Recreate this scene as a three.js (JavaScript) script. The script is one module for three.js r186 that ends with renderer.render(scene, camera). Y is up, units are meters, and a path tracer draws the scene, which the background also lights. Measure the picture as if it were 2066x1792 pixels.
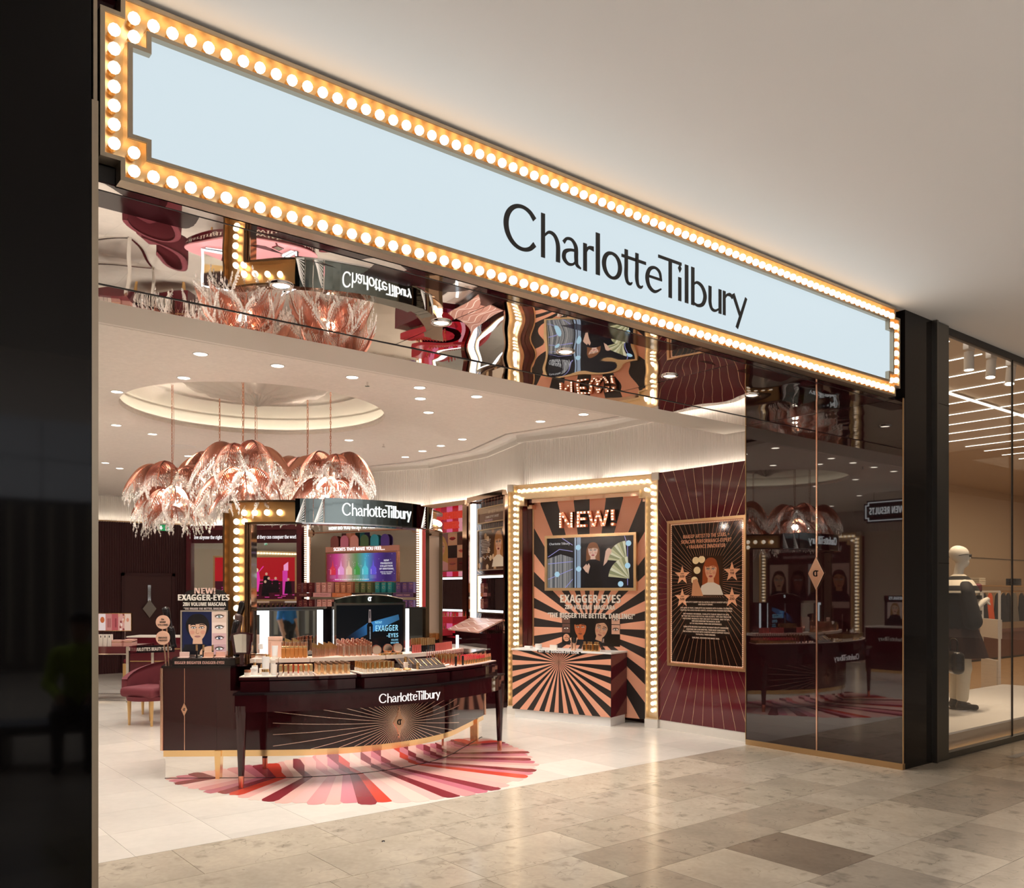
import * as THREE from 'three';
import { mergeGeometries, toCreasedNormals } from 'three/addons/utils/BufferGeometryUtils.js';
import { RoundedBoxGeometry } from 'three/addons/geometries/RoundedBoxGeometry.js';
import { FontLoader } from 'three/addons/loaders/FontLoader.js';
import { MarchingCubes } from 'three/addons/objects/MarchingCubes.js';
import { RectAreaLightUniformsLib } from 'three/addons/lights/RectAreaLightUniformsLib.js';

// ---------- camera, exposure, large lights ----------
const scene = new THREE.Scene();
scene.background = new THREE.Color(0x000000);
const renderer = new THREE.WebGLRenderer({ antialias: true });
renderer.toneMapping = THREE.LinearToneMapping;
renderer.toneMappingExposure = 1.12;
renderer.shadowMap.enabled = true;
RectAreaLightUniformsLib.init();
// a level view camera with a risen lens: the horizon lies at two thirds of the frame's height
const camera = new THREE.PerspectiveCamera(2 * Math.atan(1193 / 1760) * 180 / Math.PI, 2066 / 2386, 0.05, 80);
camera.position.set(0, 1.6, 3.874);
camera.rotation.set(0, -38.9 * Math.PI / 180, 0);
camera.setViewOffset(2066, 2386, 0, 0, 2066, 1792);
scene.add(camera);

const rectLight = (color, intensity, w, h, pos, look) => {
  const l = new THREE.RectAreaLight(color, intensity, w, h);
  l.position.set(...pos); l.lookAt(...look); scene.add(l); return l;
};
const WARM = 0xfff7ee, DAY = 0xfff1e0;
// the mall's ceiling panels, behind and beside the camera
const MALL_PANELS = [[2.5, 7.6], [6.0, 7.6], [-1.0, 7.6], [-4.5, 7.6]];
for (const [x, z] of MALL_PANELS) rectLight(0xeaf0ff, 36, 2.4, 1.5, [x, 6.88, z + 2], [x, 0, z + 2]);

// ---------- helpers ----------
let seed = 7; const rnd = () => (seed = (seed * 16807) % 2147483647) / 2147483647;
const R = (d) => d * Math.PI / 180;
const lin = (r, g, b) => new THREE.Color().setRGB(r, g, b);
const std = (color, roughness = 0.5, metalness = 0, o = {}) => new THREE.MeshStandardMaterial({ color, roughness, metalness, ...o });
const phy = (color, roughness = 0.5, metalness = 0, o = {}) => new THREE.MeshPhysicalMaterial({ color, roughness, metalness, ...o });
const glow = (color, k, o = {}) => new THREE.MeshStandardMaterial({ color: 0x111111, roughness: 0.4, emissive: color, emissiveIntensity: k, ...o });
const taken = {};
const numbered = (n) => { const k = taken[n] = (taken[n] ?? -1) + 1; return k ? n + '_' + String(k).padStart(3, '0') : n; };
const shade = (o) => { o.castShadow = true; o.receiveShadow = true; return o; };
const mesh = (name, g, m, parent, pos, rot) => {
  const o = shade(new THREE.Mesh(g, m));
  o.name = parent && parent !== scene ? name : numbered(name);
  (parent ?? scene).add(o);
  if (pos) o.position.set(...pos);
  if (rot) o.rotation.set(...rot);
  return o;
};
const tag = (o, label, category, group) => { Object.assign(o.userData, { label, category }); if (group) o.userData.group = group; return o; };
const thing = (name, label, category, pos = [0, 0, 0], turn = 0, group) => {
  const o = new THREE.Group(); o.name = numbered(name); scene.add(o);
  o.position.set(...pos); o.rotation.y = turn; return tag(o, label, category, group);
};
const setting = (name, label, pos = [0, 0, 0], turn = 0) => {
  const o = new THREE.Group(); o.name = numbered(name); scene.add(o);
  o.position.set(...pos); o.rotation.y = turn; o.userData.kind = 'structure'; o.userData.label = label; return o;
};
const struct = (name, label, g, m, pos, rot) => { const o = mesh(name, g, m, scene, pos, rot); o.userData.kind = 'structure'; o.userData.label = label; return o; };
const copy = (o, pos, turn, label) => {
  const base = o.name.replace(/_\d{3}$/, ''), c = o.clone(); c.name = numbered(base); scene.add(c);
  c.userData = { ...o.userData }; if (label) c.userData.label = label;
  if (pos) c.position.set(...pos); if (turn !== undefined) c.rotation.y = turn; return c;
};
// places the first one and then copies of it
const ORD = ['first', 'second', 'third', 'fourth', 'fifth', 'sixth', 'seventh', 'eighth', 'ninth', 'tenth', 'eleventh', 'twelfth', 'thirteenth', 'fourteenth', 'fifteenth', 'sixteenth', 'seventeenth', 'eighteenth', 'nineteenth', 'twentieth', 'twenty-first', 'twenty-second'];
const spread = (proto, spots, group, n, where) => spots.map(([x, y, z, a = 0, s = 1, tilt = 0], i) => {
  const o = i ? copy(proto) : proto, rows = n && spots.length / n;
  if (n) o.userData.label = proto.name.replace(/_\d{3}$/, '').replaceAll('_', ' ') + ', ' + ORD[i % n] + ' from the left in the ' + (rows > 1 ? (i < n ? 'front' : i >= spots.length - n ? 'back' : ORD[Math.floor(i / n)]) + ' ' : '') + 'row ' + where; o.position.set(x, y, z); o.rotation.set(0, a, tilt); o.scale.setScalar(s); if (group) o.userData.group = group; return o;
});
const box = (w, h, d, x = 0, y = 0, z = 0) => new THREE.BoxGeometry(w, h, d).translate(x, y, z);
const b6 = (x0, x1, y0, y1, z0, z1) => box(x1 - x0, y1 - y0, z1 - z0, (x0 + x1) / 2, (y0 + y1) / 2, (z0 + z1) / 2);
const rbox = (w, h, d, r, x = 0, y = 0, z = 0, s = 2) => new RoundedBoxGeometry(w, h, d, s, r).translate(x, y, z);
const cyl = (r0, r1, h, n = 16, x = 0, y = 0, z = 0) => new THREE.CylinderGeometry(r1, r0, h, n).translate(x, y + h / 2, z);
const lathe = (pts, n = 24) => new THREE.LatheGeometry(pts.map(([x, y]) => new THREE.Vector2(x, y)), n);
const poly = (pts, holes = []) => {
  const s = new THREE.Shape(pts.map(([x, y]) => new THREE.Vector2(x, y)));
  for (const h of holes) s.holes.push(new THREE.Path(h.map(([x, y]) => new THREE.Vector2(x, y))));
  return s;
};
const ext = (shape, depth, z = 0, o = {}) => new THREE.ExtrudeGeometry(shape, { depth, bevelEnabled: false, curveSegments: 12, ...o }).translate(0, 0, z);
// a flat plan shape (x, z) raised from y0 to y1
const slab = (pts, y0, y1, holes = []) => ext(poly(pts.map(([x, z]) => [x, -z]), holes.map((h) => h.map(([x, z]) => [x, -z]))), y1 - y0).rotateX(-Math.PI / 2).translate(0, y0, 0);
const tube = (pts, r, seg = 24, n = 6, closed = false) => new THREE.TubeGeometry(new THREE.CatmullRomCurve3(pts.map((p) => new THREE.Vector3(...p)), closed), seg, r, n, closed);
const merge = (a) => mergeGeometries(a.map((g) => { const q = g.index ? g.toNonIndexed() : g; for (const k of Object.keys(q.attributes)) if (!['position', 'normal', 'uv'].includes(k)) q.deleteAttribute(k); return q; }));
const plane = (w, h, x = 0, y = 0, z = 0) => new THREE.PlaneGeometry(w, h).translate(x, y, z);
const uvMetres = (g, s = 1, ou = 0, ov = 0) => {          // box projection in metres
  const p = g.attributes.position, n = g.attributes.normal, uv = new Float32Array(p.count * 2);
  for (let i = 0; i < p.count; i++) {
    const ax = Math.abs(n.getX(i)), ay = Math.abs(n.getY(i)), az = Math.abs(n.getZ(i));
    const [u, v] = ay >= ax && ay >= az ? [p.getX(i), p.getZ(i)] : ax > az ? [p.getZ(i), p.getY(i)] : [p.getX(i), p.getY(i)];
    uv[i * 2] = u / s + ou; uv[i * 2 + 1] = v / s + ov;
  }
  g.setAttribute('uv', new THREE.BufferAttribute(uv, 2)); return g;
};
const turnOf = (x0, z0, x1, z1) => Math.atan2(-(z1 - z0), x1 - x0);
const rowOf = (n, a, b) => Array.from({ length: n }, (_, i) => n < 2 ? (a + b) / 2 : a + (b - a) * i / (n - 1));
// ---------- computed textures ----------
const cv = (w, h, draw, srgb = true) => {
  const c = document.createElement('canvas'); c.width = w; c.height = h; draw(c.getContext('2d'), w, h);
  const t = new THREE.CanvasTexture(c); if (srgb) t.colorSpace = THREE.SRGBColorSpace; t.wrapS = t.wrapT = THREE.RepeatWrapping; return t;
};
const hash = (x, y, s) => { let h = (x * 374761393 + y * 668265263 + s * 974711) | 0; h = Math.imul(h ^ (h >>> 13), 1274126177); return ((h ^ (h >>> 16)) >>> 0) / 4294967296; };
const vnoise = (x, y, per, s) => {
  const xi = Math.floor(x), yi = Math.floor(y), fx = x - xi, fy = y - yi, u = fx * fx * (3 - 2 * fx), v = fy * fy * (3 - 2 * fy), w = (a) => ((a % per) + per) % per;
  const a = hash(w(xi), w(yi), s), b = hash(w(xi + 1), w(yi), s), c = hash(w(xi), w(yi + 1), s), d = hash(w(xi + 1), w(yi + 1), s);
  return a + (b - a) * u + (c - a) * v + (a - b - c + d) * u * v;
};
const fbm = (x, y, per, oct, s) => { let t = 0, a = 0.5, p = per; for (let i = 0; i < oct; i++) { t += a * vnoise(x * p, y * p, p, s + i); p *= 2; a *= 0.55; } return t; };
const dataTex = (n, fn, srgb = true) => {
  const d = new Uint8Array(n * n * 4);
  for (let j = 0; j < n; j++) for (let i = 0; i < n; i++) { const c = fn(i / n, j / n), o = (j * n + i) * 4; for (let k = 0; k < 3; k++) d[o + k] = Math.max(0, Math.min(255, c[k])); d[o + 3] = 255; }
  const t = new THREE.DataTexture(d, n, n); t.magFilter = THREE.LinearFilter; t.minFilter = THREE.LinearMipmapLinearFilter; t.generateMipmaps = true; t.wrapS = t.wrapT = THREE.RepeatWrapping;
  if (srgb) t.colorSpace = THREE.SRGBColorSpace; t.needsUpdate = true; return t;
};
const limestone = dataTex(768, (u, v) => {
  const a = fbm(u, v, 4, 6, 3), b = fbm(u, v, 14, 4, 31), f = fbm(u, v, 60, 2, 77);
  let k = 1 + (a - 0.48) * 0.16 + (f - 0.4) * 0.08;
  if (b > 0.60) k -= (b - 0.60) * 0.9 * Math.max(0, (a - 0.3) * 2.2);
  const fossil = Math.abs(fbm(u, v, 9, 3, 55) - 0.5); if (fossil < 0.006 && a > 0.5) k -= 0.12;
  return [214 * k, 203 * k, 186 * k];
});
const porcelain = dataTex(512, (u, v) => { const a = fbm(u, v * 0.5, 3, 5, 9), f = fbm(u, v, 40, 2, 4), k = 1 + (a - 0.48) * 0.11 + (f - 0.4) * 0.03; return [232 * k, 225 * k, 215 * k]; });
const plasterTex = dataTex(256, (u, v) => { const k = 1 + (fbm(u, v, 40, 3, 12) - 0.45) * 0.05; return [240 * k, 233 * k, 225 * k]; });
const velvetTex = dataTex(256, (u, v) => { const k = 0.85 + fbm(u, v, 48, 3, 21) * 0.4; return [120 * k, 34 * k, 46 * k]; });
const T = (c, str, x, y, px, { font = 'sans-serif', w = 'bold', sx = 1, color = '#fff', align = 'center', italic = false } = {}) => {
  c.save(); c.translate(x, y); c.scale(sx, 1); c.font = (italic ? 'italic ' : '') + w + ' ' + px + 'px ' + font; c.fillStyle = color; c.textAlign = align; c.textBaseline = 'middle'; c.fillText(str, 0, 0); c.restore();
};
const fitT = (c, str, x, y, px, width, o = {}) => { c.font = (o.w ?? 'bold') + ' ' + px + 'px ' + (o.font ?? 'sans-serif'); T(c, str, x, y, px, { ...o, sx: width / c.measureText(str).width }); };
const rect = (c, f, x, y, w, h) => { c.fillStyle = f; c.fillRect(x, y, w, h); };
const ell = (c, f, x, y, rx, ry, rot = 0) => { c.fillStyle = f; c.beginPath(); c.ellipse(x, y, rx, ry, rot, 0, 7); c.fill(); };
const path = (c, pts, f) => { c.fillStyle = f; c.beginPath(); pts.forEach(([x, y], i) => i ? c.lineTo(x, y) : c.moveTo(x, y)); c.closePath(); c.fill(); };
const rays = (c, cx, cy, n, a, b, r) => { for (let i = 0; i < n; i++) { const t0 = (i / n) * Math.PI * 2, t1 = ((i + 1) / n) * Math.PI * 2; path(c, [[cx, cy], [cx + Math.cos(t0) * r, cy + Math.sin(t0) * r], [cx + Math.cos(t1) * r, cy + Math.sin(t1) * r]], i % 2 ? a : b); } };
const eye = (c, x, y, s, skin, tilt = 0, iris = '#7a6a52') => {
  c.save(); c.translate(x, y); c.rotate(tilt);
  ell(c, 'rgba(60,25,20,0.45)', 0, -s * 0.12, s * 1.15, s * 0.55);
  c.fillStyle = '#f2e8e2'; c.beginPath(); c.moveTo(-s, 0); c.quadraticCurveTo(0, -s * 0.75, s, -s * 0.05); c.quadraticCurveTo(0, s * 0.5, -s, 0); c.fill();
  ell(c, iris, 0, -s * 0.08, s * 0.33, s * 0.33); ell(c, '#100808', 0, -s * 0.08, s * 0.16, s * 0.16); ell(c, '#ffffff', s * 0.1, -s * 0.18, s * 0.07, s * 0.07);
  c.strokeStyle = '#120a0a'; c.lineWidth = s * 0.16; c.beginPath(); c.moveTo(-s * 1.05, 0); c.quadraticCurveTo(0, -s * 0.85, s * 1.15, -s * 0.2); c.stroke();
  c.lineWidth = s * 0.06; for (let i = 0; i < 9; i++) { const t = -0.9 + i * 0.24, yy = -s * (0.42 - t * t * 0.32); c.beginPath(); c.moveTo(t * s, yy); c.lineTo(t * s * 1.35, yy - s * 0.36); c.stroke(); }
  c.restore();
};
const lips = (c, x, y, s, col, dark) => {
  c.fillStyle = col; c.beginPath(); c.moveTo(x - s, y); c.quadraticCurveTo(x - s * 0.4, y - s * 0.6, x, y - s * 0.36); c.quadraticCurveTo(x + s * 0.4, y - s * 0.6, x + s, y); c.quadraticCurveTo(x, y + s * 0.95, x - s, y); c.fill();
  c.strokeStyle = dark; c.lineWidth = s * 0.12; c.beginPath(); c.moveTo(x - s * 0.9, y); c.quadraticCurveTo(x, y + s * 0.18, x + s * 0.9, y); c.stroke();
};
// a plain drawn portrait for the printed posters; nobody in particular
const portrait = (c, x, y, s, { skin = '#c98a62', hair = '#1a1210', lip = '#a05048', shirt = '#14161c', fringe = false, long = true, tilt = 0, bg } = {}) => {
  c.save(); c.translate(x, y); c.rotate(tilt);
  if (long) { ell(c, hair, 0, s * 0.15, s * 0.98, s * 1.25); path(c, [[-s * 0.98, 0], [-s * 1.05, s * 2.1], [s * 1.05, s * 2.1], [s * 0.98, 0]], hair); } else ell(c, hair, 0, -s * 0.25, s * 0.92, s * 0.95);
  path(c, [[-s * 0.32, s * 0.5], [s * 0.32, s * 0.5], [s * 0.42, s * 1.6], [-s * 0.42, s * 1.6]], skin);
  path(c, [[-s * 1.5, s * 2.4], [-s * 1.1, s * 1.5], [-s * 0.4, s * 1.2], [s * 0.4, s * 1.2], [s * 1.1, s * 1.5], [s * 1.5, s * 2.4]], shirt);
  c.fillStyle = skin; c.beginPath(); c.moveTo(-s * 0.7, -s * 0.35); c.quadraticCurveTo(-s * 0.74, s * 0.45, -s * 0.28, s * 0.88); c.quadraticCurveTo(0, s * 1.08, s * 0.28, s * 0.88); c.quadraticCurveTo(s * 0.74, s * 0.45, s * 0.7, -s * 0.35); c.quadraticCurveTo(0, -s * 1.15, -s * 0.7, -s * 0.35); c.fill();
  ell(c, 'rgba(190,90,80,0.28)', -s * 0.42, s * 0.28, s * 0.2, s * 0.16); ell(c, 'rgba(190,90,80,0.28)', s * 0.42, s * 0.28, s * 0.2, s * 0.16);
  eye(c, -s * 0.31, -s * 0.08, s * 0.19, skin, 0.06); eye(c, s * 0.31, -s * 0.08, s * 0.19, skin, -0.06);
  c.strokeStyle = hair; c.lineWidth = s * 0.07; for (const k of [-1, 1]) { c.beginPath(); c.moveTo(k * s * 0.14, -s * 0.3); c.quadraticCurveTo(k * s * 0.34, -s * 0.42, k * s * 0.56, -s * 0.28); c.stroke(); }
  c.strokeStyle = 'rgba(90,40,25,0.5)'; c.lineWidth = s * 0.04; c.beginPath(); c.moveTo(-s * 0.07, 0); c.lineTo(-s * 0.12, s * 0.32); c.quadraticCurveTo(0, s * 0.42, s * 0.12, s * 0.32); c.stroke();
  lips(c, 0, s * 0.6, s * 0.25, lip, '#4a1a18');
  c.fillStyle = hair; c.beginPath(); c.moveTo(-s * 0.8, s * 0.1); c.quadraticCurveTo(-s * 0.95, -s * 1.2, 0, -s * 1.2); c.quadraticCurveTo(s * 0.95, -s * 1.2, s * 0.8, s * 0.1); c.quadraticCurveTo(s * 0.72, -s * 0.4, s * 0.3, -s * (fringe ? 0.42 : 0.78)); c.quadraticCurveTo(-s * 0.1, -s * (fringe ? 0.36 : 0.72), -s * 0.72, -s * 0.35); c.closePath(); c.fill();
  c.restore();
};
const smallPrint = (c, x, y, w, h, rows, color) => { let k = 11; c.fillStyle = color; for (let i = 0; i < rows; i++) { const ww = w * (0.72 + 0.28 * ((k = (k * 73) % 101) / 101)); let px = x - ww / 2; while (px < x + ww / 2) { const s = w * (0.03 + 0.06 * ((k = (k * 73) % 101) / 101)); c.fillRect(px, y + (h * i) / rows, s, (h / rows) * 0.45); px += s + w * 0.018; } } };
const emap = (t, k = 0.8, o = {}) => new THREE.MeshStandardMaterial({ color: 0x0a0a0a, roughness: 0.2, emissive: 0xffffff, emissiveMap: t, emissiveIntensity: k, ...o });
const pmap = (t, rough = 0.45, o = {}) => new THREE.MeshStandardMaterial({ map: t, roughness: rough, ...o });
// ---------- materials ----------
const M = {
  rim: std(lin(0.48, 0.40, 0.30), 0.34, 1), channel: std(lin(0.95, 0.71, 0.42), 0.32, 1), channelDeep: std(lin(0.85, 0.52, 0.22), 0.36, 1), channelPale: std(lin(0.97, 0.80, 0.55), 0.3, 1),
  bulb: new THREE.MeshStandardMaterial({ color: 0xffffff, roughness: 0.15, emissive: new THREE.Color(1, 0.82, 0.62), emissiveIntensity: 2.6, flatShading: true }),
  bulbStore: new THREE.MeshStandardMaterial({ color: 0xffffff, roughness: 0.15, emissive: new THREE.Color(1, 0.82, 0.6), emissiveIntensity: 2.2, flatShading: true }),
  socket: std(lin(0.7, 0.5, 0.25), 0.35, 1),
  black: phy(lin(0.0035, 0.0025, 0.0025), 0.045, 0, { ior: 1.5, specularIntensity: 0.45 }),
  darkCol: phy(lin(0.010, 0.007, 0.006), 0.06, 0, { specularIntensity: 0.5 }),
  burg: phy(lin(0.035, 0.0055, 0.008), 0.05, 0, { ior: 1.55 }),
  burgRed: phy(lin(0.11, 0.013, 0.020), 0.06, 0, { ior: 1.55 }),
  reveal: phy(lin(0.016, 0.004, 0.005), 0.02, 0, { ior: 1.95 }),
  maroon: std(lin(0.06, 0.016, 0.018), 0.55), maroonDoor: std(lin(0.07, 0.022, 0.022), 0.5),
  mirror: std(lin(0.93, 0.88, 0.84), 0.012, 1), clearMirror: std(lin(0.86, 0.9, 0.88), 0.02, 1), bronzeMirror: std(lin(0.86, 0.60, 0.44), 0.05, 1),
  chrome: std(lin(0.82, 0.8, 0.78), 0.08, 1), steel: std(lin(0.19, 0.19, 0.18), 0.38, 1), gold: std(lin(0.93, 0.63, 0.30), 0.2, 1), roseGold: std(lin(0.90, 0.58, 0.42), 0.22, 1),
  copper: std(lin(0.80, 0.38, 0.25), 0.27, 1), brassMatt: std(lin(0.62, 0.42, 0.22), 0.4, 1), wood: std(lin(0.72, 0.44, 0.17), 0.4),
  plaster: std(lin(0.85, 0.805, 0.755), 0.85), plasterMap: std(0xffffff, 0.85, 0, { map: plasterTex }), band: std(lin(0.66, 0.62, 0.56), 0.8), beige: std(lin(0.78, 0.70, 0.60), 0.8),
  white: std(lin(0.85, 0.84, 0.82), 0.35), cream: std(lin(0.84, 0.78, 0.70), 0.4), tray: std(lin(0.85, 0.72, 0.62), 0.3), marble: std(lin(0.74, 0.70, 0.64), 0.3),
  led: glow(0xf4fbff, 1.9), ledWarm: glow(0xfff2e0, 4), lamp: glow(0xfff0dc, 9), pinkNeon: glow(0xff5ad8, 3), whiteNeon: glow(0xffffff, 1.4),
  ink: std(lin(0.014, 0.012, 0.012), 0.4), inkGloss: std(lin(0.012, 0.009, 0.010), 0.12), velvet: std(0xffffff, 0.85, 0, { map: velvetTex }), pink: std(lin(0.80, 0.36, 0.40), 0.35),
  glass: phy(0xffffff, 0.02, 0, { transmission: 1, thickness: 0, ior: 1.5 }), acrylic: phy(lin(0.95, 0.9, 0.88), 0.03, 0, { transmission: 1, thickness: 0, ior: 1.45 }),
  crystal: phy(lin(0.98, 0.95, 0.92), 0.05, 0, { transmission: 0.35, thickness: 0, ior: 1.6 }),
};
const font = await new FontLoader().loadAsync('fonts/droid/droid_sans_regular.typeface.json');
const fontB = await new FontLoader().loadAsync('fonts/droid/droid_sans_bold.typeface.json');
// letters set in a row; returns one geometry per letter, scaled to the given width and capital height
const letters = (str, width, cap, depth, f = font, kern = {}, spacing = 0) => {
  const sc = 1 / f.data.resolution, out = []; let x = 0;
  for (let i = 0; i < str.length; i++) {
    const ch = str[i], gl = f.data.glyphs[ch] ?? f.data.glyphs['?'];
    if (ch !== ' ') out.push([ch, ext(f.generateShapes(ch, 1), 1, 0, { curveSegments: 8 }).translate(x, 0, 0)]);
    x += gl.ha * sc + spacing + (kern[ch + (str[i + 1] ?? '')] ?? 0);
  }
  const capBox = ext(f.generateShapes('H', 1), 1); capBox.computeBoundingBox();
  let lo = 1e9, hi = -1e9; for (const [, g] of out) { g.computeBoundingBox(); lo = Math.min(lo, g.boundingBox.min.x); hi = Math.max(hi, g.boundingBox.max.x); }
  const kx = width / (hi - lo), ky = cap / (capBox.boundingBox.max.y - capBox.boundingBox.min.y);
  return out.map(([ch, g]) => [ch, g.translate(-(lo + hi) / 2, 0, 0).scale(kx, ky, depth)]);
};
const diamond = (w, h) => poly([[0, -h / 2], [w / 2, 0], [0, h / 2], [-w / 2, 0]]);
// a pen stroke of changing width through points [x, y, width]; ends are cut square
const pen = (pts, smooth = true) => {
  const c = new THREE.CatmullRomCurve3(pts.map(([x, y, w]) => new THREE.Vector3(x, y, w)), false, 'centripetal'), n = smooth ? Math.max(10, pts.length * 7) : 1, L = [], Rr = [];
  for (let i = 0; i <= n; i++) { const p = smooth ? c.getPoint(i / n) : new THREE.Vector3(...pts[i ? pts.length - 1 : 0]), a = smooth ? c.getPoint(Math.max(0, i / n - 0.01)) : new THREE.Vector3(...pts[0]), b = smooth ? c.getPoint(Math.min(1, i / n + 0.01)) : new THREE.Vector3(...pts[pts.length - 1]), dx = b.x - a.x, dy = b.y - a.y, l = Math.hypot(dx, dy) || 1; L.push([p.x - dy / l * p.z / 2, p.y + dx / l * p.z / 2]); Rr.unshift([p.x + dy / l * p.z / 2, p.y - dx / l * p.z / 2]); }
  return poly([...L, ...Rr]);
};
const ring = (cx, cy, rx, ry, a0, a1, wSide, wTop) => Array.from({ length: 13 }, (_, i) => { const a = R(a0 + (a1 - a0) * i / 12); return [cx + Math.cos(a) * rx, cy + Math.sin(a) * ry, wTop + (wSide - wTop) * Math.abs(Math.cos(a)) ** 1.5]; });
const bar = (x, w, y0, y1) => pen([[x, y0, w], [x, y1, w]], false), hbar = (y, w, x0, x1) => pen([[x0, y, w], [x1, y, w]], false);
const WORDMARK = [
  ['C', [pen(ring(0.137, 0.133, 0.119, 0.123, 36, 324, 0.036, 0.021))]],
  ['h', [bar(0.298, 0.030, 0, 0.262), pen([[0.306, 0.13, 0.012], [0.345, 0.162, 0.018], [0.385, 0.156, 0.024], [0.413, 0.115, 0.030], [0.417, 0, 0.032]])]],
  ['a', [pen([[0.462, 0.132, 0.024], [0.488, 0.160, 0.018], [0.53, 0.163, 0.020], [0.562, 0.130, 0.029], [0.566, 0.06, 0.031], [0.572, 0.022, 0.026], [0.606, 0.004, 0.010]]), pen([[0.562, 0.104, 0.016], [0.515, 0.098, 0.018], [0.472, 0.075, 0.027], [0.466, 0.038, 0.030], [0.498, 0.011, 0.020], [0.538, 0.016, 0.015], [0.565, 0.042, 0.012]])]],
  ['r', [bar(0.641, 0.031, 0, 0.170), pen([[0.648, 0.118, 0.012], [0.672, 0.150, 0.019], [0.715, 0.153, 0.031]])]],
  ['l', [bar(0.751, 0.035, 0, 0.262)]],
  ['o', [pen(ring(0.877, 0.088, 0.072, 0.078, 90, 450, 0.035, 0.019))]],
  ['t', [pen([[1.006, 0.222, 0.030], [1.006, 0.12, 0.031], [1.006, 0.05, 0.031], [1.02, 0.013, 0.024], [1.045, 0.008, 0.018], [1.062, 0.022, 0.008]]), hbar(0.1745, 0.020, 0.963, 1.10)]],
  ['t', [pen([[1.106, 0.222, 0.030], [1.106, 0.12, 0.031], [1.106, 0.05, 0.031], [1.12, 0.013, 0.024], [1.145, 0.008, 0.018], [1.162, 0.022, 0.008]]), hbar(0.1745, 0.020, 1.09, 1.192)]],
  ['e', [hbar(0.100, 0.017, 1.21, 1.349), pen([[1.340, 0.095, 0.020], [1.325, 0.148, 0.023], [1.282, 0.168, 0.018], [1.228, 0.147, 0.028], [1.204, 0.088, 0.035], [1.224, 0.032, 0.030], [1.275, 0.009, 0.021], [1.342, 0.040, 0.011]])]],
  ['T', [pen([[1.312, 0.2535, 0.021], [1.548, 0.2535, 0.021]], false), bar(1.432, 0.033, 0, 0.255)]],
  ['i', [bar(1.530, 0.031, 0, 0.160), poly([[1.530, 0.192], [1.548, 0.222], [1.530, 0.252], [1.512, 0.222]])]],
  ['l', [bar(1.601, 0.036, 0, 0.262)]],
  ['b', [bar(1.667, 0.034, 0, 0.262), pen([[1.675, 0.145, 0.012], [1.71, 0.166, 0.019], [1.765, 0.150, 0.029], [1.799, 0.090, 0.036], [1.775, 0.030, 0.029], [1.72, 0.008, 0.021], [1.668, 0.02, 0.014]])]],
  ['u', [pen([[1.854, 0.173, 0.032], [1.854, 0.11, 0.032], [1.855, 0.055, 0.031], [1.873, 0.018, 0.025], [1.908, 0.010, 0.019], [1.958, 0.034, 0.012]]), bar(1.966, 0.032, 0, 0.173)]],
  ['r', [bar(2.014, 0.031, 0, 0.173), pen([[2.02, 0.122, 0.012], [2.048, 0.152, 0.018], [2.088, 0.158, 0.026], [2.108, 0.136, 0.010]])]],
  ['y', [pen([[2.117, 0.175, 0.032], [2.208, 0.018, 0.028]], false), pen([[2.272, 0.175, 0.025], [2.160, -0.064, 0.029]], false)]],
];
const logoLetters = (width, cap, depth) => WORDMARK.map(([ch, sh]) => [ch, merge(sh.map((s, i) => ext(s, 1 + i * 0.01))).translate(-1.1425, 0, 0).scale(width / 2.285, cap / 0.264, depth)]);
// axis-aligned outlines (counter-clockwise) and their offset
const inset = (p, d) => p.map((v, i) => {
  const a = p[(i + p.length - 1) % p.length], b = p[(i + 1) % p.length], n1 = Math.hypot(v[0] - a[0], v[1] - a[1]), n2 = Math.hypot(b[0] - v[0], b[1] - v[1]);
  return [v[0] + d * (-(v[1] - a[1]) / n1 - (b[1] - v[1]) / n2), v[1] + d * ((v[0] - a[0]) / n1 + (b[0] - v[0]) / n2)];
});
const stepped = (x0, y0, x1, y1, s) => [[x0 + s, y0], [x1 - s, y0], [x1 - s, y0 + s], [x1, y0 + s], [x1, y1 - s], [x1 - s, y1 - s], [x1 - s, y1], [x0 + s, y1], [x0 + s, y1 - s], [x0, y1 - s], [x0, y0 + s], [x0 + s, y0 + s]];
const rectP = (x0, y0, x1, y1) => [[x0, y0], [x1, y0], [x1, y1], [x0, y1]];
const bulbGeo = (r) => new THREE.IcosahedronGeometry(r, 1);
const clayBulb = (parent, g, m, x, y, z) => mesh('bulb', g, m, parent, [x, y, z]);
const spot = (x, y, z, k, deg = 52, tx = x, tz = z, color = WARM) => {
  const l = new THREE.SpotLight(color, k, 0, R(deg), 0.6, 2); l.position.set(x, y, z); l.target.position.set(tx, 0, tz); scene.add(l, l.target); l.castShadow = true; l.shadow.radius = 2; return l;
};
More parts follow.
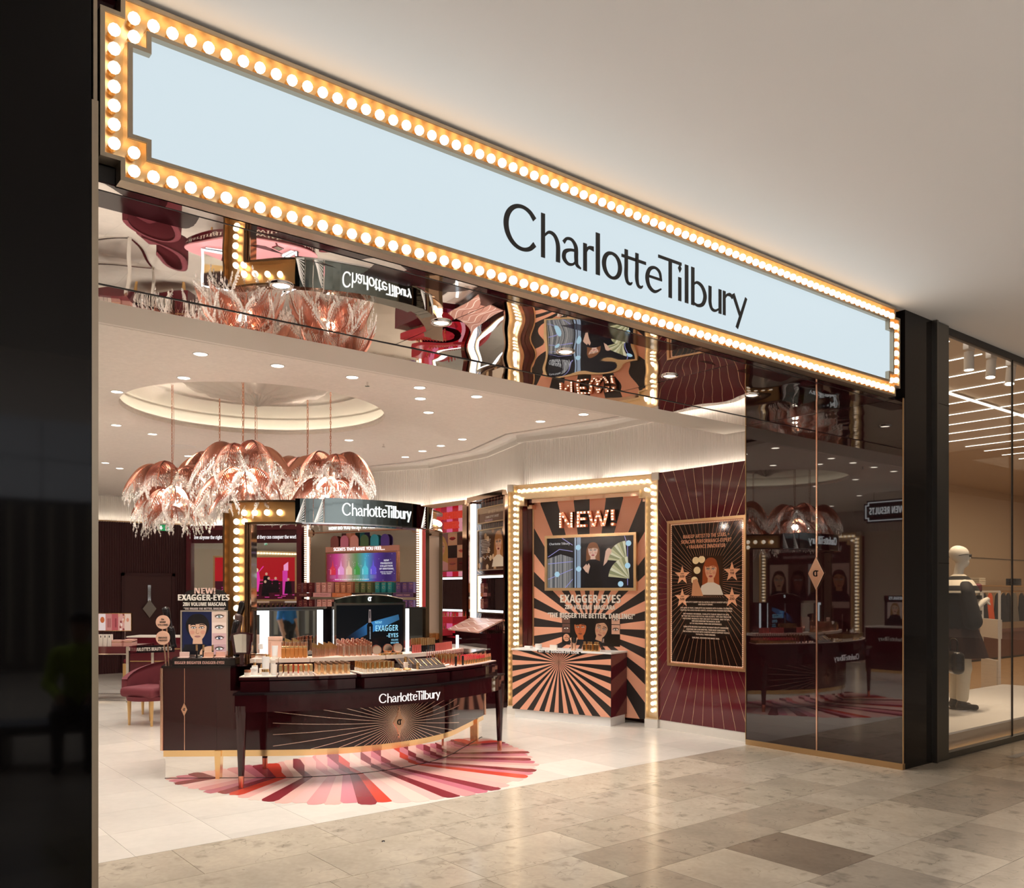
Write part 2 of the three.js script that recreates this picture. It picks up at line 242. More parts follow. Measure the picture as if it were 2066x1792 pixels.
// ================= the mall: floor, ceiling, front of the shops =================
const lime = (r, g, b) => std(lin(r, g, b), 0.16, 0, { map: limestone });
const limeTones = [lime(0.70, 0.68, 0.66), lime(0.76, 0.74, 0.71), lime(0.62, 0.60, 0.57), lime(0.55, 0.52, 0.49), lime(0.72, 0.69, 0.65)];
const limeDark = lime(0.36, 0.32, 0.29);
const grout = std(lin(0.16, 0.14, 0.12), 0.9);
{
  const f = setting('floor', 'polished beige limestone floor of the mall walkway');
  mesh('bed', b6(-14, 31, -0.2, -0.008, -1.64, 18), grout, f);
  const rows = [[-1.64, -1.06], [-1.06, -0.5], [-0.5, 0.0], [0.0, 0.48], [0.48, 1.15], [1.15, 1.72], [1.72, 2.3], [2.3, 2.9], [2.9, 3.5]];
  let n = 0;
  rows.forEach(([z0, z1], r) => {
    let x = 0.2 - (r * 0.37) % 0.8;
    const start = r === 4 ? 4.44 - 0.86 * 5 : x; x = start;
    while (x < 12.5 && n < 290) {
      let w = r < 3 ? 0.62 + 0.42 * rnd() : 0.54 + 0.4 * rnd();
      if (r === 4 && x < 4.44 && x + w > 4.2) w = 4.44 - x;
      const dark = r === 4 && Math.abs(x - 4.44) < 0.02; if (dark) w = 0.58;
      const tone = dark ? limeDark : limeTones[(rnd() * (r < 3 ? 2.4 : 5)) | 0];
      const onWay = x + w > 0.2;
      if (onWay) { mesh('tile', uvMetres(b6(x + 0.0015, x + w - 0.0015, -0.01, 0, z0 + 0.0015, z1 - 0.0015), 1.4, rnd(), rnd()), tone, f); n++; }
      x += w;
    }
  });
  // too far behind the camera or too far along to tell the tiles apart
  mesh('far_paving', uvMetres(merge([b6(-14, 31, -0.01, 0, 3.5, 18), b6(12.9, 31, -0.01, 0, -0.4, 3.5), b6(-14, -0.6, -0.01, 0, -0.4, 3.5)]), 1.4), limeTones[0], f).userData.kind = 'stuff';
  mesh('drain_cover', b6(9.0, 12.4, 0, 0.002, 0.32, 0.40), std(lin(0.12, 0.11, 0.1), 0.4, 0.6), f);
  mesh('floor_stud', cyl(0.012, 0.011, 0.004, 12, 2.86, 0, -0.98), M.chrome, f);
}
// mall ceiling: a flat plaster soffit along the shops; the hall behind it is higher
const mallCeil = struct('ceiling', 'smooth off-white plaster ceiling of the mall walkway', b6(-14, 31, 4.127, 4.4, -0.05, 6.4), std(lin(0.83, 0.825, 0.82), 0.9));
struct('ceiling', 'high plain ceiling of the hall behind the walkway', b6(-14, 31, 7.0, 7.2, 6.2, 18), M.plaster);
struct('wall_upper', 'plain plaster upstand between low and high mall ceiling', b6(-14, 31, 4.4, 7.0, 6.2, 6.4), M.plaster);
struct('wall_far_end', 'plain end wall of the mall on the left', b6(-14.2, -14, 0, 7.2, -0.4, 18), M.beige);
struct('wall_near_end', 'plain end wall of the mall on the right', b6(31, 31.2, 0, 7.2, -6, 18), M.beige);
MALL_PANELS.forEach(([x, z], i) => {
  const p = thing('ceiling_panel_light', 'square luminous panel in the high hall ceiling, seen only in reflections', 'light', [x, 6.9, z + 2], 0, 'luminous panels of the hall ceiling');
  mesh('frame', ext(poly(rectP(-1.26, -0.81, 1.26, 0.81), [rectP(-1.2, -0.75, 1.2, 0.75).reverse()]), 0.08).rotateX(Math.PI / 2).translate(0, 0.1, 0), M.white, p);
  mesh('diffuser', box(2.4, 0.02, 1.5, 0, 0.06, 0), glow(0xfff3e2, 1.2), p);
});
// the shops across the hall, mirrored in glass and lacquer
{
  const w = setting('wall_opposite', 'row of dark shop fronts under a pale panelled fascia across the hall');
  mesh('shop_wall', b6(-14, 31, 0, 3.4, 15.5, 15.8), std(lin(0.10, 0.085, 0.07), 0.6), w);
  mesh('upper_wall', b6(-14, 31, 5.0, 7.0, 15.5, 15.8), M.beige, w);
  for (let k = 0; k < 28; k++) for (const y of [3.42, 4.22]) mesh('fascia_panel', b6(-14 + k * 1.6 + 0.01, -12.4 + k * 1.6 - 0.01, y, y + 0.78, 15.4, 15.5), std(lin(0.78, 0.80, 0.80), 0.5), w);
  for (let k = 0; k < 60; k++) mesh('batten', b6(-6 + k * 0.36, -5.9 + k * 0.36, 0.2, 3.3, 15.42, 15.5), std(lin(0.28, 0.24, 0.17), 0.6), w);
}
// ---- black lacquered front on the left, with its metal edge
struct('wall_left', 'tall glossy black panel left of the shop opening', b6(-14, 0.905, 0, 4.125, -0.35, 0), M.black);
struct('wall_left_reveal', 'dark lacquered return wall on the left of the opening', b6(0.62, 0.90, 0, 3.33, -1.68, -0.35), M.burg);
{
  const t = setting('trim_1', 'thin champagne metal edge strip on the black panel');
  mesh('strip', b6(0.906, 0.931, 0, 3.62, -0.03, 0.006), M.rim, t);
  mesh('strip', b6(0.912, 0.927, 3.62, 4.125, -0.03, 0.006), M.rim, t);
}
// ---- fascia behind the sign, and the dark column right of it
struct('wall_fascia', 'dark lacquered fascia band behind the illuminated sign', b6(0.931, 7.64, 3.33, 4.125, -0.35, -0.092), M.burg);
struct('wall_column', 'dark polished column between the two shops', b6(7.655, 8.158, 0, 4.125, -0.5, 0), M.darkCol);
{
  const p = setting('wall_pilaster', 'brushed grey metal pilaster at the neighbouring shop window');
  mesh('pilaster', b6(8.17, 8.436, 0, 4.12, -0.5, 0.03), M.steel, p);
  mesh('edge', b6(8.158, 8.185, 0, 4.12, -0.4, 0.05), std(lin(0.2, 0.19, 0.18), 0.3, 1), p);
  mesh('joint', b6(8.19, 8.438, 3.355, 3.362, 0.029, 0.032), M.ink, p);
  mesh('joint', b6(8.19, 8.438, 1.86, 1.867, 0.029, 0.032), M.ink, p);
}
// ---- mirrored soffit of the entrance, in panels that bend the picture a little
{
  const s = setting('ceiling', 'rippled mirror panels under the entrance soffit');
  mesh('backing', b6(0.60, 8.1, 3.336, 3.42, -1.72, -0.09), M.ink, s);
  const pane = (x0, x1, z0, z1, ph, amp) => {
    const nx = Math.max(4, Math.round((x1 - x0) * 26)), nz = Math.max(2, Math.round((z1 - z0) * 26));
    const g = new THREE.PlaneGeometry(x1 - x0, z1 - z0, nx, nz), p = g.attributes.position;
    for (let i = 0; i < p.count; i++) {
      const x = p.getX(i), y = p.getY(i);
      p.setZ(i, amp * (Math.sin(x * 9.1 + ph) * 0.55 + Math.sin(x * 17.3 + y * 6 + ph * 2.3) * 0.42 + Math.sin(y * 13.7 + x * 3.1 + ph * 1.7) * 0.5 + Math.sin(x * 4.1 - y * 7.3 + ph) * 0.9));
    }
    g.computeVertexNormals();
    mesh('mirror_panel', g.rotateX(Math.PI / 2).translate((x0 + x1) / 2, 3.33, (z0 + z1) / 2), M.mirror, s);
  };
  pane(0.905, 7.62, -0.166, -0.094, 1, 0.0002);
  [[0.905, 3.20, 0.3, 0.0003], [3.206, 5.48, 2.1, 0.0008], [5.486, 7.62, 4.0, 0.0006]].forEach(([a, b, ph, k]) => pane(a, b, -1.40, -0.172, ph, k));
  pane(0.905, 7.62, -1.70, -1.412, 3.2, 0.0004);
  mesh('seam', b6(0.905, 7.62, 3.328, 3.334, -0.172, -0.166), M.ink, s);
  mesh('seam', b6(0.905, 7.62, 3.326, 3.334, -1.412, -1.40), M.ink, s);
}
[[2.08], [3.17], [4.25], [5.38], [6.47]].forEach(([x], i) => {
  const d = thing('soffit_downlight', ['first', 'second', 'third', 'fourth', 'fifth'][i] + ' recessed downlight from the left in the mirrored entrance soffit', 'downlight', [x, 3.33, -0.78], 0, 'downlights in the entrance soffit');
  mesh('trim_ring', new THREE.TorusGeometry(0.058, 0.012, 8, 28).rotateX(Math.PI / 2), M.chrome, d);
  mesh('lens', cyl(0.046, 0.046, 0.006, 24, 0, -0.004, 0), M.lamp, d);
  spot(x, 3.31, -0.78, 6.0, 50);
});
// ---- right return wall of the entrance: dark mirror-like lacquer with a copper strip and diamond pull
{
  const w = setting('wall_right_reveal', 'dark burgundy mirror-gloss return wall at the right of the opening');
  mesh('panel', b6(7.622, 8.1, 0.055, 3.328, -0.853, -0.002), M.reveal, w);
  mesh('panel', b6(7.622, 8.1, 0.055, 3.328, -1.68, -0.865), M.reveal, w);
  mesh('core', b6(7.66, 8.1, 0, 3.33, -1.66, -0.02), M.ink, w);
  mesh('skirting', b6(7.612, 7.66, 0, 0.055, -1.68, 0), M.brassMatt, w);
  mesh('edge_strip', b6(7.616, 7.626, 0.055, 3.328, -0.004, 0.004), M.brassMatt, w);
  mesh('edge_strip', b6(7.616, 7.626, 0.055, 3.328, -1.686, -1.68), M.brassMatt, w);
  mesh('centre_strip', b6(7.616, 7.64, 0.055, 3.328, -0.866, -0.852), M.roseGold, w);
  const d = new THREE.Group(); d.name = 'pull_plate'; w.add(d); d.position.set(7.614, 1.772, -0.859); d.rotation.y = -Math.PI / 2;
  mesh('plate', ext(diamond(0.165, 0.315), 0.008, 0, { bevelEnabled: true, bevelSize: 0.003, bevelThickness: 0.003, bevelSegments: 1 }), M.roseGold, d);
  mesh('monogram', mono(0.06, 0.002).translate(0, 0, 0.0115), M.inkGloss, d);
}
function mono(h, depth) {                                   // a letter C round a letter T
  const c = letters('C', h * 0.82, h, depth, fontB).map(([, g]) => g.translate(-h * 0.08, -h / 2, 0)), t = letters('T', h * 0.62, h * 0.92, depth, fontB).map(([, g]) => g.translate(h * 0.16, -h * 0.46, 0));
  return merge([...c, ...t]);
}
// ================= the illuminated sign =================
{
  const s = thing('marquee_sign', 'long pale lightbox sign with black lettering and a border of golden bulbs', 'sign');
  const outer = stepped(0.94, 3.325, 7.574, 4.108, 0.08), inner = stepped(1.05, 3.438, 7.466, 3.992, 0.076), face = inset(inner, 0.018);
  mesh('back_plate', ext(poly(outer), 0.012, -0.09), M.rim, s);
  mesh('channel', ext(poly(inset(outer, 0.004), [inset(inner, 0.004).reverse()]), 0.006, -0.078), M.channel, s);
  mesh('outer_rim', ext(poly(outer, [inset(outer, 0.018).reverse()]), 0.088, -0.09), M.rim, s);
  mesh('channel_lining', ext(poly(inset(outer, 0.018), [inset(outer, 0.0205).reverse()]), 0.07, -0.078), M.channel, s);
  mesh('inner_rim', ext(poly(inner, [face.slice().reverse()]), 0.09, -0.09), M.rim, s);
  mesh('channel_lining', ext(poly(inset(inner, -0.0025), [inner.slice().reverse()]), 0.07, -0.078), M.channel, s);
  mesh('light_face', ext(poly(inset(face, -0.004)), 0.01, -0.045), glow(lin(0.68, 0.80, 0.86), 0.85), s);
  for (const [ch, g] of logoLetters(2.285, 0.264, 0.004)) mesh('letter', g.translate(4.2325, 3.577, -0.034), M.ink, s);
  const bg = bulbGeo(0.0255), N = 81;
  const sg = cyl(0.019, 0.014, 0.036, 8).rotateX(Math.PI / 2);
  const at = (x, y) => { mesh('bulb', bg, M.bulb, s, [x, y, -0.012]); mesh('socket', sg, M.socket, s, [x, y, -0.055]); };
  for (let i = 0; i < N; i++) { const x = 1.076 + (7.438 - 1.076) * i / (N - 1); at(x, 4.03); at(x, 3.382); }
  for (const x of [0.997, 7.517]) for (let i = 0; i < 7; i++) at(x, 3.95 - i * 0.0793);
  for (const x of [1.076, 7.438]) { at(x, 3.952); at(x, 3.46); }
  rectLight(lin(0.78, 0.9, 0.95), 0.55, 6.2, 0.5, [4.25, 3.71, 0.02], [4.25, 3.71, 3]);
  for (const y of [4.03, 3.382]) rectLight(0xffc98a, 1.6, 6.3, 0.05, [4.25, y, 0.008], [4.25, y, 3]);
}
// ================= the shop: floor, ceiling, walls =================
const porc = (k) => std(lin(k, k, k * 0.995), 0.2, 0, { map: porcelain });
const porcTones = [porc(0.92), porc(0.89), porc(0.865)];
{
  const f = setting('floor', 'pale porcelain tiled floor inside the shop');
  mesh('bed', b6(-3.4, 8.3, -0.2, -0.006, -14.4, -1.64), std(lin(0.42, 0.39, 0.35), 0.9), f);
  const far = []; let n = 0;
  for (let i = -9; i < 11; i++) for (let j = 0; j < 21; j++) {
    const x = 2.13 + i * 0.595, z = -1.642 - j * 0.605;
    const g = uvMetres(b6(Math.max(x + 0.001, -3.38), Math.min(x + 0.594, 8.28), -0.01, 0, z - 0.604, z - 0.001), 1.7, rnd(), rnd());
    if (i >= -3 && i < 10 && j < 15) { mesh('tile', g, porcTones[(rnd() * 3) | 0], f); n++; } else far.push(g);
  }
  mesh('far_tiling', merge(far), porcTones[1], f).userData.kind = 'stuff';
}
// brush strokes of pink and red printed on the floor, spreading like a fan from the counter
{
  const g = thing('floor_graphic', 'fan of pink and red brush strokes printed on the floor before the counter', 'floor graphic');
  const tones = [lin(0.80, 0.42, 0.38), lin(0.72, 0.30, 0.30), lin(0.86, 0.52, 0.47), lin(0.24, 0.025, 0.035), lin(0.62, 0.06, 0.035), lin(0.62, 0.20, 0.25), lin(0.80, 0.46, 0.40), lin(0.88, 0.60, 0.52), lin(0.55, 0.16, 0.21), lin(0.84, 0.47, 0.43), lin(0.27, 0.03, 0.045)].map((c) => std(c, 0.25));
  const cx = 4.06, cz = -3.75, order = [0, 5, 3, 2, 9, 1, 8, 10, 4, 0, 7, 3, 6, 9, 1, 0, 5, 10, 4, 2, 7, 9, 3, 1, 8, 10, 0, 6, 9, 4, 5, 3, 2, 0, 8, 10];
  const n = 46;
  for (let i = 0; i < n; i++) {
    const a = R(-90) + R(175) * i / (n - 1), da = R(175) / (n - 1) * 0.56, r1 = 1.56 + 0.08 * rnd() + 0.33 * Math.cos(a) ** 2, r0 = 0.35, pts = [];
    const P = (t, r) => [cx + Math.sin(t) * r, cz + Math.cos(t) * r * 1.04];
    for (const t of [-1, 1]) { const k = t < 0 ? [0, 1] : [1, 0]; for (const q of k) pts.push(P(a + da * t, q ? r1 : r0)); if (t < 0) for (const s of [-0.7, -0.3, 0.2, 0.7]) pts.push(P(a + da * s, r1 + 0.03 + 0.022 * (1 - s * s) + 0.02 * rnd())); }
    mesh('brush_stroke', slab(pts, 0.0002 + (i % 3) * 0.0003, 0.001 + (i % 3) * 0.0004), tones[order[i % order.length]], g);
  }
}
// ---- plan of the right and back walls, from the entrance round to the left
const WALL = [[7.93, -1.70], [7.93, -4.15], [7.62, -5.32], [8.05, -6.68], [8.05, -8.28], [7.55, -9.24], [7.35, -11.2], [7.98, -12.45], [6.2, -14.27], [-3.2, -14.27], [-3.2, -1.72]];
const ribbed = (x0, z0, x1, z1, y0, y1, pitch, deep, thick) => {          // ribs on the side towards the room (left of the way walked)
  const L = Math.hypot(x1 - x0, z1 - z0), dx = (x1 - x0) / L, dz = (z1 - z0) / L, nx = dz, nz = -dx, n = Math.max(2, Math.round(L / pitch)), pts = [];
  const P = (u, w) => [x0 + dx * u + nx * w, z0 + dz * u + nz * w];
  for (let i = 0; i < n; i++) { const u = L * i / n, p = L / n; pts.push(P(u, 0), P(u + p * 0.2, deep), P(u + p * 0.62, deep), P(u + p * 0.8, 0)); }
  pts.push(P(L, 0), P(L, -thick), P(0, -thick)); return slab(pts, y0, y1);
};
const wallName = ['wall_right', 'wall_right', 'wall_right', 'wall_right', 'wall_right', 'wall_right', 'wall_back', 'wall_back', 'wall_back', 'wall_far_left'];
for (let i = 0; i + 1 < WALL.length; i++) {
  const [a, b] = [WALL[i], WALL[i + 1]], w = setting(wallName[i], ['fluted beige bulkhead above the tall starburst display', 'fluted beige bulkhead above the striped launch bay', 'plain stretch of fluted bulkhead above the portrait bay', 'fluted bulkhead above the lip colour bay', 'short fluted bulkhead beside the lip colour bay', 'fluted bulkhead above the scent bay', 'fluted bulkhead in the far corner', 'fluted bulkhead above the mirror bay with red screen', 'fluted wall at the very back above the maroon panelling', 'fluted wall on the far left of the shop'][i]);
  const back = i === 8;
  mesh('fluted_bulkhead', ribbed(...a, ...b, 2.93, 3.64, 0.036, 0.008, 0.2), M.plaster, w);
  if (!back) mesh('lower_wall', ribbed(...a, ...b, 0, 2.93, 1.2, 0.001, 0.2), i === 9 ? M.beige : M.maroonDoor, w);
  const L = Math.hypot(b[0] - a[0], b[1] - a[1]), q = [];
  for (let k = 0; k <= 6; k++) q.push([0.02 + 0.15 * (1 - Math.cos(k / 6 * Math.PI / 2)), 3.66 + 0.16 * Math.sin(k / 6 * Math.PI / 2)]);
  const prof = poly([[-0.1, 3.635], [0.03, 3.635], [0.03, 3.66], ...q, [0.22, 3.82], [0.22, 3.86], [-0.1, 3.86]]);
  const c = mesh('cornice', ext(prof, L + 0.1), M.plaster, w); c.position.set(a[0], 0, a[1]); c.rotation.y = Math.atan2(b[0] - a[0], b[1] - a[1]);
  if (i !== 9) {
    const mx = (a[0] + b[0]) / 2, mz = (a[1] + b[1]) / 2, dx = (b[0] - a[0]) / L, dz = (b[1] - a[1]) / L, nx = dz, nz = -dx;
    const s = mesh('cove_strip', box(L - 0.1, 0.012, 0.02), M.ledWarm, w, [mx + nx * 0.06, 2.955, mz + nz * 0.06], [0, Math.atan2(-dz, dx), 0]);
    const l = rectLight(0xfff0dc, 11, L - 0.15, 0.05, [mx + nx * 0.07, 2.97, mz + nz * 0.07], [mx - nx * 0.02, 3.6, mz - nz * 0.02]);
    l.lookAt(mx - nx * 0.03, 3.4, mz - nz * 0.03);
  }
}
// wainscot of the back wall: fine maroon ribs with a flush door
{
  const w = setting('wall_back', 'fine-ribbed dark maroon panelling across the back of the shop');
  mesh('ribbed_panel', ribbed(6.1, -14.2, 5.78, -14.2, 0, 2.95, 0.045, 0.012, 0.1), M.maroon, w);
  mesh('ribbed_panel', ribbed(4.76, -14.2, -3.2, -14.2, 0, 2.95, 0.045, 0.012, 0.1), M.maroon, w);
  mesh('ribbed_panel', ribbed(5.78, -14.2, 4.76, -14.2, 1.96, 2.95, 0.045, 0.012, 0.1), M.maroon, w);
  mesh('cap_rail', b6(-3.2, 6.1, 2.95, 2.97, -14.25, -14.14), M.brassMatt, w);
  const d = setting('door_1', 'flush maroon back door with a silver diamond pull', [4.79, 0, -14.2]);
  mesh('leaf', b6(0.03, 0.93, 0.01, 1.9, -0.03, 0.02), M.maroonDoor, d);
  mesh('door_frame', merge([b6(-0.03, 0.03, 0, 1.96, -0.05, 0.05), b6(0.93, 0.99, 0, 1.96, -0.05, 0.05), b6(-0.03, 0.99, 1.9, 1.96, -0.05, 0.05)]), M.maroon, d);
  mesh('hanging_bar', b6(0.46, 0.52, 1.36, 1.72, 0.02, 0.05), M.chrome, d);
  mesh('pull_plate', ext(diamond(0.26, 0.36), 0.02, 0.05), std(lin(0.35, 0.33, 0.30), 0.5, 0.6), d, [0.49, 1.25, 0]);
  mesh('kick_shadow_rail', b6(0, 0.96, 0, 0.012, -0.03, 0.02), M.ink, d);
}
struct('wall_front_inner', 'plain inner side of the front wall left of the opening', b6(-3.4, 0.62, 0, 3.9, -1.74, -1.5), M.beige);
struct('wall_above_opening', 'plain wall above the shop opening, inside', b6(0.6, 8.3, 3.45, 4.1, -1.68, -1.3), M.plaster);
struct('ceiling', 'upper slab above the floating ceiling of the shop', b6(-3.4, 8.3, 3.98, 4.1, -14.5, -1.3), M.plaster);
struct('ceiling', 'plain beige band of ceiling just inside the entrance', b6(-3.2, 7.9, 3.335, 3.45, -2.17, -1.70), M.band);
// ---- floating ceiling with its shadow gap and round coffer
const miter = (p, d) => p.map((v, i) => {
  const a = p[(i + p.length - 1) % p.length], b = p[(i + 1) % p.length], e1 = new THREE.Vector2(v[0] - a[0], v[1] - a[1]).normalize(), e2 = new THREE.Vector2(b[0] - v[0], b[1] - v[1]).normalize();
  const n1 = new THREE.Vector2(-e1.y, e1.x), n2 = new THREE.Vector2(-e2.y, e2.x), m = n1.clone().add(n2).normalize(), k = d / m.dot(n1); return [v[0] + m.x * k, v[1] + m.y * k];
});
{
  const edge = [[-2.6, -2.20], [-2.6, -13.3], [5.5, -13.3], [6.0, -7.6], [6.49, -6.2], [6.53, -4.95], [6.17, -3.76], [6.45, -2.20]];
  const sgn = edge.reduce((s, p, i) => { const q = edge[(i + 1) % edge.length]; return s + p[0] * q[1] - q[0] * p[1]; }, 0) > 0 ? 1 : -1;
  const m1 = miter(edge, sgn * 0.075), m2 = miter(edge, sgn * 0.10), hole = Array.from({ length: 64 }, (_, i) => [3.43 + 1.24 * Math.cos(i / 64 * 2 * Math.PI), -4.36 + 1.24 * Math.sin(i / 64 * 2 * Math.PI)]);
  const c = setting('ceiling', 'warm white floating ceiling with a shadow gap and a round coffer');
  mesh('ceiling_panel', uvMetres(slab(m2, 3.36, 3.40, [hole]), 1), M.plasterMap, c);
  mesh('edge_lip', slab(edge, 3.355, 3.40, [m1]), M.plaster, c);
  mesh('gap_lining', slab(edge, 3.402, 3.43, [Array.from({ length: 64 }, (_, i) => [3.43 + 1.42 * Math.cos(i / 64 * 2 * Math.PI), -4.36 + 1.42 * Math.sin(i / 64 * 2 * Math.PI)])]), M.ink, c);
  const prof = [[1.24, 3.40], [1.34, 3.401], [1.36, 3.42], [1.37, 3.46], [1.345, 3.515], [1.31, 3.535], [1.31, 3.552], [1.28, 3.56], [1.18, 3.605], [1.07, 3.635], [1.05, 3.635], [1.05, 3.652], [1.0, 3.66], [0, 3.665]];
  mesh('coffer', lathe(prof, 72).translate(3.43, 0, -4.36), std(lin(0.80, 0.76, 0.68), 0.85, 0, { side: THREE.DoubleSide }), c);
  mesh('coffer_lip', new THREE.TorusGeometry(1.245, 0.012, 8, 72).rotateX(Math.PI / 2).translate(3.43, 3.402, -4.36), M.plaster, c);
  mesh('cove_led', new THREE.TorusGeometry(1.325, 0.008, 6, 72).rotateX(Math.PI / 2).translate(3.43, 3.415, -4.36), glow(0xfff4e2, 6.5), c);
  const lobes = (r, th) => { const k = 0.5 + 0.5 * Math.cos(th * 16), q = Math.min(1, r / 0.7); return r < 0.17 ? -0.12 * Math.cos(r / 0.17 * 1.3) - 0.012 * Math.cos(th * 24) - 0.11 : -0.12 * (1 - q * q) - 0.03 - 0.03 * k * Math.sin(q * 3.1) - 0.02 * Math.exp(-(((q - 0.86) / 0.07) ** 2)) * (0.6 + 0.4 * Math.cos(th * 32)); };
  const rg = new THREE.RingGeometry(0.001, 0.7, 192, 30), rp = rg.attributes.position;
  for (let i = 0; i < rp.count; i++) { const x = rp.getX(i), y = rp.getY(i), r = Math.hypot(x, y), th = Math.atan2(y, x), edgeR = r * (1 + (r > 0.6 ? 0.035 * Math.cos(th * 16) : 0)); rp.setXYZ(i, Math.cos(th) * edgeR, Math.sin(th) * edgeR, -lobes(r, th)); }
  rg.rotateX(Math.PI / 2).computeVertexNormals();
  mesh('plaster_rosette', rg.translate(3.43, 3.655, -4.36), std(lin(0.80, 0.75, 0.68), 0.85, 0, { side: THREE.DoubleSide }), c);
}
// ---- recessed ceiling downlights
{
  const spots = [[2.265, -2.61], [2.85, -2.57], [2.41, -3.42], [2.12, -4.3], [2.54, -5.95], [3.0, -6.25], [3.17, -8.93], [3.47, -9.37], [3.85, -7.6], [3.48, -2.53], [4.11, -2.49], [4.7, -2.46], [4.35, -2.85], [4.75, -3.32], [4.9, -5.22], [5.89, -4.34], [6.09, -5.9], [6.0, -5.35], [5.95, -4.87], [5.9, -2.97], [6.0, -2.43]];
  const hidden = [[1.2, -3.2], [0.2, -4.6], [1.2, -6.4], [-1.0, -3.4], [-1.2, -6], [-1.4, -8.5], [1.2, -9], [2.2, -11.3], [4.2, -11.0], [0, -11.5], [5.3, -8.2], [5.0, -9.8], [5.3, -7.0]];
  const across = ([x, z]) => (x * 0.778 + (z - 3.874) * 0.628) / (x * 0.628 - (z - 3.874) * 0.778), order = spots.map((p, i) => i).sort((a, b) => across(spots[a]) - across(spots[b]));
  [...spots, ...hidden].forEach(([x, z], i) => {
    const d = thing('ceiling_downlight', i < 21 ? 'small round downlight, ' + ORD[order.indexOf(i)] + ' from the left among those in the shop ceiling' : 'recessed shop ceiling downlight out of direct view', 'downlight', [x, 3.36, z], 0, i < 21 ? 'recessed downlights in the shop ceiling' : 'shop downlights seen in reflections');
    mesh('trim_ring', new THREE.TorusGeometry(0.052, 0.006, 6, 24).rotateX(Math.PI / 2), M.white, d);
    mesh('lens', cyl(0.046, 0.046, 0.004, 20, 0, -0.003, 0), M.lamp, d);
    const L = spot(x, 3.34, z, 4.6, 62);
  });
  for (const [x, z, n] of [[3.55, -6.9, 'air valve'], [4.85, -7.9, 'air valve']]) {
    const v = thing('ceiling_speaker', x < 4 ? 'round flush ceiling speaker left above the chandeliers' : 'round flush ceiling speaker right above the chandeliers', 'speaker', [x, 3.36, z]);
    mesh('grille', cyl(0.14, 0.14, 0.006, 32, 0, -0.006, 0), M.plaster, v); mesh('rim', new THREE.TorusGeometry(0.14, 0.006, 6, 32).rotateX(Math.PI / 2), M.white, v);
  }
  for (const [x, z, l] of [[3.66, -2.6, 'sprinkler head near the front edge of the shop ceiling'], [5.35, -5.2, 'sprinkler head above the lip colour bay']]) {
    const v = thing('sprinkler', l, 'sprinkler', [x, 3.36, z]); mesh('stem', cyl(0.009, 0.009, 0.03, 8, 0, -0.03, 0), M.chrome, v); mesh('deflector', cyl(0.02, 0.02, 0.003, 12, 0, -0.036, 0), M.chrome, v);
  }
}
// ---- emergency exit sign hanging at the back
{
  const s = thing('exit_sign', 'green hanging emergency exit sign with arrow and running figure', 'sign', [4.9, 2.72, -12.0], R(12));
  const t = cv(256, 110, (c, w, h) => {
    rect(c, '#0c9a55', 0, 0, w, h); rect(c, '#ffffff', 150, 8, 96, 94);
    path(c, [[46, 18], [82, 18], [82, 55], [106, 55], [64, 98], [22, 55], [46, 55]], '#ffffff');
    rect(c, '#0c9a55', 160, 14, 38, 82); rect(c, '#ffffff', 166, 20, 28, 76);
    ell(c, '#0c9a55', 214, 28, 8, 8); c.strokeStyle = '#0c9a55'; c.lineWidth = 9; c.lineCap = 'round';
    for (const p of [[[210, 40], [202, 62]], [[202, 62], [218, 76], [214, 94]], [[202, 62], [190, 78], [176, 80]], [[208, 44], [226, 52], [234, 44]], [[208, 44], [194, 46], [188, 58]]]) { c.beginPath(); p.forEach(([x, y], i) => i ? c.lineTo(x, y) : c.moveTo(x, y)); c.stroke(); }
  });
  mesh('housing', rbox(0.25, 0.03, 0.05, 0.006, 0, 0.075, 0), M.white, s); mesh('blade', box(0.24, 0.105, 0.012), emap(t, 0.75), s);
  mesh('cord', tube([[-0.1, 0.09, 0], [-0.1, 0.3, 0.01], [-0.1, 0.645, 0]], 0.004, 8, 5), M.white, s);
}
// ================= displays along the right wall =================
const bay = (name, label, category, x0, z0, x1, z1) => thing(name, label, category, [x0, 0, z0], turnOf(x0, z0, x1, z1));
// thin metal rays let into a panel, cut off at the panel's edges
const inlay = (parent, cx, cy, x0, y0, x1, y1, n, w, z, m, r0 = 0.06, skip = () => false, from = 0) => {
  for (let i = 0; i < n; i++) {
    const a = from + i / n * 2 * Math.PI, dx = Math.cos(a), dy = Math.sin(a), t = Math.min(dx > 1e-6 ? (x1 - cx) / dx : dx < -1e-6 ? (x0 - cx) / dx : 1e9, dy > 1e-6 ? (y1 - cy) / dy : dy < -1e-6 ? (y0 - cy) / dy : 1e9);
    if (t > r0 + 0.02 && !skip(a)) mesh('inlaid_ray', box(t - r0, w, 0.002, (t + r0) / 2, 0, 0).rotateZ(a).translate(cx, cy, z), m, parent);
  }
};
const frameGeo = (x0, y0, x1, y1, w, d, z) => ext(poly(rectP(x0, y0, x1, y1), [inset(rectP(x0, y0, x1, y1), w).reverse()]), d, z);
const lettering = (parent, str, x, y, width, cap, depth, m, z, f = fontB, rot) => { const o = mesh('lettering', merge(letters(str, width, cap, depth, f).map(([, g]) => g)).translate(x, y, z), m, parent); if (rot) o.rotation.set(...rot); return o; };
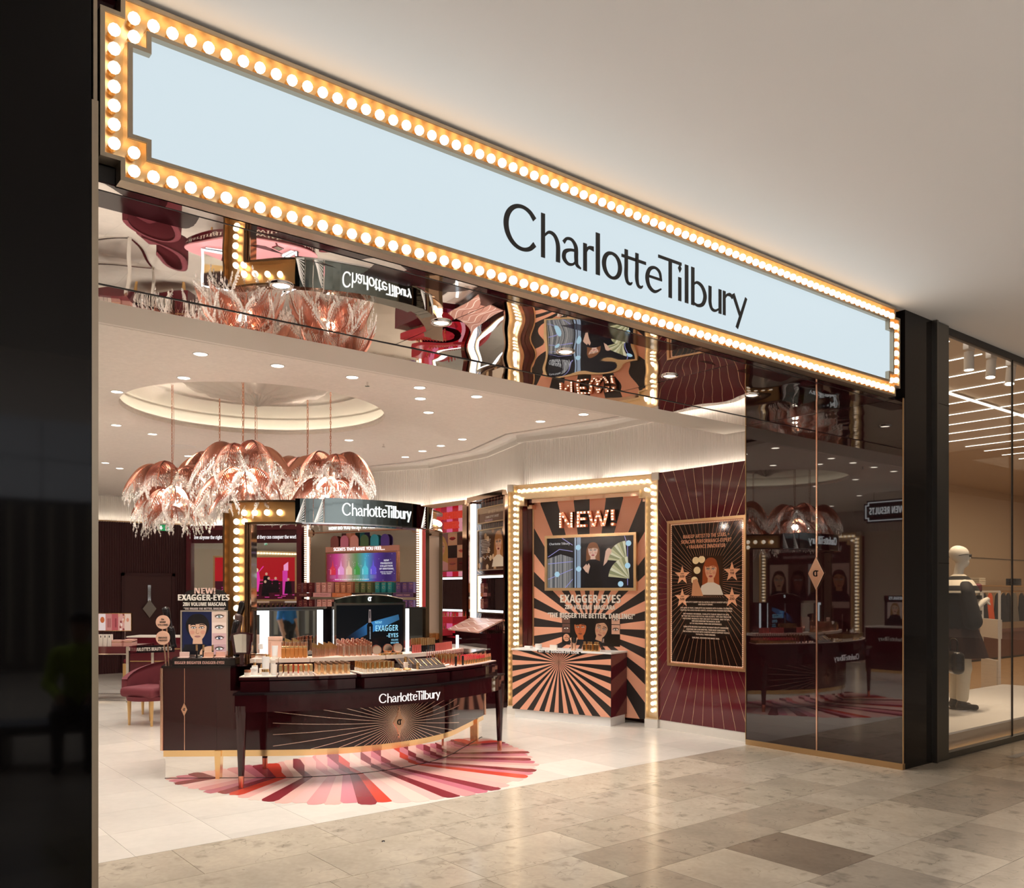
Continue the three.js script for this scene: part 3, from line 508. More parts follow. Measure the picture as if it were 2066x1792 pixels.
// --- burgundy starburst wall with the framed story poster
{
  const b = bay('starburst_panel', 'glossy burgundy wall panel with thin copper rays beside the return wall', 'wall panel', 7.74, -3.02, 7.74, -1.70);
  mesh('panel', b6(0.005, 1.32, 0.1, 2.985, -0.12, 0), M.burgRed, b);
  mesh('plinth', b6(0.005, 1.32, 0, 0.1, -0.12, -0.004), M.marble, b);
  inlay(b, 0.75, 1.60, 0.008, 0.103, 1.315, 2.982, 64, 0.0042, 0.001, M.roseGold, 0.3, undefined, R(2.8));
  const p = bay('framed_poster', 'tall gold-framed dark poster with stars and a red-haired woman', 'poster', 7.74, -3.02, 7.74, -1.70);
  const t = cv(560, 880, (c, w, h) => {
    rect(c, '#241712', 0, 0, w, h);
    c.strokeStyle = '#a8765a'; c.lineWidth = 2.2; for (let i = 0; i < 72; i++) { const a = i / 72 * Math.PI * 2; c.beginPath(); c.moveTo(w / 2, h * 0.42); c.lineTo(w / 2 + Math.cos(a) * 900, h * 0.42 + Math.sin(a) * 900); c.stroke(); }
    rect(c, '#241712', 130, 465, 300, 250);
    c.strokeStyle = '#c98e6c'; c.lineWidth = 14; c.strokeRect(10, 10, w - 20, h - 20);
    for (let i = 0; i < 44; i++) for (const y of [13, h - 13]) ell(c, '#fff0dc', 16 + i * 12.2, y, 3.6, 3.6); for (let i = 0; i < 70; i++) for (const x of [13, w - 13]) ell(c, '#fff0dc', x, 18 + i * 12.2, 3.6, 3.6);
    fitT(c, 'MAKEUP ARTIST TO THE STARS, +', w / 2, 92, 30, 350, { color: '#e0a07e' }); fitT(c, 'SKINCARE PERFORMANCE-EXPERT', w / 2, 124, 30, 380, { color: '#e0a07e' }); fitT(c, '+ FRAGRANCE INNOVATOR', w / 2, 156, 30, 290, { color: '#e0a07e' });
    c.save(); c.beginPath(); c.rect(172, 215, 236, 240); c.clip(); rect(c, '#3a2416', 172, 215, 236, 240); for (const [x, y] of [[205, 240], [215, 300], [195, 360], [250, 235]]) ell(c, '#f6dfae', x, y, 26, 22);
    portrait(c, 318, 300, 62, { skin: '#d9a27c', hair: '#9a4a26', shirt: '#d8cdbd', fringe: true, lip: '#b45c50' }); path(c, [[172, 455], [182, 360], [214, 350], [262, 455]], '#c98e68'); c.restore();
    for (const [x, y, a, b1] of [[100, 330, 'OVER', '600'], [472, 315, 'OVER', '1M'], [100, 470, 'OVER', '500'], [472, 465, 'OVER', '200']]) { const q = []; for (let i = 0; i < 10; i++) { const r = i % 2 ? 25 : 62, an = -Math.PI / 2 + i * Math.PI / 5; q.push([x + Math.cos(an) * r, y + Math.sin(an) * r]); } path(c, q, '#e7aa84'); T(c, a, x, y - 10, 10, { color: '#2a1812' }); T(c, b1, x, y + 6, 22, { color: '#2a1812' }); }
    let y = 492; for (const s of ['CHARLOTTE TILBURY MBE IS A WORLD-FAMOUS MAKEUP ARTIST', 'AND BEAUTY EXPERT.', '', 'FOR OVER 30 YEARS, CHARLOTTE HAS WORKED WITH GLOBAL CELEBRITIES', 'CREATING THE LOOKS FOR RED CARPETS, RUNWAYS AND FASHION EDITORIALS.', '', 'SHE FOUNDED HER BRAND, CHARLOTTE TILBURY BEAUTY IN 2013,', 'SO THAT SHE COULD BOTTLE ALL HER SECRETS, TIPS AND TRICKS IN', 'HER ICONIC PRODUCTS THAT ARE EASY TO CHOOSE, EASY TO USE,', 'AND GIVE EVERYONE THE MAGICAL GLOW', 'OF THE HOLLYWOOD STARS AND SUPERMODELS.', '', 'CHARLOTTE BELIEVES THAT WITH THE RIGHT BEAUTY WARDROBE,', 'EVERYONE CAN LOOK AND FEEL THEIR MOST CONFIDENT.', 'SHE ACTIVELY ENGAGES WITH CHARITIES WHICH SUPPORT PEOPLE', 'TO FULFILL THEIR DREAMS.', '', 'DARLINGS, DISCOVER THE MAGIC SOUL']) { if (s) fitT(c, s, w / 2, y, 13, Math.min(390, s.length * 6.2), { color: '#f3dcc6' }); y += s ? 14.5 : 7; }
  });
  const art = mesh('print', plane(1.03, 1.62, 0.735, 1.575, 0.021), phy(0xffffff, 0.06, 0, { map: t, ior: 1.5 }), p);
  mesh('backing', b6(0.20, 1.27, 0.75, 2.4, 0.002, 0.019), M.ink, p);
  mesh('frame', frameGeo(0.192, 0.745, 1.278, 2.407, 0.03, 0.035, 0.002), std(lin(0.75, 0.50, 0.28), 0.3, 1), p);
}
// --- launch bay: bulb-lined portal, striped print, screen, letters
{
  const X = [7.205, -4.962, 7.767, -3.065];
  const m = bay('marquee_portal', 'golden portal lined with glowing bulbs round the striped launch wall', 'portal frame', ...X);
  const U = [[-0.087, 0.1], [0.101, 0.1], [0.101, 2.70], [0.175, 2.70], [0.175, 2.785], [1.80, 2.785], [1.80, 2.70], [1.883, 2.70], [1.883, 0.1], [2.049, 0.1], [2.049, 2.90], [1.97, 2.90], [1.97, 2.975], [0, 2.975], [0, 2.90], [-0.087, 2.90]];
  mesh('channel', ext(poly(U), 0.01, 0.0), M.channelPale, m);
  mesh('rim', ext(poly(U, [inset(U, 0.014).reverse()]), 0.075, 0), std(lin(0.85, 0.68, 0.45), 0.3, 1), m);
  for (const x of [-0.05, 2.01]) mesh('corner_block', box(0.09, 0.09, 0.09, x, 2.945, 0.03), M.cream, m);
  mesh('base_block', b6(-0.087, 0.101, 0, 0.1, -0.1, 0.09), M.marble, m); mesh('base_block', b6(1.883, 2.049, 0, 0.1, -0.1, 0.09), M.marble, m);
  mesh('carcass', merge([b6(-0.085, 0.1, 0.1, 2.89, -0.16, 0), b6(1.885, 2.047, 0.1, 2.89, -0.16, 0), b6(0, 1.97, 2.79, 2.97, -0.16, 0)]), M.burgRed, m);
  const g = bulbGeo(0.024);
  for (const x of [0.007, 1.966]) for (const y of rowOf(34, 0.20, 2.83)) mesh('bulb', g, M.bulbStore, m, [x, y, 0.045]);
  for (const x of rowOf(24, 0.07, 1.90)) mesh('bulb', g, M.bulbStore, m, [x, 2.90, 0.045]);
  for (const x of [0.09, 1.88]) mesh('bulb', g, M.bulbStore, m, [x, 2.80, 0.045]);
  const w = bay('sunburst_print', 'peach and black sunburst printed wall inside the bulb-lined portal', 'wall panel', ...X);
  const stripes = cv(840, 1370, (c, W, H) => { rays(c, W * 0.5, H * 0.60, 44, '#eaa88a', '#2a2322', 2000); });
  mesh('back_board', b6(0.2, 1.852, 0.06, 2.75, -0.16, -0.12), M.ink, w);
  mesh('printed_face', plane(1.652, 2.69, 1.026, 1.405, -0.119), pmap(stripes, 0.35), w);
  mesh('side_mirror', b6(0.103, 0.2, 0.1, 2.75, -0.15, -0.11), M.bronzeMirror, w); mesh('side_mirror', b6(1.852, 1.882, 0.1, 2.75, -0.15, -0.11), M.bronzeMirror, w);
  mesh('top_mirror', b6(0.26, 1.80, 2.735, 2.785, -0.12, 0.03), M.bronzeMirror, w);
  for (const x of [0.20, 1.845]) mesh('mirror_block', box(0.07, 0.05, 0.1, x, 2.69, -0.06).rotateZ(0), M.bronzeMirror, w);
  lettering(w, 'EXAGGER-EYES', 1.035, 1.455, 0.86, 0.10, 0.012, M.cream, -0.118); lettering(w, '28H VOLUME MASCARA', 1.03, 1.372, 0.72, 0.055, 0.01, M.cream, -0.118);
  lettering(w, '“THE BIGGER THE BETTER, DARLING!”', 1.035, 1.262, 1.25, 0.062, 0.01, M.cream, -0.118);
  const faces = cv(760, 360, (c, W, H) => {
    rect(c, '#17120f', 0, 0, W, H); for (const [x, s] of [[0, '#6a4a40'], [648, '#d8a890']]) { for (const y of [0, 112]) { rect(c, s, x + 4, y + 4, 104, 104); eye(c, x + 56, y + 58, 34, s, 0); } }
    c.save(); c.beginPath(); c.rect(116, 0, 262, H); c.clip(); portrait(c, 246, 160, 112, { skin: '#b8653a', hair: '#120c0a', lip: '#8a4a38', long: false, fringe: true }); c.restore();
    c.save(); c.beginPath(); c.rect(384, 0, 258, H); c.clip(); portrait(c, 520, 170, 112, { skin: '#c89a7c', hair: '#241812', lip: '#a2655a', long: false, tilt: 0.28 }); c.restore();
    ell(c, '#d79a7a', 60, 278, 44, 44); T(c, '9x', 60, 258, 18, { color: '#2a1812' }); T(c, 'MORE', 60, 278, 18, { color: '#2a1812' }); T(c, 'VOLUME!', 60, 298, 15, { color: '#2a1812' });
  });
  mesh('face_print', plane(0.83, 0.39, 1.04, 1.115, -0.116), pmap(faces, 0.3), w);
  const tv = bay('wall_screen', 'gold-framed wall screen showing a woman before golden fans', 'screen', ...X);
  const film = cv(720, 400, (c, W, H) => {
    rect(c, '#14141c', 0, 0, W, H);
    for (let i = 0; i < 42; i++) { const x = i * 5.2, k = hash(i, 3, 9); rect(c, `rgb(${90 + k * 120 | 0},${95 + k * 110 | 0},${100 + k * 100 | 0})`, x, 130 + Math.abs(110 - x) * 0.3, 4, 300); }
    for (const x of [230, 252, 268]) rect(c, '#9fb2c8', x, 0, 14, H);
    c.strokeStyle = '#a9a8f0'; c.lineWidth = 5; for (const q of [[[0, 150], [100, 90], [215, 110]], [[0, 205], [215, 190]], [[120, 0], [215, 60]], [[0, 330], [215, 250]], [[640, 0], [665, 80], [665, 380]], [[150, 400], [215, 330]]]) { c.beginPath(); q.forEach(([x, y], i) => i ? c.lineTo(x, y) : c.moveTo(x, y)); c.stroke(); }
    for (const [fx, fy, r] of [[660, 200, 160], [680, 330, 170]]) for (let i = 0; i < 9; i++) { const a0 = Math.PI + 0.1 + i * 0.155, a1 = a0 + 0.15; path(c, [[fx, fy], [fx + Math.cos(a0) * r, fy + Math.sin(a0) * r], [fx + Math.cos(a1) * r, fy + Math.sin(a1) * r]], ['#cfc79a', '#9a9a70', '#e8e2bd'][i % 3]); }
    for (const [x, y] of [[262, 80], [266, 250], [80, 290], [672, 60], [665, 230], [610, 370]]) ell(c, '#bfeaff', x, y, 22, 22);
    portrait(c, 385, 110, 56, { skin: '#ecc0a8', hair: '#8a5638', shirt: '#14121a', fringe: true, lip: '#c45a60' });
    path(c, [[310, 400], [330, 260], [350, 205], [420, 205], [440, 260], [470, 400]], '#100e14'); path(c, [[330, 210], [300, 240], [330, 280], [350, 250]], '#e8baa0'); path(c, [[345, 290], [320, 250], [350, 205], [362, 230]], '#e8baa0'); path(c, [[470, 230], [490, 110], [530, 130], [500, 200]], '#e8baa0'); ell(c, '#e8baa0', 515, 118, 22, 26);
    T(c, 'Charlotte Tilbury', 100, 46, 24, { w: 'normal' });
  });
  mesh('frame', frameGeo(0.392, 1.606, 1.694, 2.312, 0.035, 0.05, -0.118), std(lin(0.85, 0.64, 0.38), 0.3, 1), tv); mesh('housing', b6(0.40, 1.69, 1.61, 2.31, -0.118, -0.10), M.ink, tv);
  mesh('screen', plane(1.235, 0.638, 1.043, 1.959, -0.098), emap(film, 0.62), tv);
  const nw = bay('marquee_letters', 'NEW! spelled in copper letters set with small lit bulbs', 'letter sign', ...X);
  const L = letters('NEW!', 0.79, 0.2, 0.05, fontB);
  const dots = { N: [[.08, .06], [.08, .22], [.08, .4], [.08, .58], [.08, .76], [.08, .93], [.3, .72], [.48, .48], [.68, .24], [.92, .06], [.92, .22], [.92, .4], [.92, .58], [.92, .76], [.92, .93]], E: [[.14, .06], [.14, .28], [.14, .5], [.14, .72], [.14, .94], [.5, .94], [.85, .94], [.5, .5], [.8, .5], [.5, .06], [.85, .06]], W: [[.05, .94], [.12, .68], [.19, .42], [.26, .12], [.38, .38], [.45, .64], [.5, .9], [.55, .64], [.62, .38], [.74, .12], [.81, .42], [.88, .68], [.95, .94]], '!': [[.5, .94], [.5, .76], [.5, .58], [.5, .4], [.5, .08]] };
  const dg = bulbGeo(0.0095);
  for (const [ch, g2] of L) {
    g2.translate(1.017, 2.40, -0.10); const o = mesh('letter', g2, M.copper, nw); g2.computeBoundingBox(); const bb = g2.boundingBox;
    for (const [u, v] of dots[ch]) mesh('bulb', dg, M.bulbStore, o, [bb.min.x + (bb.max.x - bb.min.x) * u, bb.min.y + 0.006 + (bb.max.y - bb.min.y - 0.012) * v, -0.046]);
  }
  // striped cupboard standing against it
  const cb = bay('striped_cupboard', 'low cupboard with a peach and black sunburst front under the screen', 'cupboard', ...X);
  const burst = cv(760, 420, (c, W, H) => rays(c, W * 0.49, H * 0.17, 60, '#e6a488', '#241e1d', 1200));
  const bl = (u0, u1) => { const gg = plane(u1 - u0, 0.745, (u0 + u1) / 2, 0.4825, 0); const uv = gg.attributes.uv; for (let i = 0; i < uv.count; i++) uv.setX(i, (u0 - 0.14 + uv.getX(i) * (u1 - u0)) / 1.41); return gg; };
  mesh('body', b6(0.14, 1.55, 0.11, 0.855, -0.11, 0.295), M.burgRed, cb); mesh('plinth', b6(0.16, 1.53, 0, 0.11, -0.1, 0.27), M.white, cb);
  const bm = pmap(burst, 0.3); mesh('door', bl(0.141, 0.828).translate(0, 0, 0.297), bm, cb); mesh('door', bl(0.832, 1.549).translate(0, 0, 0.297), bm, cb);
  mesh('counter_top', b6(0.13, 1.56, 0.856, 0.875, -0.11, 0.31), M.white, cb);
  mesh('foot', b6(1.5, 1.52, 0, 0.11, -0.09, -0.07), M.ink, cb);
  const on = (u, w2) => new THREE.Vector3(u, 0.875, w2).applyMatrix4(cb.matrixWorld);
  cb.updateMatrixWorld();
  const place = (o, u, w2, y = 0.875) => { const v = on(u, w2); o.position.set(v.x, y, v.z); o.rotation.y = cb.rotation.y; return o; };
  const strip = place(thing('shelf_sign', 'clear strip with white words on the striped cupboard edge', 'sign'), 0.84, 0.29);
  mesh('strip', box(0.62, 0.03, 0.006, 0, -0.02, 0.024), M.inkGloss, strip); lettering(strip, 'GET THE EXAGGER-EYE LOOK', 0, -0.03, 0.58, 0.026, 0.004, M.white, 0.028);
  const gifts = [['gift_box', 'small white carton lying left on the striped cupboard', 0.3, 0.17, 'carton', () => [['box', rbox(0.09, 0.03, 0.06, 0.003, 0, 0.015, 0), M.white], ['lid_print', box(0.07, 0.002, 0.02, 0, 0.031, 0), M.ink]]],
    ['cream_jar', 'round white cream jar on the striped cupboard', 0.44, 0.15, 'jar', () => [['jar', cyl(0.042, 0.042, 0.04, 24), M.white], ['lid', cyl(0.043, 0.043, 0.018, 24, 0, 0.041, 0), M.cream]]],
    ['price_card', 'small pale card in front of the brush cup', 0.72, 0.24, 'card', () => [['card', box(0.1, 0.06, 0.02, 0, 0.03, 0), M.cream]]],
    ['fluid_bottle', 'tall clear bottle with silver cap at the right of the striped cupboard', 1.38, 0.18, 'bottle', () => [['bottle', rbox(0.045, 0.11, 0.04, 0.006, 0, 0.055, 0), M.acrylic], ['cap', cyl(0.015, 0.015, 0.045, 16, 0, 0.11, 0), M.chrome]]]];
  for (const [n, l, u, w2, cat, mk] of gifts) { const o = place(thing(n, l, cat), u, w2); for (const [pn, pg, pm] of mk()) mesh(pn, pg, pm, o); }
  const cup = place(thing('brush_cup', 'rose gold cup holding makeup brushes on the striped cupboard', 'brush cup'), 0.98, 0.2);
  mesh('cup', lathe([[0.03, 0], [0.038, 0.09], [0.036, 0.09], [0.028, 0.005], [0, 0.005]], 20), M.roseGold, cup);
  for (let i = 0; i < 7; i++) { const a = i * 0.9, q = mesh('brush', merge([cyl(0.004, 0.004, 0.12, 6), cyl(0.006, 0.011, 0.03, 8, 0, 0.12, 0)]), i % 2 ? M.inkGloss : M.roseGold, cup, [Math.cos(a) * 0.015, 0.01, Math.sin(a) * 0.015], [Math.sin(a) * 0.25, 0, -Math.cos(a) * 0.25]); }
  const pal = thing('gold_bottle', 'stubby gold bottle in the row at the right of the striped cupboard', 'bottle', [0, 0, 0], cb.rotation.y, 'gold bottles on the striped cupboard');
  mesh('body', rbox(0.042, 0.085, 0.04, 0.006, 0, 0.0425, 0), M.gold, pal); mesh('cap', cyl(0.016, 0.016, 0.03, 14, 0, 0.085, 0), M.gold, pal);
  spread(pal, [1.14, 1.185, 1.23, 1.275, 1.32].map((u, i) => { const v = on(u, 0.2 - (i % 2) * 0.02); return [v.x, 0.875, v.z, cb.rotation.y]; }), undefined, 5, 'on the striped cupboard');
}
// --- portrait bay left of the portal
const goldFrame = std(lin(0.80, 0.60, 0.36), 0.3, 1);
{
  const X = [7.738, -6.661, 7.471, -5.471], b = bay('portrait_bay', 'narrow mirrored wall bay with posters left of the bulb portal', 'display bay', ...X);
  mesh('back_panel', b6(0, 1.2, 0.1, 2.95, -0.14, -0.04), M.burg, b); inlay(b, 0.65, 1.75, 0.1, 0.9, 1.15, 2.93, 70, 0.004, -0.039, M.roseGold, 0.35);
  mesh('cornice_mirror', ext(poly([[0, 0], [0.09, 0], [0.06, 0.07], [0, 0.07]]), 1.22).rotateY(Math.PI / 2).translate(0, 2.92, 0.09).rotateY(0), M.bronzeMirror, b, [0, 0, 0]);
  mesh('led_column', b6(0.04, 0.08, 0.95, 2.9, -0.03, 0.03), M.led, b); mesh('column_mirror', b6(-0.03, 0.03, 0.1, 2.93, -0.05, 0.05), M.bronzeMirror, b); mesh('column_mirror', b6(1.17, 1.22, 0.1, 2.93, -0.05, 0.05), M.bronzeMirror, b);
  const t1 = cv(420, 110, (c, w, h) => { rect(c, '#8a6a5a', 0, 0, w, h); rect(c, '#cdb49c', 0, 0, w, 40); T(c, 'MY BEST SELLERS', 250, 34, 34, { w: 'normal', color: '#ffe9cf', sx: 0.8 }); T(c, 'CHARLOTTE’S MAGIC', 200, 72, 26, { w: 'normal', color: '#fff', sx: 0.8 }); T(c, 'HOLLYWOOD', 150, 98, 24, { w: 'normal', color: '#e8d0f0', sx: 0.8 }); });
  const p1 = bay('header_plate', 'mirrored header plate with pale words in the portrait bay', 'sign', ...X);
  mesh('frame', frameGeo(0.17, 2.585, 1.19, 2.82, 0.015, 0.03, -0.038), goldFrame, p1); mesh('plate', plane(0.99, 0.205, 0.68, 2.7025, -0.02), phy(0xffffff, 0.05, 0.6, { map: t1 }), p1); mesh('backing', b6(0.18, 1.18, 2.59, 2.815, -0.038, -0.022), M.ink, p1);
  const t2 = cv(500, 300, (c, w, h) => {
    rect(c, '#5a4030', 0, 0, w, h); for (let i = 0; i < 20; i++) ell(c, ['#caa27a', '#e6c7a0', '#8a6242'][i % 3], hash(i, 1, 2) * w, hash(i, 5, 2) * h, 22, 22); portrait(c, 350, 105, 74, { skin: '#e2b596', hair: '#b07a4a', shirt: '#e9dcc6', fringe: true });
    smallPrint(c, 130, 70, 170, 110, 9, '#fff4e6'); c.strokeStyle = '#fff'; c.lineWidth = 4; c.beginPath(); c.moveTo(60, 215); c.bezierCurveTo(100, 170, 110, 250, 150, 205); c.bezierCurveTo(180, 180, 190, 240, 220, 200); c.stroke();
  });
  const p2 = bay('portrait_poster', 'framed glossy portrait poster of a fair woman in the narrow bay', 'poster', ...X);
  mesh('frame', frameGeo(0.16, 1.90, 1.18, 2.50, 0.016, 0.03, -0.038), goldFrame, p2); mesh('print', plane(0.99, 0.57, 0.67, 2.20, -0.02), phy(0xffffff, 0.06, 0, { map: t2 }), p2); mesh('backing', b6(0.17, 1.17, 1.905, 2.495, -0.038, -0.022), M.ink, p2);
  const p3 = bay('lit_mirror', 'square mirror with a glowing white border under the portrait poster', 'mirror', ...X);
  mesh('frame', frameGeo(0.17, 1.28, 1.19, 1.84, 0.016, 0.035, -0.038), goldFrame, p3); mesh('light_border', frameGeo(0.186, 1.296, 1.174, 1.824, 0.032, 0.02, -0.038), M.led, p3); mesh('glass', b6(0.218, 1.142, 1.328, 1.792, -0.036, -0.026), M.clearMirror, p3);
  // stepped marble-print stand below
  const d = bay('product_stand', 'stepped burgundy stand with marble-print tops below the lit mirror', 'display stand', ...X);
  mesh('body', b6(0.05, 1.18, 0, 0.80, -0.02, 0.62), M.burg, d); mesh('step', b6(0.05, 1.18, 0.80, 1.02, -0.02, 0.3), M.burg, d);
  const mt = cv(256, 256, (c, w, h) => { rect(c, '#c99484', 0, 0, w, h); for (let k = 0; k < 7; k++) { c.strokeStyle = ['#f0d8cc', '#a06a5e', '#fff0e6'][k % 3]; c.lineWidth = 6; c.beginPath(); for (let x = 0; x <= w; x += 8) c.lineTo(x, 20 + k * 36 + Math.sin(x * 0.04 + k) * 22); c.stroke(); } });
  mesh('sloped_top', box(1.1, 0.02, 0.4, 0.62, 1.12, 0.24).translate(0, -1.12, -0.24).rotateX(R(24)).translate(0, 1.12, 0.24), pmap(mt, 0.25), d); mesh('shelf', b6(0.05, 1.18, 0.80, 0.82, 0.25, 0.64), M.marble, d); mesh('acrylic_shelf', b6(0.5, 1.2, 0.95, 0.962, 0.2, 0.62), M.acrylic, d); mesh('led_tube', cyl(0.02, 0.02, 0.7, 12, 0.95, 0.3, 0.64), M.led, d);
}
// --- lip colour bay
{
  const X = [7.856, -8.254, 7.861, -6.931], b = bay('lip_bay', 'pink and red striped wall bay headed LIPSTICK LOVER', 'display bay', ...X);
  const t = cv(400, 860, (c, w, h) => { ['#d8545a', '#ef7a9a', '#e0343c', '#b52a3c', '#f06a9c', '#c8202c', '#f2a0ac', '#e84a86'].forEach((k, i) => rect(c, k, i * 50, 0, 50, h)); });
  mesh('back_panel', b6(0, 1.32, 0.1, 2.93, -0.14, -0.06), M.burg, b); mesh('striped_print', plane(1.28, 1.98, 0.66, 1.93, -0.058), emap(t, 0.55), b);
  mesh('cornice_mirror', b6(-0.02, 1.34, 2.92, 2.99, -0.1, 0.08), M.bronzeMirror, b); mesh('column_mirror', b6(1.25, 1.36, 0.1, 2.92, -0.06, 0.06), M.bronzeMirror, b); mesh('column_mirror', b6(-0.05, 0.04, 0.1, 2.92, -0.06, 0.06), M.bronzeMirror, b);
  lettering(b, 'LIPSTICK', 0.88, 2.74, 0.56, 0.11, 0.05, glow(lin(0.9, 0.06, 0.03), 0.5), -0.05); lettering(b, 'LOVER', 0.84, 2.585, 0.36, 0.11, 0.05, glow(lin(0.9, 0.06, 0.03), 0.5), -0.05);
  const lp = new THREE.Shape(); lp.moveTo(-0.17, 0); lp.bezierCurveTo(-0.1, 0.1, -0.03, 0.09, 0, 0.05); lp.bezierCurveTo(0.03, 0.09, 0.1, 0.1, 0.17, 0); lp.bezierCurveTo(0.1, -0.12, -0.1, -0.12, -0.17, 0);
  mesh('lip_shape', ext(lp, 0.03, -0.05, { curveSegments: 10 }).translate(0.42, 2.80, 0), glow(lin(0.85, 0.05, 0.04), 0.5), b);
  const pt = cv(600, 600, (c, w, h) => { rect(c, '#8a5a60', 0, 0, w, h); portrait(c, 90, 230, 170, { skin: '#d9a080', hair: '#c89a5a', shirt: '#d8a0a0' }); [['#d8a482', '#b02a2c'], ['#5a3024', '#6a1c22'], ['#2a1814', '#3a1a1e'], ['#d9a888', '#d86a5a'], ['#b06a50', '#a85a52'], ['#4a241c', '#5c1c20']].forEach(([s, l], i) => { const x = 260 + (i % 2) * 170, y = (i / 2 | 0) * 200; rect(c, s, x, y, 168, 198); lips(c, x + 84, y + 90, 62, l, '#200808'); }); });
  const p = bay('lips_poster', 'framed poster of six close-up mouths in the lip bay', 'poster', ...X);
  mesh('frame', frameGeo(0.34, 1.91, 1.25, 2.53, 0.014, 0.03, -0.056), goldFrame, p); mesh('print', plane(0.885, 0.595, 0.795, 2.22, -0.03), pmap(pt, 0.25), p); mesh('backing', b6(0.345, 1.245, 1.915, 2.525, -0.056, -0.032), M.ink, p);
  const q = bay('lit_mirror', 'mirror with a glowing white border under the poster of mouths', 'mirror', ...X);
  mesh('frame', frameGeo(0.34, 1.27, 1.25, 1.83, 0.014, 0.035, -0.056), goldFrame, q); mesh('light_border', frameGeo(0.354, 1.284, 1.236, 1.816, 0.03, 0.02, -0.056), M.led, q); mesh('glass', b6(0.384, 1.206, 1.314, 1.786, -0.054, -0.044), M.clearMirror, q);
  const st = bay('lipstick_stand', 'red sloped stand full of lipsticks below the lip posters', 'display stand', ...X);
  mesh('body', b6(0.1, 1.3, 0, 0.86, -0.04, 0.55), M.burgRed, st); const red = std(lin(0.55, 0.03, 0.05), 0.35);
  for (const [y, z] of [[0.98, 0.36], [1.16, 0.16]]) mesh('slope', box(1.15, 0.1, 0.2, 0.7, y, z), red, st);
  st.updateMatrixWorld();
  const ls = thing('lipstick', 'open lipstick bullet standing on the red sloped stand', 'lipstick', [0, 0, 0], 0, 'lipsticks on the red stand');
  mesh('case', cyl(0.012, 0.012, 0.045, 8), M.gold, ls); mesh('bullet', cyl(0.009, 0.007, 0.035, 8, 0, 0.045, 0), std(lin(0.5, 0.05, 0.06), 0.4), ls);
  const sp = []; for (const [y, z] of [[1.03, 0.36], [1.21, 0.16]]) for (const u of rowOf(11, 0.45, 1.2)) { const v = new THREE.Vector3(u, y, z).applyMatrix4(st.matrixWorld); sp.push([v.x, v.y, v.z]); }
  spread(ls, sp, undefined, 11, 'of the red sloped stand');
}
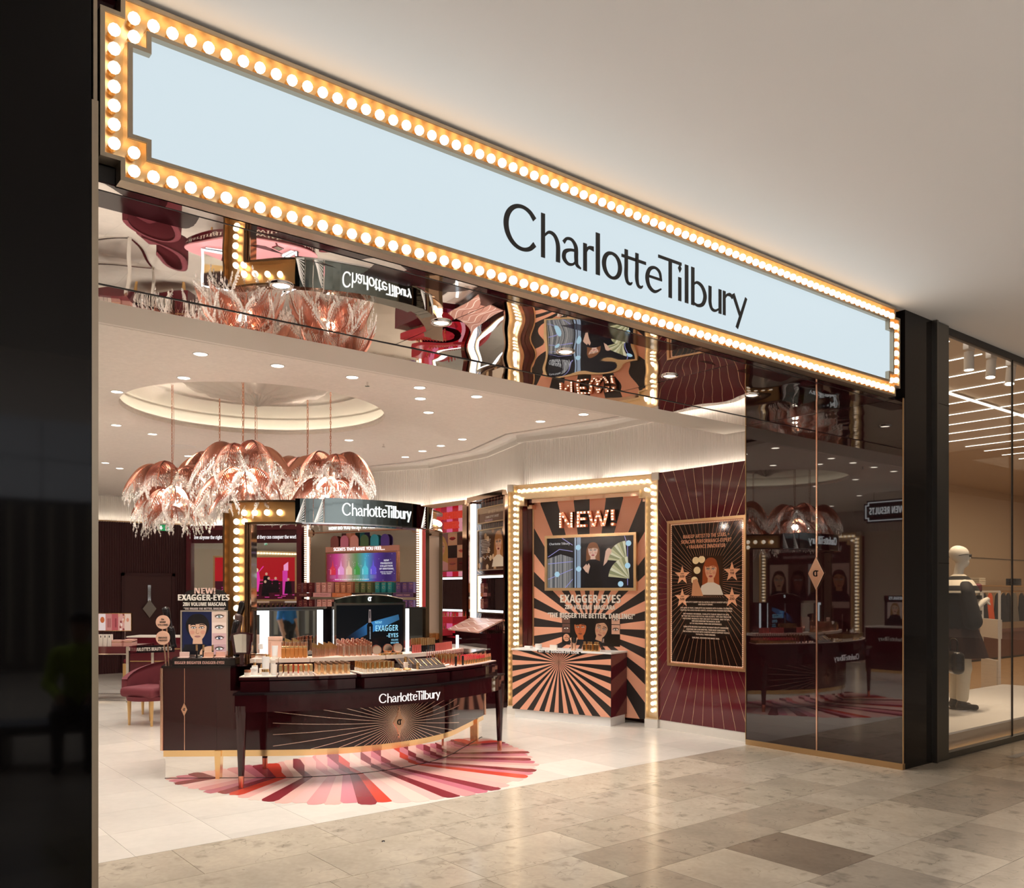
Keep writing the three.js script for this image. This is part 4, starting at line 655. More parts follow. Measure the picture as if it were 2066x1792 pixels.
// --- scent bay
{
  const X = [6.892, -10.353, 7.747, -8.25], b = bay('scent_bay', 'mirrored wall bay of fragrances between two bulb-dotted light columns', 'display bay', ...X);
  mesh('back_mirror', b6(-0.15, 2.35, 0.1, 2.92, -0.14, -0.06), std(lin(0.80, 0.74, 0.66), 0.06, 1), b);
  for (const x of [-0.115, 2.31]) { mesh('light_column', b6(x + 0.025, x + 0.045, 1.2, 2.78, -0.05, -0.02), M.led, b); mesh('column', b6(x - 0.06, x + 0.07, 0.1, 2.92, -0.06, -0.045), M.roseGold, b); const g = bulbGeo(0.012); for (const y of rowOf(40, 1.25, 2.74)) mesh('bulb', g, M.bulbStore, b, [x - 0.03, y, -0.035]); }
  mesh('header_bar', b6(-0.05, 2.25, 2.62, 2.635, -0.05, -0.02), M.copper, b); for (const x of [-0.03, 2.23]) mesh('rosette', cyl(0.07, 0.07, 0.02, 24).rotateX(Math.PI / 2).translate(x, 2.628, -0.05), M.bronzeMirror, b);
  mesh('header_strip', b6(0.25, 1.85, 2.64, 2.76, -0.058, -0.052), M.beige, b); lettering(b, 'HOW DO YOU WANT TO FEEL TODAY?', 1.05, 2.67, 1.3, 0.05, 0.01, M.whiteNeon, -0.05, font);
  const cols = [['#9a5a58', 'VIOLET'], ['#e88aa8', 'LOVE'], ['#f0a8a0', 'JOY'], ['#5f7a56', 'MAGIC'], ['#3fa8c0', 'CALM'], ['#5a3fa0', 'COSMIC']];
  const arch = new THREE.Shape(); arch.moveTo(-0.085, -0.09); arch.lineTo(0.085, -0.09); arch.lineTo(0.085, 0.02); arch.absarc(0, 0.02, 0.085, 0, Math.PI, false); arch.lineTo(-0.085, -0.09);
  cols.forEach(([k, w], i) => { const a = tag(mesh('scent_plaque', ext(arch, 0.02, 0, { curveSegments: 10 }), std(k, 0.3)), ['dusty rose', 'bright pink', 'pale pink', 'olive green', 'turquoise', 'violet'][i] + ' arched plaque in the row above the scent screen', 'plaque', 'arched scent plaques'); a.position.set(X[0], 0, X[1]); a.rotation.y = b.rotation.y; a.geometry = a.geometry.clone().translate(0.56 + i * 0.217, 2.455, -0.02); });
  ['#5a1420', '#e8a08a', '#d88868', '#182a24', '#1a6a72', '#2a1a50'].forEach((k, i) => mesh('colour_band', b6(0.68 + i * 0.1, 0.78 + i * 0.1, 2.30, 2.60, -0.058, -0.05), std(k, 0.4), b));
  const s = bay('scent_screen', 'wide screen showing six coloured perfume bottles', 'screen', ...X);
  const t = cv(900, 330, (c, w, h) => {
    const g = c.createLinearGradient(0, 0, w, 0); ['#7a2a3a', '#c8408a', '#d8a0a0', '#6a8a5a', '#4aa8c8', '#5a3a98', '#3a2460', '#4a3470'].forEach((k, i) => g.addColorStop(i / 7, k)); rect(c, g, 0, 0, w, h);
    [['#d8384a', 40], ['#f0a0d8', 150], ['#f0c8b0', 255], ['#4a9a4a', 360], ['#5ac8d8', 465], ['#6a5ad8', 570]].forEach(([k, x]) => { path(c, [[x, 180], [x + 22, 150], [x + 58, 150], [x + 80, 180], [x + 80, 250], [x, 250]], k); path(c, [[x + 28, 150], [x + 40, 70], [x + 52, 150]], k); rect(c, 'rgba(255,255,255,0.45)', x + 8, 185, 10, 60); rect(c, 'rgba(255,255,255,0.15)', x, 255, 80, 40); });
    for (let i = 0; i < 40; i++) ell(c, '#ffffff', hash(i, 2, 3) * w, hash(i, 7, 3) * h, 2.5, 2.5);
    [['NEW!', 90, 26], ['FRAGRANCE', 122, 26], ['COLLECTION', 154, 26], ['OF EMOTIONS', 186, 26], ['HOW DO YOU WANT', 222, 16], ['TO FEEL TODAY?', 242, 16]].forEach(([q, y, p]) => T(c, q, 775, y, p)); T(c, 'BASED ON NEUROSCIENCE + 30 YEARS OF RESEARCH', 330, 305, 18);
  });
  mesh('frame', frameGeo(0.345, 1.745, 1.885, 2.27, 0.02, 0.04, -0.06), M.copper, s); mesh('screen', plane(1.5, 0.485, 1.115, 2.0075, -0.03), emap(t, 0.75), s); mesh('housing', b6(0.35, 1.88, 1.75, 2.265, -0.06, -0.032), M.ink, s);
  mesh('header', b6(0.345, 1.885, 2.275, 2.37, -0.06, -0.02), std(lin(0.75, 0.36, 0.28), 0.3), s); lettering(s, 'SCENTS THAT MAKE YOU FEEL...', 1.08, 2.298, 1.1, 0.055, 0.006, M.whiteNeon, -0.02, font);
  b.updateMatrixWorld();
  const names = ['MORE SEX', 'LOVE FREQUENCY', 'JOYPHORIA', 'MAGIC ENERGY', 'CALM BLISS', 'COSMIC POWER'], fr = ['#5a1a20', '#e0a0a0', '#d87a4a', '#1c1a18', '#12404e', '#5a3a6a'], bx = ['#6a2028', '#e6a8a0', '#d89070', '#6a7a50', '#249aa0', '#6a4a88'];
  for (const y of [1.575, 1.28]) { const sh = tag(mesh('glass_shelf', b6(-0.2, 2.33, y - 0.012, y, -0.05, 0.14), M.acrylic), y > 1.5 ? 'clear upper shelf of coloured perfume cartons in the scent bay' : 'clear lower shelf of perfume cartons in the scent bay', 'shelf', 'shelves of the scent bay'); sh.position.copy(b.position); sh.rotation.copy(b.rotation); }
  names.forEach((nm, i) => {
    const u = -0.02 + i * 0.43, f = tag(mesh('shelf_label', b6(u - 0.2, u + 0.2, 1.5, 1.57, 0.142, 0.15), pmap(cv(256, 48, (c, w, h) => { rect(c, fr[i], 0, 0, w, h); T(c, nm, w / 2, h / 2, 24, { color: i === 1 ? '#8a3a4a' : '#e8b8a0', w: 'normal' }); }), 0.4)), ['dark red', 'pale pink', 'orange', 'black', 'dark teal', 'purple'][i] + ' name strip on the edge of the perfume shelf', 'label', 'name strips of the perfume shelf'); f.position.copy(b.position); f.rotation.copy(b.rotation);
    const pr = thing('perfume_carton', ['dark red', 'pale pink', 'orange', 'olive green', 'teal', 'violet'][i] + ' perfume carton on the scent bay shelves', 'carton', [0, 0, 0], b.rotation.y, ['dark red', 'pale pink', 'orange', 'olive', 'teal', 'violet'][i] + ' perfume cartons');
    mesh('carton', box(0.085, 0.175, 0.06, 0, 0.0875, 0), std(bx[i], 0.35), pr); mesh('label_ring', new THREE.TorusGeometry(0.022, 0.003, 5, 16).translate(0, 0.09, 0.031), M.roseGold, pr); mesh('foil_band', box(0.06, 0.012, 0.002, 0, 0.145, 0.031), M.roseGold, pr);
    spread(pr, [[-0.14, 1.575], [-0.01, 1.575], [0.12, 1.575], [-0.12, 1.28], [0.0, 1.28], [0.12, 1.28]].map(([du, y]) => { const v = new THREE.Vector3(u + du, y, 0.06).applyMatrix4(b.matrixWorld); return [v.x, v.y, v.z, b.rotation.y]; })).forEach((o, k) => { o.userData.label = ['dark red', 'pale pink', 'orange', 'olive green', 'teal', 'violet'][i] + ' perfume carton, ' + ['left', 'middle', 'right'][k % 3] + ' one of its three on the ' + (k < 3 ? 'upper' : 'lower') + ' scent shelf'; });
  });
}
// --- mirror bay with the red screen at the back
{
  const X = [6.12, -14.1, 7.75, -12.5], b = bay('mirror_bay', 'burgundy-framed mirror bay with a handwritten line along its top', 'display bay', ...X);
  mesh('frame', frameGeo(-0.12, 0.1, 2.3, 2.94, 0.1, 0.1, -0.05), std(lin(0.16, 0.02, 0.035), 0.2), b); mesh('mirror', b6(-0.02, 2.2, 0.9, 2.58, -0.045, -0.03), M.clearMirror, b); mesh('lower_panel', b6(-0.02, 2.2, 0.15, 0.9, -0.045, -0.02), M.burg, b);
  mesh('header_board', b6(-0.02, 2.2, 2.58, 2.84, -0.04, -0.01), std(lin(0.10, 0.012, 0.022), 0.3), b);
  const t = cv(1024, 100, (c, w, h) => { T(c, 'Give anyone the right Makeup and Skincare and they can conquer the world', w / 2, h / 2, 46, { font: 'serif', w: 'normal', italic: true, sx: 0.7 }); });
  mesh('handwriting', plane(2.15, 0.21, 1.1, 2.70, -0.006), new THREE.MeshStandardMaterial({ color: 0x000000, emissive: 0xffffff, emissiveIntensity: 1.4, alphaMap: cv(1024, 100, (c, w, h) => { rect(c, '#000', 0, 0, w, h); T(c, 'Give anyone the right Makeup and Skincare and they can conquer the world', w / 2, h / 2, 44, { font: 'serif', w: 'normal', italic: true, sx: 0.66 }); }, false), transparent: true }), b);
  const s = bay('red_screen', 'gold-framed screen with a dancer in pink on a red stage', 'screen', ...X);
  const film = cv(700, 380, (c, w, h) => {
    rect(c, '#a8121e', 0, 0, w, 230); rect(c, '#3a0818', 0, 215, w, 165); rect(c, '#c81e6a', 250, 200, 300, 10); rect(c, '#c81e6a', 230, 232, 340, 8); for (let i = 0; i < 20; i++) rect(c, '#e0409a', hash(i, 1, 4) * w, 250 + hash(i, 9, 4) * 120, 40, 6);
    rect(c, '#d03a9a', 150, 140, 44, 200); rect(c, '#d03a9a', 590, 120, 44, 220); path(c, [[600, 70], [640, 40], [640, 120], [600, 120]], '#f09ac8');
    path(c, [[345, 130], [385, 130], [395, 200], [380, 310], [350, 310], [335, 200]], '#e83aa8'); c.strokeStyle = '#e83aa8'; c.lineWidth = 9; c.beginPath(); c.moveTo(350, 135); c.lineTo(310, 80); c.moveTo(380, 135); c.lineTo(425, 80); c.stroke(); ell(c, '#f2d4b0', 365, 115, 15, 18);
    for (const [x, y] of [[300, 150], [450, 150], [470, 190], [530, 190], [290, 200], [440, 220], [200, 190], [640, 200]]) { ell(c, '#c89a80', x, y, 11, 13); path(c, [[x - 24, y + 18], [x + 24, y + 18], [x + 34, y + 130], [x - 34, y + 130]], '#0c060c'); }
  });
  mesh('frame', frameGeo(0.44, 1.40, 2.19, 2.32, 0.035, 0.05, -0.028), goldFrame, s); mesh('housing', b6(0.45, 2.18, 1.41, 2.31, -0.028, 0.0), M.ink, s); mesh('screen', plane(1.68, 0.85, 1.315, 1.86, 0.003), emap(film, 0.8), s);
  const sh = bay('bottle_shelf', 'pale shelf below the red screen with a row of small bottles', 'shelf', ...X); mesh('board', b6(0.1, 2.2, 1.22, 1.25, -0.02, 0.2), M.marble, sh);
  sh.updateMatrixWorld();
  const v0 = thing('shelf_bottle', 'small dark bottle on the shelf below the red screen', 'bottle', [0, 0, 0], sh.rotation.y, 'bottles below the red screen'); mesh('glass', cyl(0.02, 0.02, 0.07, 10), M.inkGloss, v0); mesh('cap', cyl(0.015, 0.015, 0.03, 10, 0, 0.07, 0), M.gold, v0);
  spread(v0, rowOf(14, 0.9, 2.1).map((u) => { const v = new THREE.Vector3(u, 1.25, 0.1).applyMatrix4(sh.matrixWorld); return [v.x, v.y, v.z]; }), undefined, 14, 'below the red screen');
}
// ================= the curved counter island =================
const IC = [4.06, -4.41], IR = 1.55, IT = R(37);                       // body: arc between two straight flanks
const bodyAt = (s, off = 0) => {                                          // s: metres along the front from its middle; off: outwards
  const lim = IR * IT, a = Math.max(-IT, Math.min(IT, s / IR)), ex = Math.abs(s) > lim ? (Math.abs(s) - lim) * Math.sign(s) : 0;
  return [IC[0] + Math.sin(a) * (IR + off) + Math.cos(a) * ex, IC[1] + Math.cos(a) * (IR + off) - Math.sin(a) * ex, a];
};
const SM = IR * IT + 0.985;
const bodyPts = (off) => { const p = []; for (let i = 0; i <= 40; i++) { const s = -SM - off * 0.6 + (2 * SM + off * 1.2) * i / 40; const [x, z] = bodyAt(s, off); p.push([x, z]); } p.push([5.36 + off, -4.75 - off], [2.76 - off, -4.75 - off]); return p; };
const AC = [4.07, -4.98];
const pol = (deg, r, y) => [AC[0] + Math.sin(R(deg)) * r, y, AC[1] + Math.cos(R(deg)) * r, R(deg)];
const sector = (d0, d1, r0, r1, y0, y1) => { const p = []; const n = Math.max(3, Math.round((d1 - d0) / 2)); for (let i = 0; i <= n; i++) { const q = pol(d0 + (d1 - d0) * i / n, r1, 0); p.push([q[0], q[2]]); } for (let i = n; i >= 0; i--) { const q = pol(d0 + (d1 - d0) * i / n, r0, 0); p.push([q[0], q[2]]); } return slab(p, y0, y1); };
const flank = turnOf(...bodyAt(-SM).slice(0, 2), ...bodyAt(-IR * IT).slice(0, 2)), [fx, fz] = bodyAt(-SM);
{
  const c = thing('counter_island', 'curved burgundy lacquer counter island with mirror plinth and gold band', 'counter');
  mesh('plinth', slab(bodyPts(-0.03), 0.004, 0.19), std(lin(0.90, 0.87, 0.84), 0.02, 1), c); mesh('plinth_gasket', slab(bodyPts(-0.025), 0, 0.005), M.ink, c);
  mesh('gold_band', slab(bodyPts(-0.012), 0.19, 0.245), std(lin(0.93, 0.64, 0.32), 0.16, 1), c);
  mesh('body', slab(bodyPts(0), 0.245, 0.752), M.burg, c);
  const pl = (k) => [[fx - 0.006 * k, fz + 0.004 * k], [2.80, -3.418 + 0.008 * k], [2.86, -3.46], [3.06, -3.80], [3.06, -4.75], [2.76, -4.75 - 0.005 * k]];
  const pr = (k) => [[5.36, -4.75 - 0.005 * k], [5.06, -4.75], [5.06, -3.80], [5.26, -3.46], [5.32, -3.418 + 0.008 * k], [8.12 - fx + 0.006 * k, fz + 0.004 * k]];
  const pm = (k) => { const q = []; for (let i = 0; i <= 16; i++) { const t = pol(-38 + 76 * i / 16, 1.69, 0); q.push([t[0], t[2]]); } return [...q, [5.058, -4.75 - 0.005 * k], [3.062, -4.75 - 0.005 * k]]; };
  for (const q of [pl, pr, pm]) { mesh('upper_body', slab(q(0), 0.752, 0.945), M.burg, c); mesh('top', slab(q(1), 0.945, 0.963), M.inkGloss, c); }
  const [lx, lz] = bodyAt(-SM, 0.001); mesh('corner_strip', cyl(0.014, 0.014, 0.70, 10, lx, 0.245, lz), M.roseGold, c); const [rx, rz] = bodyAt(SM, 0.001); mesh('corner_strip', cyl(0.014, 0.014, 0.70, 10, rx, 0.245, rz), M.roseGold, c);
  for (const s of [-SM + 0.47, SM - 0.30]) { const [x, z, a] = bodyAt(s, -0.012); const g = box(0.055, 0.24, 0.045, 0, 0.12, 0), p = g.attributes.position; for (let i = 0; i < p.count; i++) if (p.getY(i) < 0.1) p.setX(i, p.getX(i) * 0.6); mesh('gold_leg', g, M.gold, c, [x, 0.001, z], [0, a, 0]); }
  // door line and diamond pull on the left flank
  const f = new THREE.Group(); f.name = 'cupboard_front'; c.add(f); f.position.set(fx, 0, fz); f.rotation.y = flank;
  mesh('door_strip', b6(0.188, 0.193, 0.247, 0.943, 0, 0.002), M.roseGold, f); mesh('pull_plate', ext(diamond(0.052, 0.115), 0.008, 0.002).translate(0.19, 0.594, 0), M.roseGold, f); mesh('monogram', mono(0.022, 0.002).translate(0.19, 0.594, 0.0102), M.inkGloss, f); mesh('door_gap', b6(0.46, 0.4615, 0.247, 0.943, -0.001, 0.0006), M.ink, f);
  // star rays inlaid in the curved front
  const s0 = 0.07, y0 = 0.425;
  for (let i = 0; i < 72; i++) {
    const a = (i + 0.5) / 72 * 2 * Math.PI, dx = Math.cos(a), dy = Math.sin(a), rIn = 0.07 / (Math.abs(dx) / 0.62 + Math.abs(dy)) ;
    const t = Math.min(dx > 0 ? (1.05 - s0) / Math.max(dx, 1e-6) : (-1.05 - s0) / Math.min(dx, -1e-6), dy > 0 ? (0.615 - y0) / Math.max(dy, 1e-6) : (0.247 - y0) / Math.min(dy, -1e-6)), n = 14, pos = [], idx = [];
    if (t < rIn + 0.02) continue;
    for (let k = 0; k <= n; k++) { const q = rIn + (t - rIn) * k / n, w = 0.0022; for (const e of [-1, 1]) { const s = s0 + dx * q - dy * w * e, y = y0 + dy * q + dx * w * e, [x, z] = bodyAt(s, 0.0016); pos.push(x, y, z); } if (k < n) { const b = k * 2; idx.push(b, b + 2, b + 1, b + 1, b + 2, b + 3); } }
    const g = new THREE.BufferGeometry(); g.setAttribute('position', new THREE.Float32BufferAttribute(pos, 3)); g.setIndex(idx); g.computeVertexNormals(); mesh('inlaid_ray', g, std(lin(0.93, 0.70, 0.58), 0.25, 1), c);
  }
  { const [x, z, a] = bodyAt(s0, 0.001); const st = poly([[0, -0.15], [0.02, -0.06], [0.062, 0], [0.02, 0.06], [0, 0.15], [-0.02, 0.06], [-0.062, 0], [-0.02, -0.06]]); mesh('star_emblem', ext(st, 0.008), M.roseGold, c, [x, y0, z], [0, a, 0]); mesh('emblem_monogram', mono(0.05, 0.003).translate(0, 0, 0.0085), M.inkGloss, c, [x, y0, z], [0, a, 0]); }
}
// --- the table set before it: curved apron on two tapered legs
{
  const t = thing('display_table', 'curved dark lacquer table with white lettering standing against the island front', 'table');
  mesh('apron', sector(-35.3, 35.3, 2.365, 2.40, 0.62, 0.756), M.burg, t); mesh('top', sector(-35.6, 35.6, 1.97, 2.412, 0.756, 0.772), M.inkGloss, t); mesh('end_panel', sector(-35.3, -34.6, 2.1, 2.38, 0.62, 0.756), M.burg, t); mesh('end_panel', sector(34.6, 35.3, 2.1, 2.38, 0.62, 0.756), M.burg, t);
  for (const d of [-34.2, 34.2]) { const [x, , z, a] = pol(d, 2.37, 0), L = new THREE.Group(); L.name = 'leg'; t.add(L); L.position.set(x, 0, z); L.rotation.y = a + Math.PI / 4; mesh('shaft', new THREE.CylinderGeometry(0.055, 0.028, 0.57, 4).translate(0, 0.385, 0), M.burg, L); mesh('sabot', new THREE.CylinderGeometry(0.028, 0.024, 0.1, 4).translate(0, 0.05, 0), M.copper, L); }
  for (const [, g] of logoLetters(0.63, 0.078, 0.004)) { g.computeBoundingBox(); const mx = (g.boundingBox.min.x + g.boundingBox.max.x) / 2, a = mx / 2.402 + R(0.35); g.translate(-mx, 0, 0); mesh('letter', g, glow(0xffffff, 0.55, { color: 0xffffff }), t, [AC[0] + Math.sin(a) * 2.401, 0.648, AC[1] + Math.cos(a) * 2.401], [0, a, 0]); }
}
// --- drawers, riser and trays
const trayTop = 0.90, tierTop = 1.02;
{
  const seg = [[-35, -11.2, 'left'], [-10.2, 12.4, 'middle'], [13, 36, 'right']];
  seg.forEach(([a, b, n], i) => {
    const d = thing('drawer_box', n + ' shallow dark drawer on the curved table', 'drawer', [0, 0, 0], 0, 'drawers of the curved table'); mesh('front', sector(a + 0.4, b - 0.4, 1.97, 2.33 + (i === 1 ? 0.02 : 0), 0.774, 0.86), M.burg, d); mesh('finger_lip', sector((a + b) / 2 - 2, (a + b) / 2 + 2, 2.32, 2.337 + (i === 1 ? 0.02 : 0), 0.846, 0.854), M.inkGloss, d);
    const t = thing('display_tray', n + ' slim tray of cosmetics above the curved table', 'tray', [0, 0, 0], 0, 'trays of the curved table'); mesh('board', sector(a, b, 1.98, 2.315, 0.868, 0.892), M.burg, t);
    const k = i === 0 ? [[a, -27.6], [-27.4, -19.9], [-19.7, b]] : i === 1 ? [[a, 0.6], [0.8, b]] : [[a, b]]; for (const [p, q] of k) mesh('pale_top', sector(p + 0.1, q - 0.1, 1.99, 2.312, 0.892, trayTop), i === 2 ? std(lin(0.75, 0.55, 0.50), 0.3) : M.tray, t);
  });
  const rs = thing('riser', 'dark stepped riser carrying the upper tier of trays', 'riser'); mesh('block', sector(-34.4, 34.4, 1.70, 1.965, 0.754, 0.985), M.burg, rs);
  [[-34.6, -27.9], [-27.6, -20.2], [-19.9, 0], [0.3, 17], [17.3, 34.4]].forEach(([a, b], i) => { const t = tag(mesh('upper_tray', sector(a, b, 1.74, 1.985, 0.985, tierTop), M.tray), ['leftmost', 'second', 'third', 'fourth', 'rightmost'][i] + ' pale tray of the upper tier of the curved table, counted from the left', 'tray', 'upper trays of the curved table'); });
}
const amber = (r, g, b) => std(lin(r, g, b), 0.12, 0.25);
const product = (name, label, cat, group, parts) => { const o = thing(name, label, cat, [0, 0, 0], 0, group); for (const [n, g, m] of parts) mesh(n, g, m, o); return o; };
const gridP = (d0, d1, n, r0, r1, k, y) => { const out = []; for (const r of rowOf(k, r0, r1)) for (const d of rowOf(n, d0, d1)) out.push(pol(d, r, y)); return out; };
{
  // skincare on the left tray
  const W = M.white, G = M.gold;
  const tubeG = (h, r) => { const g = cyl(r, r * 1.15, h, 16), p = g.attributes.position; for (let i = 0; i < p.count; i++) if (p.getY(i) > h * 0.9) p.setZ(i, p.getZ(i) * 0.15); g.computeVertexNormals(); return g; };
  const sk = [
    ['cream_jar', 'small cream jar with dark copper lid at the left corner of the tray', 'jar', -33.6, 2.25, [['jar', cyl(0.026, 0.026, 0.03, 20), M.cream], ['lid', cyl(0.027, 0.027, 0.02, 20, 0, 0.03, 0), M.copper]]],
    ['cream_jar', 'white jar with gold lid in the middle of the skincare tray', 'jar', -30.0, 2.24, [['jar', cyl(0.03, 0.03, 0.032, 20), W], ['lid', cyl(0.031, 0.031, 0.022, 20, 0, 0.032, 0), G]]],
    ['cream_jar', 'plain white lidded jar behind the copper-lidded jar', 'jar', -32.6, 2.17, [['jar', cyl(0.03, 0.03, 0.04, 20), W], ['lid', cyl(0.031, 0.031, 0.018, 20, 0, 0.041, 0), W]]],
    ['cream_tube', 'large white cream tube standing on its cap on the skincare tray', 'tube', -30.2, 2.14, [['cap', cyl(0.03, 0.03, 0.03, 16), G], ['tube', tubeG(0.12, 0.028).translate(0, 0.03, 0), W]]],
    ['cream_tube', 'small white tube at the right of the skincare tray', 'tube', -28.2, 2.22, [['cap', cyl(0.022, 0.022, 0.02, 16), W], ['tube', tubeG(0.07, 0.021).translate(0, 0.02, 0), M.cream]]],
    ['serum_bottle', 'pale serum bottle with gold neck at the back left of the tray', 'bottle', -33.0, 2.06, [['bottle', rbox(0.045, 0.07, 0.045, 0.006, 0, 0.035, 0), M.cream], ['neck', cyl(0.014, 0.014, 0.025, 12, 0, 0.07, 0), G], ['nozzle', cyl(0.005, 0.005, 0.03, 8, 0, 0.095, 0), W]]],
    ['serum_bottle', 'small dropper bottle beside the large white tube', 'bottle', -31.4, 2.09, [['bottle', rbox(0.032, 0.05, 0.032, 0.005, 0, 0.025, 0), M.cream], ['dropper', cyl(0.009, 0.005, 0.035, 10, 0, 0.05, 0), G]]],
    ['spray_bottle', 'slim white cylinder bottle behind the small tube', 'bottle', -28.7, 2.12, [['bottle', cyl(0.022, 0.022, 0.09, 16), W], ['cap', cyl(0.022, 0.022, 0.03, 16, 0, 0.091, 0), M.cream]]],
    ['spray_bottle', 'tall clear bottle with white cap at the left of the upper tier', 'bottle', -32.6, 1.86, [['bottle', cyl(0.022, 0.022, 0.075, 16), M.acrylic], ['cap', cyl(0.02, 0.02, 0.045, 16, 0, 0.076, 0), W]]],
    ['cream_tube', 'tall clear-walled tube in the middle of the upper skincare tray', 'tube', -30.6, 1.88, [['cap', cyl(0.02, 0.02, 0.03, 16), G], ['tube', tubeG(0.11, 0.022).translate(0, 0.03, 0), M.acrylic]]],
    ['cream_tube', 'white tube before the peach carton on the upper tier', 'tube', -28.8, 1.9, [['cap', cyl(0.024, 0.024, 0.022, 16), M.cream], ['tube', tubeG(0.085, 0.023).translate(0, 0.022, 0), W]]],
    ['peach_carton', 'peach gift carton behind the tubes on the upper tier', 'carton', -29.0, 1.79, [['carton', box(0.12, 0.15, 0.04, 0, 0.075, 0), std(lin(0.85, 0.55, 0.42), 0.5)], ['lid', box(0.124, 0.03, 0.044, 0, 0.165, 0), std(lin(0.85, 0.55, 0.42), 0.5)]]],
    ['gold_ring_box', 'low gold-edged box at the back of the skincare tray', 'box', -33.0, 1.78, [['box', rbox(0.09, 0.03, 0.05, 0.004, 0, 0.015, 0), M.cream], ['band', box(0.092, 0.012, 0.052, 0, 0.022, 0), G]]],
  ];
  for (const [n, l, cat, d, r, parts] of sk) { const o = product(n, l, cat, undefined, parts), [x, y, z, a] = pol(d, r, r > 1.98 ? trayTop : tierTop); o.position.set(x, y, z); o.rotation.y = a; }
  const frost = std(lin(0.82, 0.72, 0.63), 0.35);
  spread(product('foundation_bottle', 'frosted bottle with tall gold cap in the front rows of the left tray', 'bottle', 'gold-capped foundation bottles', [['base', rbox(0.026, 0.032, 0.026, 0.004, 0, 0.016, 0), frost], ['cap', rbox(0.0265, 0.055, 0.0265, 0.004, 0, 0.06, 0), M.gold]]), gridP(-26.8, -20.6, 7, 2.27, 2.20, 2, trayTop), undefined, 7, 'of the left tray');
  for (const [k, [c0, nm]] of [[[0.18, 0.04, 0.02], 'brown'], [[0.45, 0.06, 0.03], 'red'], [[0.60, 0.22, 0.10], 'peach']].entries()) spread(product('colour_vial', nm + ' colour vial in the back row of the left tray', 'vial', nm + ' colour vials', [['vial', cyl(0.010, 0.015, 0.065, 12), amber(...c0)], ['foot', cyl(0.012, 0.012, 0.012, 12, 0, 0.065, 0), amber(...c0)]]), rowOf(3, -26.7 + k * 2.2, -25.3 + k * 2.2).map((d) => pol(d, 2.08, trayTop)));
  spread(product('glow_bottle', 'amber glass bottle with clear shoulder on the upper tier', 'bottle', 'amber bottles of the upper tier', [['bottle', rbox(0.034, 0.085, 0.03, 0.006, 0, 0.0425, 0), amber(0.62, 0.24, 0.06)], ['shoulder', rbox(0.034, 0.02, 0.03, 0.005, 0, 0.094, 0), M.gold]]), rowOf(6, -26.6, -21.2).map((d) => pol(d, 1.93, tierTop)), undefined, 6, 'on the upper tier');
  spread(product('gold_tube', 'upright gold tube behind the amber bottles', 'tube', 'gold tubes behind the amber bottles', [['tube', cyl(0.015, 0.015, 0.085, 12), M.gold], ['cap', cyl(0.0155, 0.0155, 0.045, 12, 0, 0.0855, 0), M.roseGold]]), rowOf(7, -27.0, -20.6).map((d) => pol(d, 1.80, tierTop)), undefined, 7, 'behind the amber bottles');
  spread(product('flask', 'clear gold-filled flask with dark stopper in the square block of the left tray', 'flask', 'block of clear gold flasks', [['flask', lathe([[0, 0], [0.015, 0.001], [0.013, 0.05], [0.016, 0.078], [0.0135, 0.08]], 10), std(lin(0.90, 0.66, 0.40), 0.14, 0.75)], ['stopper', cyl(0.013, 0.016, 0.016, 10, 0, 0.08, 0), std(lin(0.22, 0.12, 0.07), 0.2, 0.6)]]), gridP(-18.9, -12.6, 6, 2.26, 2.05, 6, trayTop), undefined, 6, 'of the flask block');
  // slanting rows of gold pens on the upper tier
  const pen = product('gold_pen', 'slim gold pen in the slanting rows of the upper tier', 'pen', 'slanting rows of gold pens', [['barrel', cyl(0.0065, 0.0065, 0.08, 8), M.roseGold], ['cap', cyl(0.007, 0.007, 0.035, 8, 0, 0.08, 0), M.gold]]);
  const pens = []; for (let g = 0; g < 4; g++) for (let i = 0; i < 8; i++) { const q = pol(-19.2 + g * 1.7 + i * 0.42, 1.94 - g * 0.05 - i * 0.005, tierTop); pens.push([...q, 1.12 - i * 0.055]); } spread(pen, pens).forEach((o, i) => { o.userData.label = 'slim gold pen, ' + ORD[i % 8] + ' from the left in the ' + ORD[i / 8 | 0] + ' slanting row from the left'; });
  const rose = product('rose_tube', 'tall rose gold tube in the dense block of the upper tier', 'tube', 'block of rose gold tubes', [['tube', rbox(0.018, 0.10, 0.018, 0.003, 0, 0.05, 0), M.roseGold], ['cap', rbox(0.0185, 0.032, 0.0185, 0.003, 0, 0.1165, 0), M.copper]]);
  const rs = []; for (let g = 0; g < 6; g++) for (let i = 0; i < 5; i++) { const q = pol(-11.2 + g * 1.55, 1.93 - i * 0.045, tierTop); rs.push([...q, 0.88 + i * 0.06 + (g % 2) * 0.03]); } spread(rose, rs).forEach((o, i) => { o.userData.label = 'rose gold tube, ' + ORD[i % 5] + ' from the front in the ' + ORD[i / 5 | 0] + ' file from the left'; });
  spread(product('round_compact', 'round rose gold compact standing on edge on the upper tier', 'compact', 'compacts standing on edge', [['case', cyl(0.044, 0.044, 0.012, 28).rotateX(Math.PI / 2).translate(0, 0.044, 0), M.copper], ['mirror', cyl(0.038, 0.038, 0.002, 28).rotateX(Math.PI / 2).translate(0, 0.044, 0.0131), M.bronzeMirror]]), [[-1.2, 1.90], [-0.6, 1.86], [0.0, 1.82], [4.4, 1.80], [4.9, 1.77], [8.6, 1.78], [9.0, 1.75]].map(([d, r]) => { const q = pol(d, r, tierTop); q[3] -= 0.5; return q; })).forEach((o, i) => { o.userData.label = 'round rose gold compact on edge, ' + ['first of the left three', 'second of the left three', 'third of the left three', 'front one of the middle pair', 'rear one of the middle pair', 'front one of the right pair', 'rear one of the right pair'][i]; });
